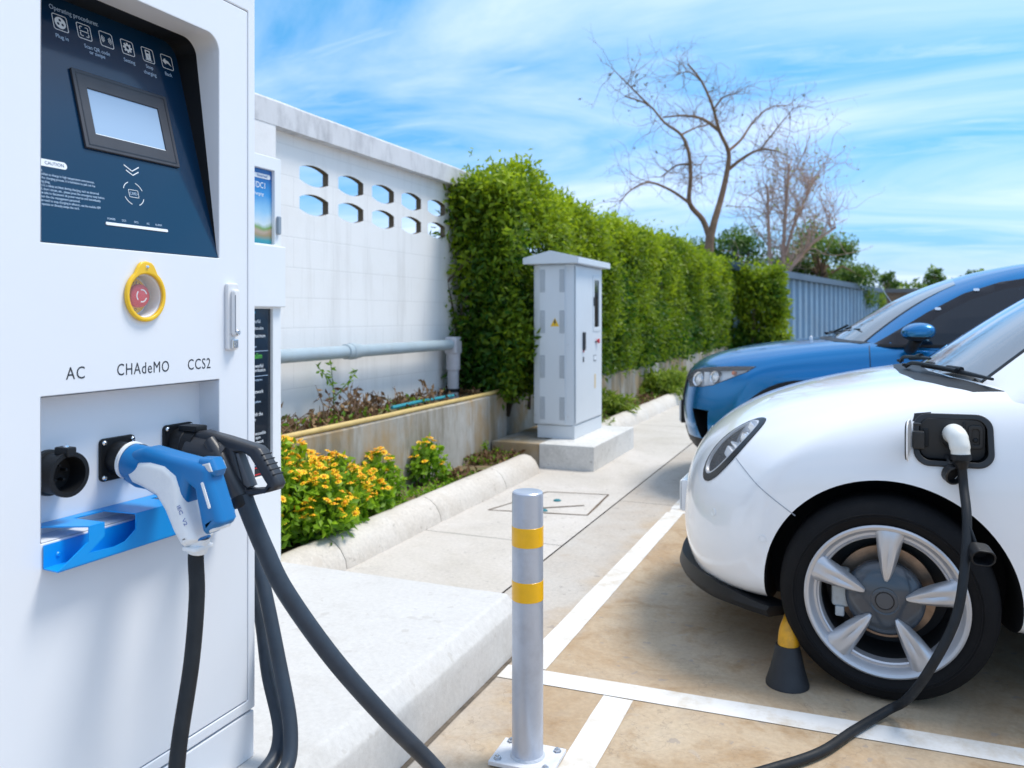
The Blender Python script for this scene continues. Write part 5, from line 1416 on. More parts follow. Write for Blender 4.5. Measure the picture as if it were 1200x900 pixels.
leafy_tree(-1.25, 36.3, 5, 2.0, 3.4, 6500, 'spreading mid green tree behind the pinkish bare tree', LM_T, 52, 0, .85)
leafy_tree(-.1, 39.8, 4, 1.5, 2.7, 2600, 'rounded lower green tree at the right edge of the tree group above the shed', LM_T, 53, .0, .7)
leafy_tree(-2.9, 36.8, 4, 1.5, 2.9, 2600, 'bushy green tree in the gap behind the pinkish trunk', LM_D, 54, .0, .8)

# far tree line: one mass of crowns
rng = np.random.default_rng(60); P, N, Sz, T = [], [], [], []
for k in range(150):
    x = rng.uniform(-4, 60); y = rng.uniform(100, 126); r = rng.uniform(1.6, 3.4); h_ = rng.uniform(2.6, 4.7)+ (1.4 if rng.random() < .08 else 0)
    c = rng.random(); m_ = 150
    g = rng.normal(size=(m_, 3)); g /= np.linalg.norm(g, axis=1, keepdims=True)
    P.append(np.array([x, y, h_*.62])+g*np.array([r, r, h_*.6])*rng.random((m_, 1))**.35); N.append(g+np.array([0, 0, .4])); Sz.append(rng.uniform(.5, 1.1, m_)); T.append(np.clip(c*.7+.2*rng.normal(size=m_)+.2*g[:, 2], 0, 1))
o = leaves('far_tree_line', np.concatenate(P), np.concatenate(N), np.concatenate(Sz), np.concatenate(T), LM_Y); o['kind'] = 'stuff'
for x, y, h_, lab in ((8.2, 101, 6.6, 'tall narrow far tree rising over the tree line left of the blue car roof'), (12.0, 102.5, 6.2, 'small dark far treetop directly above the blue car roof'), (3.6, 99, 6.0, 'twin-topped far tree on the horizon left of the blue car antenna')):
    leafy_tree(x, y, h_, 1.1, h_-1.1, 900, lab, LM_T, int(x), .0, .5, 1.1, .3, 'far single trees')
# ------------------------------------------------------------------ cars: a control cage per body, smoothed, then cut for arches, lamps and flaps
def mirror_cage(A, B, R):
    """A: rows of the top sheet (nose bottom -> hood -> deck -> tail bottom), each row centre -> outer edge
       the outer edges of the middle rows are the shoulder; B: lower side rows for each shoulder station [station][k] from bottom up
       R: number of nose rows that share the side's first column, same number at the tail"""
    verts, faces, idx = [], [], {}
    def vid(p):
        k = (round(p[0], 4), round(p[1], 4), round(p[2], 4))
        if k not in idx: idx[k] = len(verts); verts.append(p)
        return idx[k]
    def both(ps):
        for s in (-1, 1):
            f = [vid((p[0], s*p[1], p[2])) for p in ps]
            g = []
            for q in f:
                if q not in g: g.append(q)
            if len(g) > 2: faces.append(g)
    for a, b in zip(A, A[1:]):
        for j in range(len(a)-1): both((a[j], a[j+1], b[j+1], b[j]))
    n = len(A)
    top = [A[i][-1] for i in range(R-1, n-R+1)]                # shoulder stations
    cols = []
    for m, t in enumerate(top):
        if m == 0: cols.append([A[k][-1] for k in range(R)])
        elif m == len(top)-1: cols.append([A[n-1-k][-1] for k in range(R)])
        else: cols.append(list(B[m-1]) + [t])
    for a, b in zip(cols, cols[1:]):
        for k in range(R-1): both((a[k], b[k], b[k+1], a[k+1]))
    # floor
    lo = [c[0] for c in cols]
    for a, b in zip(lo, lo[1:]):
        f = [vid((a[0], -a[1], a[2])), vid((b[0], -b[1], b[2])), vid((b[0], b[1], b[2])), vid((a[0], a[1], a[2]))]; faces.append(f)
    for row in (A[0], A[-1]):
        f = [vid((p[0], -p[1], p[2])) for p in row[::-1]] + [vid(p) for p in row[1:]]; faces.append(f)
    return verts, faces

def split_at(me, z, name_low, name_up):
    out = []
    for keep_low in (True, False):
        bm = bmesh.new(); bm.from_mesh(me)
        bmesh.ops.bisect_plane(bm, geom=bm.verts[:]+bm.edges[:]+bm.faces[:], plane_co=(0, 0, z), plane_no=(0, 0, 1), clear_inner=not keep_low, clear_outer=keep_low)
        m = bpy.data.meshes.new(name_low if keep_low else name_up); bm.to_mesh(m); bm.free(); out.append(m)
    return out

def mark(me, test, slot):
    for f in me.polygons:
        if test(f): f.material_index = slot

def car_obj(me, name, mats, root, angle=32):
    me.shade_smooth(); me.set_sharp_from_angle(angle=radians(angle))
    o = link_mesh(name, me, mats, root)
    return o

def cyl_mesh(x, z, r, y0, y1, segs=96):
    bm = bmesh.new()
    add_lathe(bm, [(0, 0), (r, 0), (r, y1-y0), (0, y1-y0)], (x, y0, z), (0, 1, 0), segs)
    bmesh.ops.recalc_face_normals(bm, faces=bm.faces)
    me = bpy.data.meshes.new('c'); bm.to_mesh(me); bm.free(); return me

SIDE = frame((0, 0, 0), (1, 0, 0), (0, 0, 1))                  # 2D (x, z), rays travel towards +y : near side of the car
def side_patch(name, bvh, ols, m, root, **k): return patch(name, bvh, ols, SIDE, m, root, **k)
SIDE_F = frame((0, 0, 0), (-1, 0, 0), (0, 0, 1))
def far_patch(name, bvh, ols, m, root, **k): return patch(name, bvh, [[(-x, z) for x, z in ol] for ol in ols], SIDE_F, m, root, **k)

TYRE = mat('tyre_rubber', (.007, .007, .008), .75, var=.2, vscale=10, bump=.1, bscale=120, spec=.2)
ALLOY = mat('alloy_silver', (.56, .57, .60), .40, metal=.65)
ALLOY_D = mat('dark_barrel', (.025, .026, .028), .5)
DISC = mat('brake_disc', (.34, .25, .19), .38, metal=.85, var=.15, vscale=40)
CALI = mat('caliper_grey', (.42, .46, .48), .5, metal=.2, dirt=(.2, .17, .14), dscale=30, damt=.5)
HUBC = mat('hub_cap', (.045, .058, .075), .22, coat=.4)
WELL = mat('wheel_well', (.008, .008, .009), .9)
GLASS = mat('dark_tinted_glass', (.005, .010, .018), .03, spec=.5)
TRIM = mat('trim_black', (.011, .012, .014), .5, bump=.05, bscale=300, spec=.3)
CHR = M_['chrome']

def wheel(root, x, y, side, R, rr, spokes, turn=0.0, phase=90):
    """side -1: outer face towards -y"""
    ax = (0, side, 0)
    w = thing('tmp', (0, 0, 0), None, None); bpy.data.objects.remove(w)
    h = .105
    prof = [(rr-.006, h-.012), (rr+.006, h-.002), (rr+.028, h+.006), (R-.055, h+.008), (R-.028, h-.002), (R-.012, h-.018), (R-.003, h-.04), (R, h-.07), (R, -.045), (R-.01, -.085), (R-.06, -.11), (rr, -.10)]
    ty = bmesh.new(); add_lathe(ty, prof, (0, 0, 0), ax, 96)
    for k in range(4):                                          # circumferential tread grooves as dark ribs
        pass
    bmesh.ops.recalc_face_normals(ty, faces=ty.faces)
    M = Matrix.Translation((x, y, R-.004)) @ Matrix.Rotation(turn, 4, 'Z')
    def put(bm, name, m, parent, angle=30):
        bm.transform(M); return finish(bm, name, m, parent, angle=angle, world=False)
    wh = put(ty, 'wheel', TYRE, root)
    bm = bmesh.new()
    for k in range(72):
        a = 2*pi*k/72; c_ = V((cos(a), 0, sin(a)))
        for y0_, y1_ in ((-.044, -.018), (-.010, .010), (.016, .034)):
            b0 = c_*(R+.0008); t_ = V((-sin(a), 0, cos(a)))*.0105
            vs = [bm.verts.new(b0+t_*q+V((0, side*yy, 0))) for q, yy in ((-1, y0_), (1, y0_+.004), (1, y1_+.004), (-1, y1_))]
            bm.faces.new(vs)
    put(bm, 'tread', TYRE, wh)
    # raised sidewall bands
    bm = bmesh.new()
    for r0 in (rr+.035, R-.062): add_lathe(bm, [(r0, h+.0066), (r0+.002, h+.0095), (r0+.005, h+.0095), (r0+.007, h+.0066)], (0, 0, 0), ax, 96)
    bmesh.ops.recalc_face_normals(bm, faces=bm.faces); put(bm, 'sidewall_band', TYRE, wh)
    bm = bmesh.new()
    add_lathe(bm, [(rr+.002, h-.012), (rr+.003, h+.003), (rr-.003, h+.007), (rr-.012, h+.004), (rr-.022, h-.010), (rr-.026, h-.022), (rr-.034, h-.022), (rr-.038, h-.016), (rr-.043, h-.020), (rr-.048, h-.045)], (0, 0, 0), ax, 96)
    bmesh.ops.recalc_face_normals(bm, faces=bm.faces); rim = put(bm, 'rim', ALLOY, wh)
    bm = bmesh.new(); add_lathe(bm, [(rr-.046, h-.04), (rr-.05, -.09), (.06, -.092), (0, -.092)], (0, 0, 0), ax, 64); bmesh.ops.recalc_face_normals(bm, faces=bm.faces); put(bm, 'barrel', ALLOY_D, wh)
    bm = bmesh.new(); add_lathe(bm, [(.155, -.035), (.155, -.012), (.10, -.012), (.10, .0), (0, .0)], (0, 0, 0), ax, 64); bmesh.ops.recalc_face_normals(bm, faces=bm.faces); put(bm, 'brake_disc', DISC, wh)
    if side < 0:
        bm = bmesh.new(); add_box(bm, -.168, -.108, -.052, -.005, -.055, .075, bev=.012); add_box(bm, -.155, -.125, -.060, -.04, -.085, -.05, bev=.006)
        put(bm, 'brake_caliper', CALI, wh)
    # hub cap: wide shallow dome with an emblem ring
    bm = bmesh.new(); add_lathe(bm, [(.124, h-.060), (.122, h-.042), (.108, h-.026), (.082, h-.015), (.045, h-.009), (.041, h-.011), (.038, h-.009), (0, h-.006)], (0, 0, 0), ax, 64)
    bmesh.ops.recalc_face_normals(bm, faces=bm.faces); hc = put(bm, 'hub_cap', HUBC, wh)
    bm = bmesh.new(); add_lathe(bm, [(.026, h-.0085), (.027, h-.0065), (.029, h-.0065), (.030, h-.0090)], (0, 0, 0), ax, 40); bmesh.ops.recalc_face_normals(bm, faces=bm.faces); put(bm, 'emblem_ring', TRIM, hc)
    # spokes: blades that start broad at the rim and taper to a point over the hub cap, with a raised ridge and a sunken flute
    ro, ri = rr-.003, .066
    for k in range(spokes):
        a = radians(phase + 360*k/spokes)
        d_ = V((cos(a), 0, sin(a))); t_ = V((-sin(a), 0, cos(a)))
        bm = bmesh.new(); secs = []
        for f, wd, hgt, dp in ((0, .050, -.001, 0), (.06, .048, .009, 0), (.25, .041, .016, .005), (.55, .032, .016, .006), (.8, .021, .012, .003), (.94, .012, .006, .0), (1, .006, -.002, 0)):
            r_ = ro+(ri-ro)*f
            base = h-.030
            c_ = d_*r_
            pts = [(-wd, base), (-wd*.96, h-.012+hgt*.2), (-wd*.62, h-.004+hgt*.6), (-wd*.26, h-.004+hgt*.7), (0, h-.004+hgt*.7-dp), (wd*.26, h-.004+hgt*.7), (wd*.62, h-.004+hgt*.6), (wd*.96, h-.012+hgt*.2), (wd, base)]
            secs.append([bm.verts.new(c_+t_*u+V((0, side*v, 0))) for u, v in pts])
        for A_, B_ in zip(secs, secs[1:]):
            for q in range(len(A_)-1): bm.faces.new((A_[q], B_[q], B_[q+1], A_[q+1]))
        bm.faces.new(secs[0]); bm.faces.new(secs[-1][::-1])
        bmesh.ops.recalc_face_normals(bm, faces=bm.faces)
        put(bm, 'spoke', ALLOY, rim, 40)
    return wh

def mirror_unit(root, x, y, z, side, mpaint, s=1.0):
    """door mirror: rounded housing, darker lower shell, stalk and glass"""
    V_ = [(-.10, -.02, -.055), (.085, -.0, -.060), (.105, .0, .055), (-.075, -.02, .050)]
    verts, faces = [], []
    for yy, k in ((-.125, .62), (-.06, 1.0), (.05, 1.0), (.10, .8)):
        for q in V_: verts.append((x+q[0]*k*s+(.03 if yy < -.1 else 0), y+side*-yy*s, z+q[2]*k*s))
    for r in range(3):
        for c in range(4): faces.append((r*4+c, r*4+(c+1) % 4, r*4+4+(c+1) % 4, r*4+4+c))
    faces += [(3, 2, 1, 0), (12, 13, 14, 15)]
    me = cage_mesh(verts, faces, 3)
    lo, up = split_at(me, z-.028*s, 'mirror_shell', 'mirror_housing')
    mh = car_obj(up, 'mirror', [mpaint], root); car_obj(lo, 'mirror_base', [TRIM], mh)
    bm = bmesh.new(); add_tube(bm, smooth_path([(x+.0, y-side*.02, z-.04*s), (x-.02, y-side*.09, z-.085*s), (x-.03, y-side*.17, z-.10*s)], 4), .032*s, 12); finish(bm, 'mirror_stalk', TRIM, mh, world=False)
    bm = bmesh.new(); add_box(bm, x+.052*s, x+.066*s, y-.05*s, y+.05*s, z-.030*s, z+.030*s)
    finish(bm, 'mirror_glass', CHR, mh, world=False)
    return mh

def wiper(root, pts, blade):
    bm = bmesh.new(); add_tube(bm, smooth_path(pts, 4), .008, 8); add_tube(bm, [pts[0], V(pts[0])+V((0, 0, .012))], .016, 10)
    w = finish(bm, 'wiper', TRIM, root, world=False)
    bm = bmesh.new(); a, b = V(blade[0]), V(blade[1]); add_tube(bm, [a, (a+b)/2+V((0, 0, .006)), b], [.005, .010, .005], 8)
    m_ = (a+b)/2; add_tube(bm, [m_-(b-a)*.10+V((0, 0, .012)), m_+(b-a)*.10+V((0, 0, .014))], .010, 8)
    finish(bm, 'wiper_blade', TRIM, w, world=False)
# ------------------------------------------------------------------ white electric hatchback
WHITE = mat('white_car_paint', (.83, .84, .86), .22, coat=.8, coatr=.03)
wc = thing('car', (.10, 3.885, 0), 'white rounded electric hatchback parked nose-in with a charging plug in its open front wing flap', 'car', 'parked cars')
# nose rows, hood, deck, tail (x from the front axle, backwards positive)
A = [
 [(-.73, 0, .17), (-.71, .34, .17), (-.63, .60, .17), (-.50, .755, .18)],
 [(-.80, 0, .32), (-.78, .36, .32), (-.68, .66, .32), (-.50, .840, .33)],
 [(-.805, 0, .50), (-.785, .36, .50), (-.685, .67, .50), (-.49, .865, .51)],
 [(-.78, 0, .66), (-.755, .36, .66), (-.640, .67, .67), (-.425, .860, .69)],
 [(-.69, 0, .80), (-.66, .36, .80), (-.530, .66, .81), (-.30, .825, .83)],
 [(-.49, 0, .925), (-.46, .36, .925), (-.33, .64, .915), (-.10, .815, .925)],
 [(-.18, 0, 1.008), (-.15, .36, 1.006), (-.05, .62, 1.0), (.12, .825, .985)],
 [(.16, 0, 1.075), (.20, .36, 1.07), (.28, .64, 1.055), (.36, .845, 1.025)],
 [(.45, 0, 1.05), (.48, .36, 1.05), (.55, .66, 1.04), (.62, .86, 1.030)],
 [(1.2, 0, 1.03), (1.2, .36, 1.03), (1.2, .66, 1.03), (1.25, .865, 1.035)],
 [(2.0, 0, 1.04), (2.0, .36, 1.04), (2.0, .66, 1.05), (2.0, .87, 1.05)],
 [(2.7, 0, 1.06), (2.7, .36, 1.06), (2.65, .66, 1.06), (2.55, .86, 1.06)],
 [(3.16, 0, 1.02), (3.14, .36, 1.02), (3.06, .64, 1.01), (2.90, .80, 1.0)],
 [(3.34, 0, .84), (3.32, .36, .84), (3.22, .66, .84), (3.02, .83, .84)],
 [(3.40, 0, .64), (3.38, .36, .64), (3.28, .66, .64), (3.06, .86, .64)],
 [(3.40, 0, .42), (3.37, .36, .42), (3.27, .66, .42), (3.05, .85, .42)],
 [(3.30, 0, .20), (3.27, .34, .20), (3.18, .62, .20), (3.0, .77, .20)],
]
st = [(-.36, .90), (-.02, .925), (.34, .93), (.62, .925), (1.25, .925), (2.0, .93), (2.50, .93)]
B = []
for x, wd in st:
    B.append([(x, wd-.06, .18), (x, wd-.005, .34), (x, wd, .55), (x, wd-.005, .80)])
vv, ff = mirror_cage(A, B, 5)
me = cage_mesh(vv, ff, 4)
RAD = .337; ARCH = .392
LC = V((-.566, -.652, .765)); LN = V((-.68, -.55, .28)).normalized()
LU = V((.125, -.057, .28)).normalized(); LV = LN.cross(LU).normalized()      # long axis of the lamp, and across
Ml = frame(LC, LU, LV)
if (Ml.to_3x3() @ V((0, 0, 1))).dot(LN) < 0: Ml = frame(LC, LU, -LV)
LA, LB = .147, .086
bv = bvh_of(me)
# slide the lamp frame on to the body surface
hit = bv.ray_cast(LC+LN*1.0, -LN, 2.0)
if hit[0]: LC = hit[0]; Ml.translation = LC
MlF = Ml.copy()
def flip(M):
    F = Matrix.Diagonal((1, -1, 1, 1)); return F @ M
PX0, PX1, PZ0, PZ1 = .092, .303, .790, .944
cutters = [cyl_mesh(xx, RAD-.004, ARCH, *yy) for xx in (0, 2.65) for yy in ((-1.3, -.58), (.58, 1.3))]
lamp_c = prism_mesh(circ(0, 0, LA, 48, LB), Ml @ Matrix.Translation((0, 0, .14)), .25)
lamp_f = lamp_c.copy(); lamp_f.transform(Matrix.Diagonal((1, -1, 1, 1))); lamp_f.flip_normals()
port_c = prism_mesh(rrect(PX0, PX1, PZ0, PZ1, .040, 6), frame((0, -.99, 0), (1, 0, 0), (0, 0, 1)), .145)
me2 = cut(me, cutters + [lamp_c, lamp_f, port_c])
low, up = split_at(me2, .258, 'lower_trim', 'body')
def in_arch(f):
    c = f.center
    return abs(c.y) > .5 and (abs(f.normal.y) < .6 or abs(c.y) < .6) and any((c.x-xx)**2 + (c.z-RAD+.004)**2 < (ARCH+.0012)**2 for xx in (0, 2.65))
def in_lamp(f):
    for sgn in (1, -1):
        c = Ml.inverted() @ V((f.center.x, f.center.y*sgn, f.center.z))
        if abs(c.z) < .12 and (c.x/LA)**2 + (c.y/LB)**2 < 1.012: return True
    return False
yS0 = bv.ray_cast(V((.2, -2, .86)), V((0, 1, 0)), 3)[0].y
def in_port(f):
    c = f.center; return c.y < -.80 and (abs(f.normal.y) < .6 or c.y > yS0+.035) and PX0-.001 < c.x < PX1+.001 and PZ0-.001 < c.z < PZ1+.001
mark(low, in_arch, 1)
body = car_obj(up, 'body', [WHITE, WELL, M_['black_gloss']], wc)
mark(up, in_arch, 1); mark(up, lambda f: in_lamp(f) or in_port(f), 2)
car_obj(low, 'lower_trim', [TRIM, WELL], wc)
# splitter lip under the nose, following the plan of the bumper
bm = bmesh.new()
pl_ = [(-.385, -.868), (-.50, -.80), (-.62, -.70), (-.73, -.52), (-.80, -.30), (-.815, 0), (-.80, .30), (-.73, .52), (-.62, .70), (-.50, .80), (-.385, .868)]
pp = smooth_path([(x, y, 0) for x, y in pl_], 6); rows = []
for q in pp:
    k = min(1, max(0, (abs(q.y)-.3)/.5))
    z = .215+.012*k; tp = min(1, max(0, (abs(q.y)-.70)/.15)); hgt = .047-.030*tp
    ins = V((q.x+.10, q.y*.90, 0))
    rows.append([bm.verts.new((q.x+.012, q.y, z+hgt)), bm.verts.new((q.x, q.y, z)), bm.verts.new((q.x+.01, q.y*.995, z-.022)), bm.verts.new((ins.x, ins.y, z-.022)), bm.verts.new((ins.x, ins.y, z+hgt-.012))])
for a, b in zip(rows, rows[1:]):
    for k in range(5): bm.faces.new((a[k], b[k], b[(k+1) % 5], a[(k+1) % 5]))
bm.faces.new(rows[0]); bm.faces.new(rows[-1][::-1]); bmesh.ops.recalc_face_normals(bm, faces=bm.faces)
finish(bm, 'front_lip', TRIM, wc, world=False)
bvb = bvh_of(up)
seam = mat('panel_gap', (.30, .33, .38), .6)
gap = lambda pts, w=.003: side_patch('panel_gap', bv, [thick_line(pts, w)], seam, body, off=.0012, thick=.003, step=.012)
gap([(-.505, .735), (-.42, .672), (-.333, .612), (-.285, .580)])
gap([(.52, .275), (.52, .6), (.515, .9), (.50, 1.0)]); gap([(1.62, .3), (1.62, .95)])
# hood shut line on the near side
for nm, x, z in (('parking_sensor', -.396, .484), ('parking_sensor', -.585, .530)):
    h = bv.ray_cast(V((x, -2, z)), V((0, 1, 0)), 3)
    lathe(nm, [(.0145, .000), (.0145, .0015), (.012, .0022), (.0108, .0008), (.0102, .0018), (0, .0022)], h[0], h[1] if h[1].y < 0 else -h[1], WHITE, None, 26).parent = body
# lamps: gloss black bowl rim, chrome ring, reflectors, clear cover
def lamp(M, mir):
    F = (lambda o: (o.data.transform(Matrix.Diagonal((1, -1, 1, 1))), o.data.flip_normals())) if mir else (lambda o: None)
    out = patch('headlight', bv, [circ(0, 0, LA+.004, 48, LB+.004), circ(.003, .012*LVsign, LA-.018, 48, LB-.015)], M, M_['black_gloss'], wc, off=.004, thick=.012, step=.02)
    ring = patch('lamp_ring', bv, [circ(.003, .012*LVsign, LA-.017, 48, LB-.014), circ(.003, .012*LVsign, LA-.025, 48, LB-.021)], M, ALLOY, out, off=.0035, thick=.012, step=.02)
    R3 = M.to_3x3()
    def inner(name, pts, d0, d1, m): return plate(name, [pts], M @ Matrix.Translation((0, 0, d0)), d1, m, out, bev=.003)
    objs = [out, ring]
    s_ = LVsign
    b1 = inner('bowl', circ(.003, s_*.012, LA-.018, 40, LB-.015), -.082, .004, mat('lamp_bowl', (.60, .64, .70), .3, metal=.3) if 'lamp_bowl' not in bpy.data.materials else bpy.data.materials['lamp_bowl'])
    b2 = inner('reflector', rrect(-.055, -.015, s_*.014-.045, s_*.014+.045, .006, 4), -.070, .036, M_['white_plastic'])
    b3 = inner('reflector', rrect(-.005, .004, s_*.014-.050, s_*.014+.050, .003, 4), -.080, .036, M_['white_plastic'])
    b4 = inner('reflector', rrect(.085, .115, s_*.014-.024, s_*.014+.024, .006, 4), -.092, .024, M_['chrome'])
    for o in (b1, b2, b3, b4): o.data.transform(Matrix.Translation(wc.location))
    pj = lathe('projector', [(.034, 0), (.034, .02), (.030, .028), (.026, .024), (.020, .034), (0, .040)], M @ V((.045, s_*.014, -.088)), R3 @ V((0, 0, 1)), M_['chrome'], None, 32); pj.parent = out
    pj2 = lathe('projector', [(.022, 0), (.022, .016), (.018, .022), (0, .028)], M @ V((-.085, s_*.016, -.075)), R3 @ V((0, 0, 1)), M_['chrome'], None, 28); pj2.parent = out
    cg = patch('lens', bv, [circ(.003, .012*LVsign, LA-.019, 48, LB-.016)], M, CLEARL, out, off=.0045, thick=.001, step=.02)
    objs += [b1, b2, b3, b4, pj, pj2, cg]
    for o in objs: F(o)
    return out
CLEARL = mat('lamp_lens', (.95, .96, .98), .03, alpha=.10, spec=.6)
# which way across the lamp is forward (towards -x): the black rim is broad on the rear side
LVsign = 1 if (Ml.to_3x3() @ V((0, 1, 0))).x < 0 else -1
lamp(Ml, False); lamp(Ml, True)
# ---- number plate, badge
plt = box('number_plate', (-.806, -.799, -.27, .27, .415, .545), mat('plate_white_paint', (.76, .78, .78), .35), None, bev=.004); plt.parent = wc
pf = box('plate_holder', (-.7985, -.75, -.272, .272, .412, .548), WHITE, None, bev=.004); pf.parent = plt
bh = bv.ray_cast(V((-3, 0, .735)), V((1, 0, 0)), 5)
bd = lathe('badge', [(0, .005), (.018, .004), (.030, .001), (.030, -.008)], bh[0], bh[1] if bh[1].x < 0 else -bh[1], M_['chrome'], None, 36); bd.parent = wc
# ---- cabin
Ac = [
 [(0.100, 0, 1.02), (0.140, .36, 1.02), (0.230, .62, 1.015), (0.340, .79, 1.00)],
 [(0.420, 0, 1.27), (0.450, .34, 1.265), (0.520, .57, 1.25), (0.640, .725, 1.225)],
 [(0.780, 0, 1.485), (0.800, .32, 1.48), (0.850, .53, 1.465), (0.920, .645, 1.435)],
 [(1.250, 0, 1.575), (1.260, .32, 1.57), (1.280, .53, 1.555), (1.300, .635, 1.52)],
 [(1.850, 0, 1.585), (1.850, .32, 1.58), (1.850, .53, 1.56), (1.850, .64, 1.53)],
 [(2.450, 0, 1.52), (2.450, .32, 1.515), (2.440, .52, 1.50), (2.400, .635, 1.46)],
 [(2.920, 0, 1.36), (2.900, .32, 1.355), (2.860, .52, 1.33), (2.760, .66, 1.27)],
 [(3.120, 0, 1.10), (3.100, .34, 1.095), (3.020, .58, 1.08), (2.900, .76, 1.04)],
]
def cabin_cage(Ac, belt):
    verts, faces, idx = [], [], {}
    def vid(p):
        k = tuple(round(c, 4) for c in p)
        if k not in idx: idx[k] = len(verts); verts.append(p)
        return idx[k]
    def both(ps):
        for s in (-1, 1):
            f = []
            for p in ps:
                q = vid((p[0], s*p[1], p[2]))
                if q not in f: f.append(q)
            if len(f) > 2: faces.append(f)
    for a, b in zip(Ac, Ac[1:]):
        for j in range(len(a)-1): both((a[j], a[j+1], b[j+1], b[j]))
    for i in range(len(Ac)-1):
        a, b = Ac[i][-1], Ac[i+1][-1]; c, d_ = belt[i], belt[i+1]
        m1 = tuple((a[k]+c[k])/2 + (0, .016, 0)[k] for k in range(3)); m2 = tuple((b[k]+d_[k])/2 + (0, .016, 0)[k] for k in range(3))
        if i == 0: m1 = tuple((a[k]+c[k])/2 for k in range(3))
        if i == len(Ac)-2: m2 = tuple((b[k]+d_[k])/2 for k in range(3))
        both((a, b, m2, m1)); both((m1, m2, d_, c))
        low_ = lambda p: (p[0], p[1]-.02, p[2]-.08)
        both((c, d_, low_(d_), low_(c)))
    return verts, faces
belt = [(0.350, .835, .975), (0.640, .872, .99), (0.920, .882, .995), (1.300, .886, 1.0), (1.850, .888, 1.01), (2.400, .87, 1.02), (2.760, .82, 1.02), (2.900, .79, 1.0)]
mc = cage_mesh(*cabin_cage(Ac, belt), 3)
bvc = bvh_of(mc)
cabin = car_obj(mc, 'cabin', [WHITE], wc)
WSG = mat('windscreen_glass', (.17, .18, .19), .05, spec=1.0, coat=1.0)  # pale base colour stands in for the bright cloud reflection on the glass
MW = frame((.14, 0, 1.05), (0, -1, 0), (.75, 0, .53))
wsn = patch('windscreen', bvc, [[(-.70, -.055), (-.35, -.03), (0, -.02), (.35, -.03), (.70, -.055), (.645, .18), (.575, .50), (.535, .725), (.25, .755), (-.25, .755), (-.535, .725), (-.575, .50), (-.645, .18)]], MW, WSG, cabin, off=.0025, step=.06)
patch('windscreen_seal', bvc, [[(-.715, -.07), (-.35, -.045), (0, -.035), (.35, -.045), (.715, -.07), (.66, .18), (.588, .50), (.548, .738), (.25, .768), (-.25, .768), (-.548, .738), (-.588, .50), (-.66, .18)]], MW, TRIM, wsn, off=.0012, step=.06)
sg_ = [(0.560, 1.035), (0.700, 1.145), (0.920, 1.32), (1.080, 1.40), (1.400, 1.455), (1.950, 1.46), (2.320, 1.41), (2.620, 1.27), (2.700, 1.08), (1.900, 1.055), (1.100, 1.04)]
for fn, nm in ((side_patch, 'side_window'), (far_patch, 'side_window')):
    fn(nm, bvc, [sg_], GLASS, cabin, off=.0022, step=.08)
    fn('window_pillar', bvc, [[(1.58, 1.04), (1.66, 1.04), (1.66, 1.47), (1.58, 1.47)]], M_['black_gloss'], cabin, off=.0045, step=.1)
    fn('pillar_sail', bvc, [[(.445, 1.0), (.555, 1.0), (.565, 1.035), (.70, 1.145), (.68, 1.15)]], TRIM, cabin, off=.003, step=.05)
MR = frame((3.1, 0, 1.2), (0, 1, 0), (-.5, 0, .85))
patch('rear_window', bvc, [[(-.55, -.02), (.55, -.02), (.48, .28), (-.48, .28)]], MR, GLASS, cabin, off=.002, step=.08)
# cowl, wiper
MT = frame((0, 0, 2), (1, 0, 0), (0, 1, 0))
cw = [(.06, 0), (.07, -.30), (.11, -.52), (.20, -.69), (.27, -.76), (.36, -.77), (.30, -.70), (.22, -.52), (.17, -.3), (.16, 0), (.17, .3), (.22, .52), (.30, .70), (.36, .77), (.27, .76), (.20, .69), (.11, .52), (.07, .30)]
patch('cowl_panel', bv, [cw], MT, TRIM, wc, off=.0015, thick=.004, step=.06)
def on_top(x, y, up_=.012):
    h = bv.ray_cast(V((x, y, 3)), V((0, 0, -1)), 4); h2 = bvc.ray_cast(V((x, y, 3)), V((0, 0, -1)), 4)
    z = max([q[0].z for q in (h, h2) if q[0]]); return V((x, y, z+up_))
wiper(wc, [on_top(.10, -.16), on_top(.12, -.24, .03), on_top(.18, -.42, .03), on_top(.24, -.56, .028)], (on_top(.15, -.28, .018), on_top(.33, -.74, .03)))
wiper(wc, [on_top(.11, .50), on_top(.12, .41, .03), on_top(.15, .17, .03), on_top(.17, .03, .028)], (on_top(.14, .31, .018), on_top(.19, -.14, .02)))
mirror_unit(wc, .68, -1.0, 1.10, -1, WHITE, .9); mirror_unit(wc, .68, 1.0, 1.10, 1, WHITE, .9)
# door handles, tail lamps
for sd in (-1, 1):
    for x in (1.40, 2.30):
        hh = box('door_handle', (x, x+.17, sd*.935-.012, sd*.935+.012, .86, .885), WHITE, None, bev=.008); hh.parent = wc
    tl = lathe('tail_lamp', [(0, .02), (.07, .015), (.09, 0), (.09, -.05)], (3.16, sd*.66, .88), (.8, sd*.5, .2), M_['red'], None, 32); tl.parent = wc
# ---- wheels
for xx in (0, 2.65):
    wheel(wc, xx, -.835, -1, RAD, .247, 5, turn=radians(-3) if xx == 0 else 0, phase=86)
    wheel(wc, xx, .835, 1, RAD, .247, 5, turn=radians(-3) if xx == 0 else 0, phase=86)
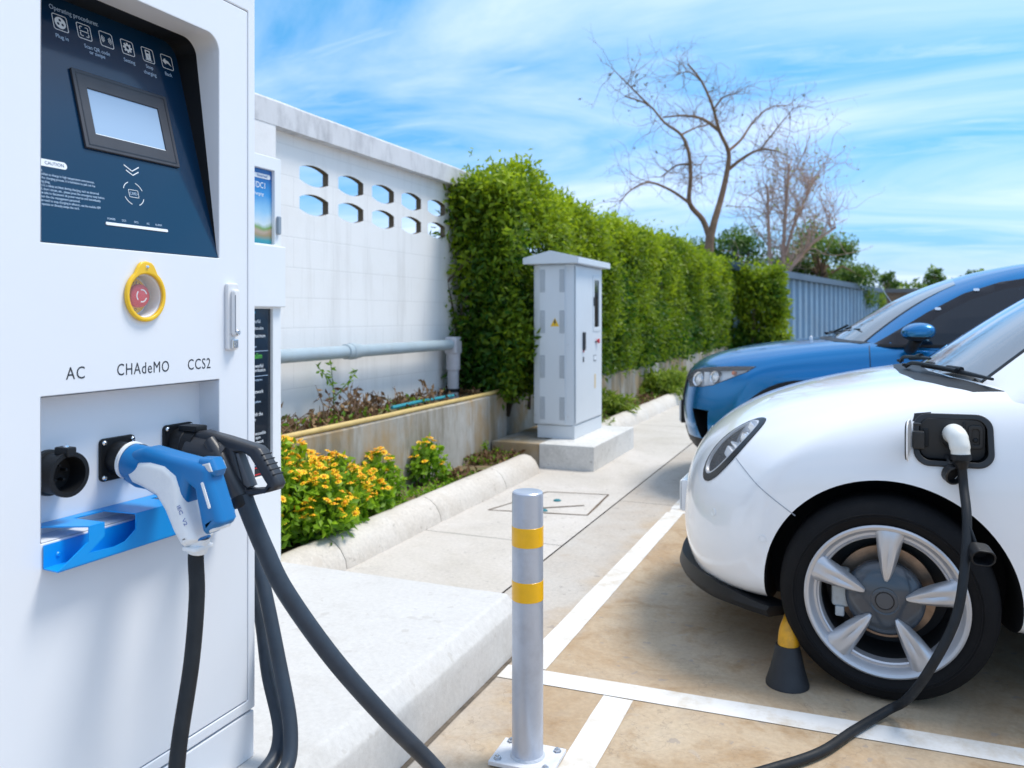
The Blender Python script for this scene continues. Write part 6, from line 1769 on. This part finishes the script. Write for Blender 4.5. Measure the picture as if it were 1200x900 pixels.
# ---- charging flap, open inlet
fl = thing('tmp2', (0, 0, 0), None, None); bpy.data.objects.remove(fl)
PB = mat('inlet_black', (.014, .015, .017), .45)
yS = bv.ray_cast(V((.2, -2, .86)), V((0, 1, 0)), 3)[0].y
hN = bv.ray_cast(V((.2, -2, .86)), V((0, 1, 0)), 3)[1]; hN = hN if hN.y < 0 else -hN
hv = hN.cross(V((1, 0, 0))).normalized(); hv = hv if hv.z > 0 else -hv; hu = hv.cross(hN).normalized()
MPt = frame(V((.1975, yS, .867)) - hN*.010, hu, hv)
hw, hh_ = (PX1-PX0)/2, (PZ1-PZ0)/2
pf = plate('port_surround', [rrect(-hw-.010, hw+.010, -hh_-.010, hh_+.010, .048, 8), rrect(-hw+.008, hw-.008, -hh_+.008, hh_-.008, .034, 7)], MPt, .0145, PB, None, bev=.003); pf.parent = wc
ip = plate('inlet_panel', [rrect(PX0+.010, PX1-.010, PZ0+.010, PZ1-.010, .032, 6)], frame((0, yS+.030, 0), (1, 0, 0), (0, 0, 1)), .010, PB, None, bev=.003); ip.parent = pf
for nm, b_ in (('panel_rib', rrect(PX0+.020, PX0+.036, PZ0+.05, PZ1-.045, .003, 3)), ('panel_rib', rrect(PX1-.075, PX1-.068, PZ0+.02, PZ1-.02, .002, 3))):
    q = plate(nm, [b_], frame((0, yS+.0195, 0), (1, 0, 0), (0, 0, 1)), .006, M_['black_rubber'], None, bev=.002); q.parent = ip
q = plate('panel_step', [rrect(PX1-.060, PX1-.018, PZ0+.05, PZ1-.028, .012, 4), rrect(PX1-.050, PX1-.028, PZ0+.062, PZ1-.040, .008, 4)], frame((0, yS+.0195, 0), (1, 0, 0), (0, 0, 1)), .007, PB, None, bev=.002); q.parent = ip
q = lathe('panel_latch', [(0, .006), (.006, .005), (.008, 0)], (PX1-.039, yS+.019, .868), (0, -1, 0), M_['black_rubber'], None, 16); q.parent = ip
q = lathe('inlet', [(.034, 0), (.034, .012), (.031, .014), (.030, .004), (0, .004)], (.196, yS+.020, .872), (0, -1, 0), PB, None, 36); q.parent = ip
# flap: white outside, dark inside, swung open on the front edge
fc = rrect(-.062, .068, .0, .118, .038, 6)
Mf = frame((PX0-.018, yS-.006, .866), (0, 0, 1), (-.16, -1, 0))
fo = plate('charging_flap', [fc], Mf @ Matrix.Translation((0, 0, -.002)), .005, WHITE, None, bev=.002); fo.parent = wc
fi = plate('flap_lining', [rrect(-.058, .064, .004, .114, .034, 6)], Mf @ Matrix.Translation((0, 0, -.0062)), .004, PB, None, bev=.001); fi.parent = fo
q = box('hinge_arm', (PX0-.014, PX0+.022, yS-.020, yS+.012, .835, .892), PB, None, bev=.004); q.parent = fo
q = box('hinge_arm', (PX0-.012, PX0+.012, yS-.024, yS-.012, .912, .920), PB, None, bev=.002); q.parent = fo
# inlet cap hanging on a strap
hc = lathe('inlet_cap', [(.020, 0), (.030, .001), (.031, .026), (.026, .028), (.024, .008), (0, .007)], (.186, yS-.030, .768), (.45, -.85, -.25), PB, None, 28); hc.parent = pf
q = tube('cap_strap', [(.180, yS+.01, .812), (.182, yS-.012, .805), (.186, yS-.030, .79)], .006, PB, None, 8, smooth=3); q.parent = pf

# ---- cable plugged into the car
cc = thing('charging_cable', (.30, 2.95, .86), 'slim black cable with white angled plug, in the open flap of the white car', 'charging cable', 'charging cables')
ox, oy = wc.location.x, wc.location.y
yw = oy+yS
WPL = mat('ivory_plug', (.74, .74, .70), .35)
pc = V((ox+.198, yw+.012, .885))
bm = bmesh.new()
add_tube(bm, smooth_path([pc, pc+V((.002, -.028, .006)), pc+V((.008, -.052, -.004)), pc+V((.013, -.064, -.028)), pc+V((.016, -.068, -.058))], 5), [.031]*8+[.0315]*4+[.030]*5+[.0275]*4, 28)
finish(bm, 'plug', WPL, cc)
lathe('plug_collar', [(.029, 0), (.0305, .004), (.0305, .018), (.025, .022), (.022, .030), (.0155, .048), (0, .048)], pc+V((.016, -.068, -.052)), (.06, -.03, -1), M_['black_plastic'], cc, 28)
b0 = pc+V((.019, -.070, -.095))
cpath = [b0, b0+V((.004, -.006, -.06)), V((.322, 2.86, .64)), V((.308, 2.80, .50)), V((.280, 2.765, .36)), V((.213, 2.75, .212)), V((.155, 2.81, .085)), V((.10, 2.835, .028)), V((.0, 2.68, .0165)), V((-.09, 2.51, .0162)), V((-.218, 2.36, .0162)), V((-.42, 2.15, .0162)), V((-.62, 1.9, .0162)), V((-.75, 1.5, .0162)), V((-.70, .9, .0162)), V((-.8, .2, .0162)), V((-.8, -.8, .0162)), V((-.9, -2.5, .0162))]
tube('cable', cpath, .0138, M_['black_rubber'], cc, 18, smooth=10)
q = tube('cap_cord', [V((.318, 2.862, .655)), V((.325, 2.845, .63)), V((.336, 2.835, .600)), V((.343, 2.832, .575))], .005, M_['black_rubber'], cc, 8, smooth=4)
plate('plug_cap', [rrect(-.034, .034, -.025, .025, .022, 6), rrect(-.029, .029, -.020, .020, .018, 6)], frame((.352, 2.815, .555), V((1, .25, -.12)), V((.1, -.25, 1))) @ Matrix.Translation((0, 0, -.02)), .05, M_['black_plastic'], cc, bev=.002)
plate('plug_cap_base', [rrect(-.033, .033, -.024, .024, .021, 6)], frame((.352, 2.815, .555), V((1, .25, -.12)), V((.1, -.25, 1))) @ Matrix.Translation((0, 0, -.022)), .006, M_['black_plastic'], cc)
# ------------------------------------------------------------------ blue SUV in the next bay
BLUE = bpy.data.materials.new('blue_metallic_paint'); BLUE.use_nodes = True
p = BLUE.node_tree.nodes['Principled BSDF']
p.inputs['Base Color'].default_value = (.000, .170, .42, 1); p.inputs['Metallic'].default_value = .60; p.inputs['Roughness'].default_value = .24
p.inputs['Coat Weight'].default_value = .7; p.inputs['Coat Roughness'].default_value = .02
bc = thing('car', (-.30, 6.63, 0), 'metallic blue sport utility car parked behind the white hatchback, dark side windows', 'car', 'parked cars')
A = [
 [(-.83, 0, .22), (-.80, .40, .22), (-.70, .68, .23), (-.52, .80, .24)],
 [(-.915, 0, .42), (-.89, .42, .42), (-.77, .74, .42), (-.53, .885, .43)],
 [(-.935, 0, .60), (-.905, .42, .60), (-.78, .74, .60), (-.50, .905, .61)],
 [(-.925, 0, .78), (-.89, .42, .78), (-.74, .73, .79), (-.44, .900, .80)],
 [(-.86, 0, .935), (-.82, .42, .935), (-.66, .71, .945), (-.36, .87, .95)],
 [(-.55, 0, 1.03), (-.52, .42, 1.03), (-.40, .70, 1.02), (-.12, .885, 1.01)],
 [(-.15, 0, 1.085), (-.13, .42, 1.085), (-.03, .70, 1.075), (.18, .895, 1.055)],
 [(.22, 0, 1.13), (.26, .42, 1.125), (.36, .72, 1.11), (.50, .905, 1.085)],
 [(.60, 0, 1.10), (.62, .42, 1.10), (.66, .74, 1.10), (.75, .915, 1.095)],
 [(1.3, 0, 1.08), (1.3, .42, 1.08), (1.3, .74, 1.09), (1.3, .92, 1.10)],
 [(2.1, 0, 1.10), (2.1, .42, 1.10), (2.1, .74, 1.11), (2.1, .92, 1.125)],
 [(2.9, 0, 1.15), (2.9, .42, 1.15), (2.85, .72, 1.16), (2.75, .90, 1.16)],
 [(3.40, 0, 1.12), (3.38, .42, 1.12), (3.30, .70, 1.12), (3.12, .84, 1.11)],
 [(3.52, 0, .94), (3.50, .42, .94), (3.42, .71, .94), (3.2, .87, .94)],
 [(3.58, 0, .72), (3.56, .42, .72), (3.47, .72, .72), (3.24, .90, .72)],
 [(3.58, 0, .48), (3.55, .42, .48), (3.46, .72, .48), (3.24, .88, .48)],
 [(3.48, 0, .26), (3.45, .40, .26), (3.36, .68, .27), (3.2, .80, .27)],
]
st = [(-.38, .925), (-.02, .945), (.40, .945), (.72, .93), (1.3, .925), (2.1, .935), (2.70, .94)]
B = [[(x, wd-.06, .25), (x, wd-.005, .44), (x, wd-.012, .66), (x, wd-.0, .88)] for x, wd in st]
me = cage_mesh(*mirror_cage(A, B, 5), 4)
RAD2, ARCH2 = .358, .430
bv = bvh_of(me)
HN = V((-.60, -.76, .25)).normalized()
HO = V((-.60, -.66, .82)); HU = V((0, 0, 1)).cross(HN).normalized(); HV = HN.cross(HU)
Mh = frame(HO, HU, HV)
def to2(M, pts):
    I = M.inverted(); return [((I @ V(q)).x, (I @ V(q)).y) for q in pts]
head3 = [(-.835, -.42, .80), (-.80, -.47, .858), (-.69, -.60, .885), (-.52, -.74, .905), (-.30, -.88, .925), (-.36, -.88, .885), (-.46, -.82, .825), (-.56, -.74, .765), (-.66, -.66, .742), (-.78, -.53, .735)]
h2 = to2(Mh, head3)
area = sum(a[0]*b[1]-b[0]*a[1] for a, b in zip(h2, h2[1:]+h2[:1]))
if area < 0: h2 = h2[::-1]
FO = frame((-.67, -.70, .49), HU, HV)
fog3 = [(-.72, -.62, .585), (-.60, -.76, .590), (-.605, -.76, .42), (-.66, -.70, .385)]
f2 = to2(FO, fog3)
hp = prism_mesh(h2, Mh @ Matrix.Translation((0, 0, .13)), .19); hq = hp.copy(); hq.transform(Matrix.Diagonal((1, -1, 1, 1))); hq.flip_normals()
fp = prism_mesh(f2, FO @ Matrix.Translation((0, 0, .13)), .20); fq = fp.copy(); fq.transform(Matrix.Diagonal((1, -1, 1, 1))); fq.flip_normals()
me2 = cut(me, [cyl_mesh(xx, RAD2-.004, ARCH2, *yy) for xx in (0, 2.70) for yy in ((-1.3, -.58), (.58, 1.3))] + [hp, hq, fp, fq])
low, up = split_at(me2, .40, 'lower_trim', 'body')
def arch2(f):
    c = f.center
    return abs(c.y) > .5 and (abs(f.normal.y) < .6 or abs(c.y) < .6) and any((c.x-xx)**2 + (c.z-RAD2+.004)**2 < (ARCH2+.0012)**2 for xx in (0, 2.70))
def inpoly(x, y, poly):
    r = False; n = len(poly)
    for i in range(n):
        (x1_, y1_), (x2_, y2_) = poly[i], poly[(i+1) % n]
        if (y1_ > y) != (y2_ > y) and x < (x2_-x1_)*(y-y1_)/(y2_-y1_)+x1_: r = not r
    return r
def grow(poly, k=1.02):
    cx_ = sum(q[0] for q in poly)/len(poly); cy_ = sum(q[1] for q in poly)/len(poly)
    return [(cx_+(q[0]-cx_)*k, cy_+(q[1]-cy_)*k) for q in poly]
h2g, f2g = grow(h2, 1.004), grow(f2, 1.006)
def rec2(f):
    for sg in (1, -1):
        q = V((f.center.x, f.center.y*sg, f.center.z))
        a = Mh.inverted() @ q; b = FO.inverted() @ q
        if abs(a.z) < .2 and inpoly(a.x, a.y, h2g) or abs(b.z) < .2 and inpoly(b.x, b.y, f2g): return True
    return False
bodyb = car_obj(up, 'body', [BLUE, WELL, TRIM], bc)
mark(up, arch2, 1); mark(up, rec2, 2)
car_obj(low, 'lower_trim', [TRIM, WELL], bc); mark(low, arch2, 1)
seam_d = mat('dark_panel_gap', (.01, .03, .06), .6)
def arcpts(cx_, cz_, r, a0, a1, n=28): return [(cx_+r*cos(a0+(a1-a0)*k/n), cz_+r*sin(a0+(a1-a0)*k/n)) for k in range(n+1)]
for fn in (side_patch, far_patch):
    for xx in (0, 2.70):
        a0, a1 = radians(-2), radians(182)
        fn('arch_cladding', bv, [arcpts(xx, RAD2-.004, ARCH2+.062, a0, a1) + arcpts(xx, RAD2-.004, ARCH2-.004, a1, a0)], TRIM, bc, off=.010, thick=.03, step=.06)
    fn('sill_cladding', bv, [[(.44, .30), (2.26, .30), (2.26, .44), (.44, .44)]], TRIM, bc, off=.008, thick=.02, step=.1)
    for pts in ([(.415, .46), (.405, .70), (.40, .95), (.395, 1.075)], [(1.42, .46), (1.43, 1.09)], [(2.28, .80), (2.45, .95), (2.48, 1.1)]):
        fn('panel_gap', bv, [thick_line(pts, .006)], seam_d, bodyb, off=.0015, thick=.003, step=.015)
    fn('crease', bv, [thick_line([(.46, .93), (1.4, .945), (2.6, .96)], .006)], BLUE, bodyb, off=.004, thick=.004, step=.1)
# lamps
def lamp2(mir):
    objs = []
    bw_ = 'bowl_silver'
    mm = bpy.data.materials.get(bw_) or mat(bw_, (.70, .72, .74), .35, metal=.25)
    cl = bpy.data.materials.get('clear_lens') or mat('clear_lens', (.95, .97, 1), .03, alpha=.13, spec=.6)
    lens = patch('headlight', bv, [grow(h2, .985)], Mh, cl, bc, off=.002, thick=.002, step=.03); objs.append(lens)
    ed = patch('lamp_edge', bv, [grow(h2, 1.0), grow(h2, .955)], Mh, M_['black_gloss'], lens, off=.0012, thick=.02, step=.03); objs.append(ed)
    b = patch('bowl', bv, [grow(h2, .93)], Mh, mm, lens, off=-.050, thick=.002, step=.03); objs.append(b)
    R3 = Mh.to_3x3(); n = R3 @ V((0, 0, 1))
    for (q, r, m_) in (((-.715, -.575, .80), .058, M_['chrome']), ((-.575, -.705, .825), .048, M_['chrome'])):
        h = bv.ray_cast(V(q)+n, -n, 2)[0]
        o = lathe('projector', [(r, 0), (r, .02), (r*.9, .034), (r*.7, .024), (r*.62, .036), (0, .046)], h-n*.055, n, m_, None, 36); o.parent = lens; objs.append(o)
    h = bv.ray_cast(V((-.64, -.64, .80))+n, -n, 2)[0]
    o = box('reflector', (-.02, .02, -.008, .008, -.055, .055), M_['white_plastic'], None, bev=.004); o.data.transform(Matrix.Translation(h-n*.04)); o.parent = lens; objs.append(o)
    h = bv.ray_cast(V((-.46, -.80, .872))+n, -n, 2)[0]
    o = lathe('indicator_bulb', [(.016, 0), (.014, .02), (0, .028)], h-n*.045, n, mat('amber_bulb', (.7, .16, .02), .3) if 'amber_bulb' not in bpy.data.materials else bpy.data.materials['amber_bulb'], None, 16); o.parent = lens; objs.append(o)
    fl_ = None and lathe('fog_lamp', [(.042, 0), (.045, .02), (.040, .026), (.036, .016), (0, .02)], V((-.655, -.695, .475))+V((.05, .05, 0)), V((-.8, -.5, 0)), TRIM, None, 28)
    if mir:
        for o in objs: o.data.transform(Matrix.Diagonal((1, -1, 1, 1))); o.data.flip_normals()
lamp2(False); lamp2(True)
# grille, plate
FR = frame((-1.2, 0, 0), (0, -1, 0), (0, 0, 1))
gr = patch('grille', bv, [[(-.46, .80), (-.40, .60), (0, .55), (.40, .60), (.46, .80), (.40, .86), (-.40, .86)]], FR, TRIM, bc, off=.006, thick=.01, step=.05)
patch('grille_trim', bv, [[(-.47, .80), (-.41, .59), (0, .54), (.41, .59), (.47, .80), (.455, .80), (.395, .605), (0, .557), (-.395, .605), (-.455, .80)]], FR, TRIM, gr, off=.010, thick=.016, step=.05)
patch('lower_intake', bv, [[(-.50, .45), (.50, .45), (.44, .34), (-.44, .34)]], FR, TRIM, bc, off=.004, thick=.008, step=.06)
q = box('number_plate', (-.965, -.948, -.17, .17, .44, .60), mat('plate_white2', (.75, .77, .77), .4), None, bev=.004); q.parent = bc
q2 = box('plate_holder', (-.950, -.90, -.18, .18, .43, .61), TRIM, None, bev=.004); q2.parent = q
# cabin
Ac = [
 [(.06, 0, 1.05), (.12, .42, 1.05), (.24, .68, 1.05), (.42, .845, 1.05)],
 [(.50, 0, 1.365), (.54, .40, 1.36), (.62, .63, 1.345), (.76, .775, 1.315)],
 [(.96, 0, 1.565), (.99, .38, 1.56), (1.05, .58, 1.545), (1.14, .70, 1.51)],
 [(1.50, 0, 1.655), (1.51, .38, 1.65), (1.54, .58, 1.635), (1.58, .685, 1.60)],
 [(2.1, 0, 1.675), (2.1, .38, 1.67), (2.1, .58, 1.655), (2.1, .685, 1.62)],
 [(2.75, 0, 1.64), (2.75, .38, 1.635), (2.73, .57, 1.62), (2.70, .675, 1.58)],
 [(3.20, 0, 1.55), (3.18, .38, 1.545), (3.12, .56, 1.52), (3.02, .68, 1.46)],
 [(3.44, 0, 1.18), (3.42, .40, 1.18), (3.34, .62, 1.16), (3.2, .80, 1.12)],
]
belt = [(.43, .88, 1.03), (.76, .905, 1.05), (1.14, .912, 1.06), (1.58, .916, 1.065), (2.1, .918, 1.08), (2.7, .90, 1.10), (3.02, .86, 1.11), (3.2, .83, 1.09)]
mc = cage_mesh(*cabin_cage(Ac, belt), 3)
bvc = bvh_of(mc)
cabb = car_obj(mc, 'cabin', [BLUE], bc)
MW = frame((.14, 0, 1.08), (0, -1, 0), (.80, 0, .55))
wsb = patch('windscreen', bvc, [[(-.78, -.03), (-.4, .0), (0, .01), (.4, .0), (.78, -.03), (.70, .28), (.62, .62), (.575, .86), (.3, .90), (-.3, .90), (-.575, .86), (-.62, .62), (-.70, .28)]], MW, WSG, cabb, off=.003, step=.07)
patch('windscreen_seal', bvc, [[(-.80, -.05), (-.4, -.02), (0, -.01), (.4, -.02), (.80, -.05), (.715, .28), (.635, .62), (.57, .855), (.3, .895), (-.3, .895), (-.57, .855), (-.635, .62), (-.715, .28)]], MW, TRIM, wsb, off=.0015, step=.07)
fr_ = [(.40, 1.062), (.56, 1.165), (.74, 1.285), (.95, 1.405), (1.15, 1.475), (1.40, 1.515), (1.75, 1.535), (2.2, 1.535), (2.60, 1.505), (2.90, 1.40), (3.02, 1.20), (2.95, 1.135), (2.2, 1.09), (1.3, 1.072)]
gl_ = [(.66, 1.078), (.665, 1.15), (.80, 1.262), (.98, 1.362), (1.18, 1.432), (1.42, 1.470), (1.75, 1.488), (2.2, 1.485), (2.56, 1.455), (2.82, 1.36), (2.93, 1.20), (2.88, 1.15), (2.2, 1.11), (1.3, 1.088)]
VISOR = mat('smoked_visor', (.012, .011, .015), .2, spec=.4)
for fn in (side_patch, far_patch):
    f_ = fn('window_surround', bvc, [fr_], VISOR, cabb, off=.010, thick=.02, step=.08)
    fn('side_window', bvc, [gl_], GLASS, cabb, off=.0125, thick=.004, step=.08)
    fn('window_pillar', bvc, [[(1.70, 1.08), (1.79, 1.08), (1.79, 1.50), (1.70, 1.50)]], TRIM, cabb, off=.015, step=.1)
    fn('belt_moulding', bvc, [[(.44, 1.062), (2.9, 1.118), (2.9, 1.135), (.46, 1.076)]], TRIM, cabb, off=.016, step=.1)
    for x, z in ((1.02, 1.425), (.80, 1.305)):
        fn('visor_clip', bvc, [rrect(x-.016, x+.016, z-.008, z+.008, .006, 4)], M_['chrome'], f_, off=.015, step=.05)
MR = frame((3.35, 0, 1.35), (0, 1, 0), (-.45, 0, .88))
patch('rear_window', bvc, [[(-.55, -.12), (.55, -.12), (.48, .22), (-.48, .22)]], MR, GLASS, cabb, off=.003, step=.08)
patch('cowl_panel', bv, [[(.06, 0), (.09, -.40), (.18, -.66), (.34, -.80), (.40, -.78), (.27, -.62), (.18, -.38), (.14, 0), (.18, .38), (.27, .62), (.40, .78), (.34, .80), (.18, .66), (.09, .40)]], MT, TRIM, bc, off=.002, thick=.004, step=.08)
wiper(bc, [on_top(.14, .30, .03), on_top(.20, .05, .03), on_top(.26, -.25, .035)], (on_top(.20, .15, .018), on_top(.34, -.56, .02)))
wiper(bc, [on_top(.12, -.25, .03), on_top(.15, .1, .03), on_top(.20, .35, .035)], (on_top(.17, .05, .018), on_top(.26, .55, .02)))
q = lathe('washer_nozzle', [(.012, 0), (.012, .018), (.006, .028), (0, .03)], on_top(.02, -.38, 0), (0, 0, 1), M_['white_plastic'], None, 14); q.parent = bc
mirror_unit(bc, .66, -1.06, 1.175, -1, BLUE, 1.12); mirror_unit(bc, .66, 1.06, 1.175, 1, BLUE, 1.12)
an = tube('aerial', [on_top(.62, .62, 0), on_top(.62, .62, 0)+V((-.11, .0, .18)), on_top(.62, .62, 0)+V((-.24, .0, .40))], [.004, .003, .002], M_['steel'], None, 6); an.parent = bc
for sd in (-1, 1):
    for x in (1.22, 2.12):
        hh = box('door_handle', (x, x+.19, sd*.938-.014, sd*.938+.014, .915, .945), BLUE, None, bev=.009); hh.parent = bc
    tl = lathe('tail_lamp', [(0, .02), (.10, .015), (.13, 0), (.13, -.05)], (3.36, sd*.72, 1.0), (.75, sd*.6, .1), M_['red'], None, 32); tl.parent = bc
for xx in (0, 2.70):
    for sd in (-1, 1): wheel(bc, xx, sd*.845, sd, RAD2, .232, 5, phase=70)
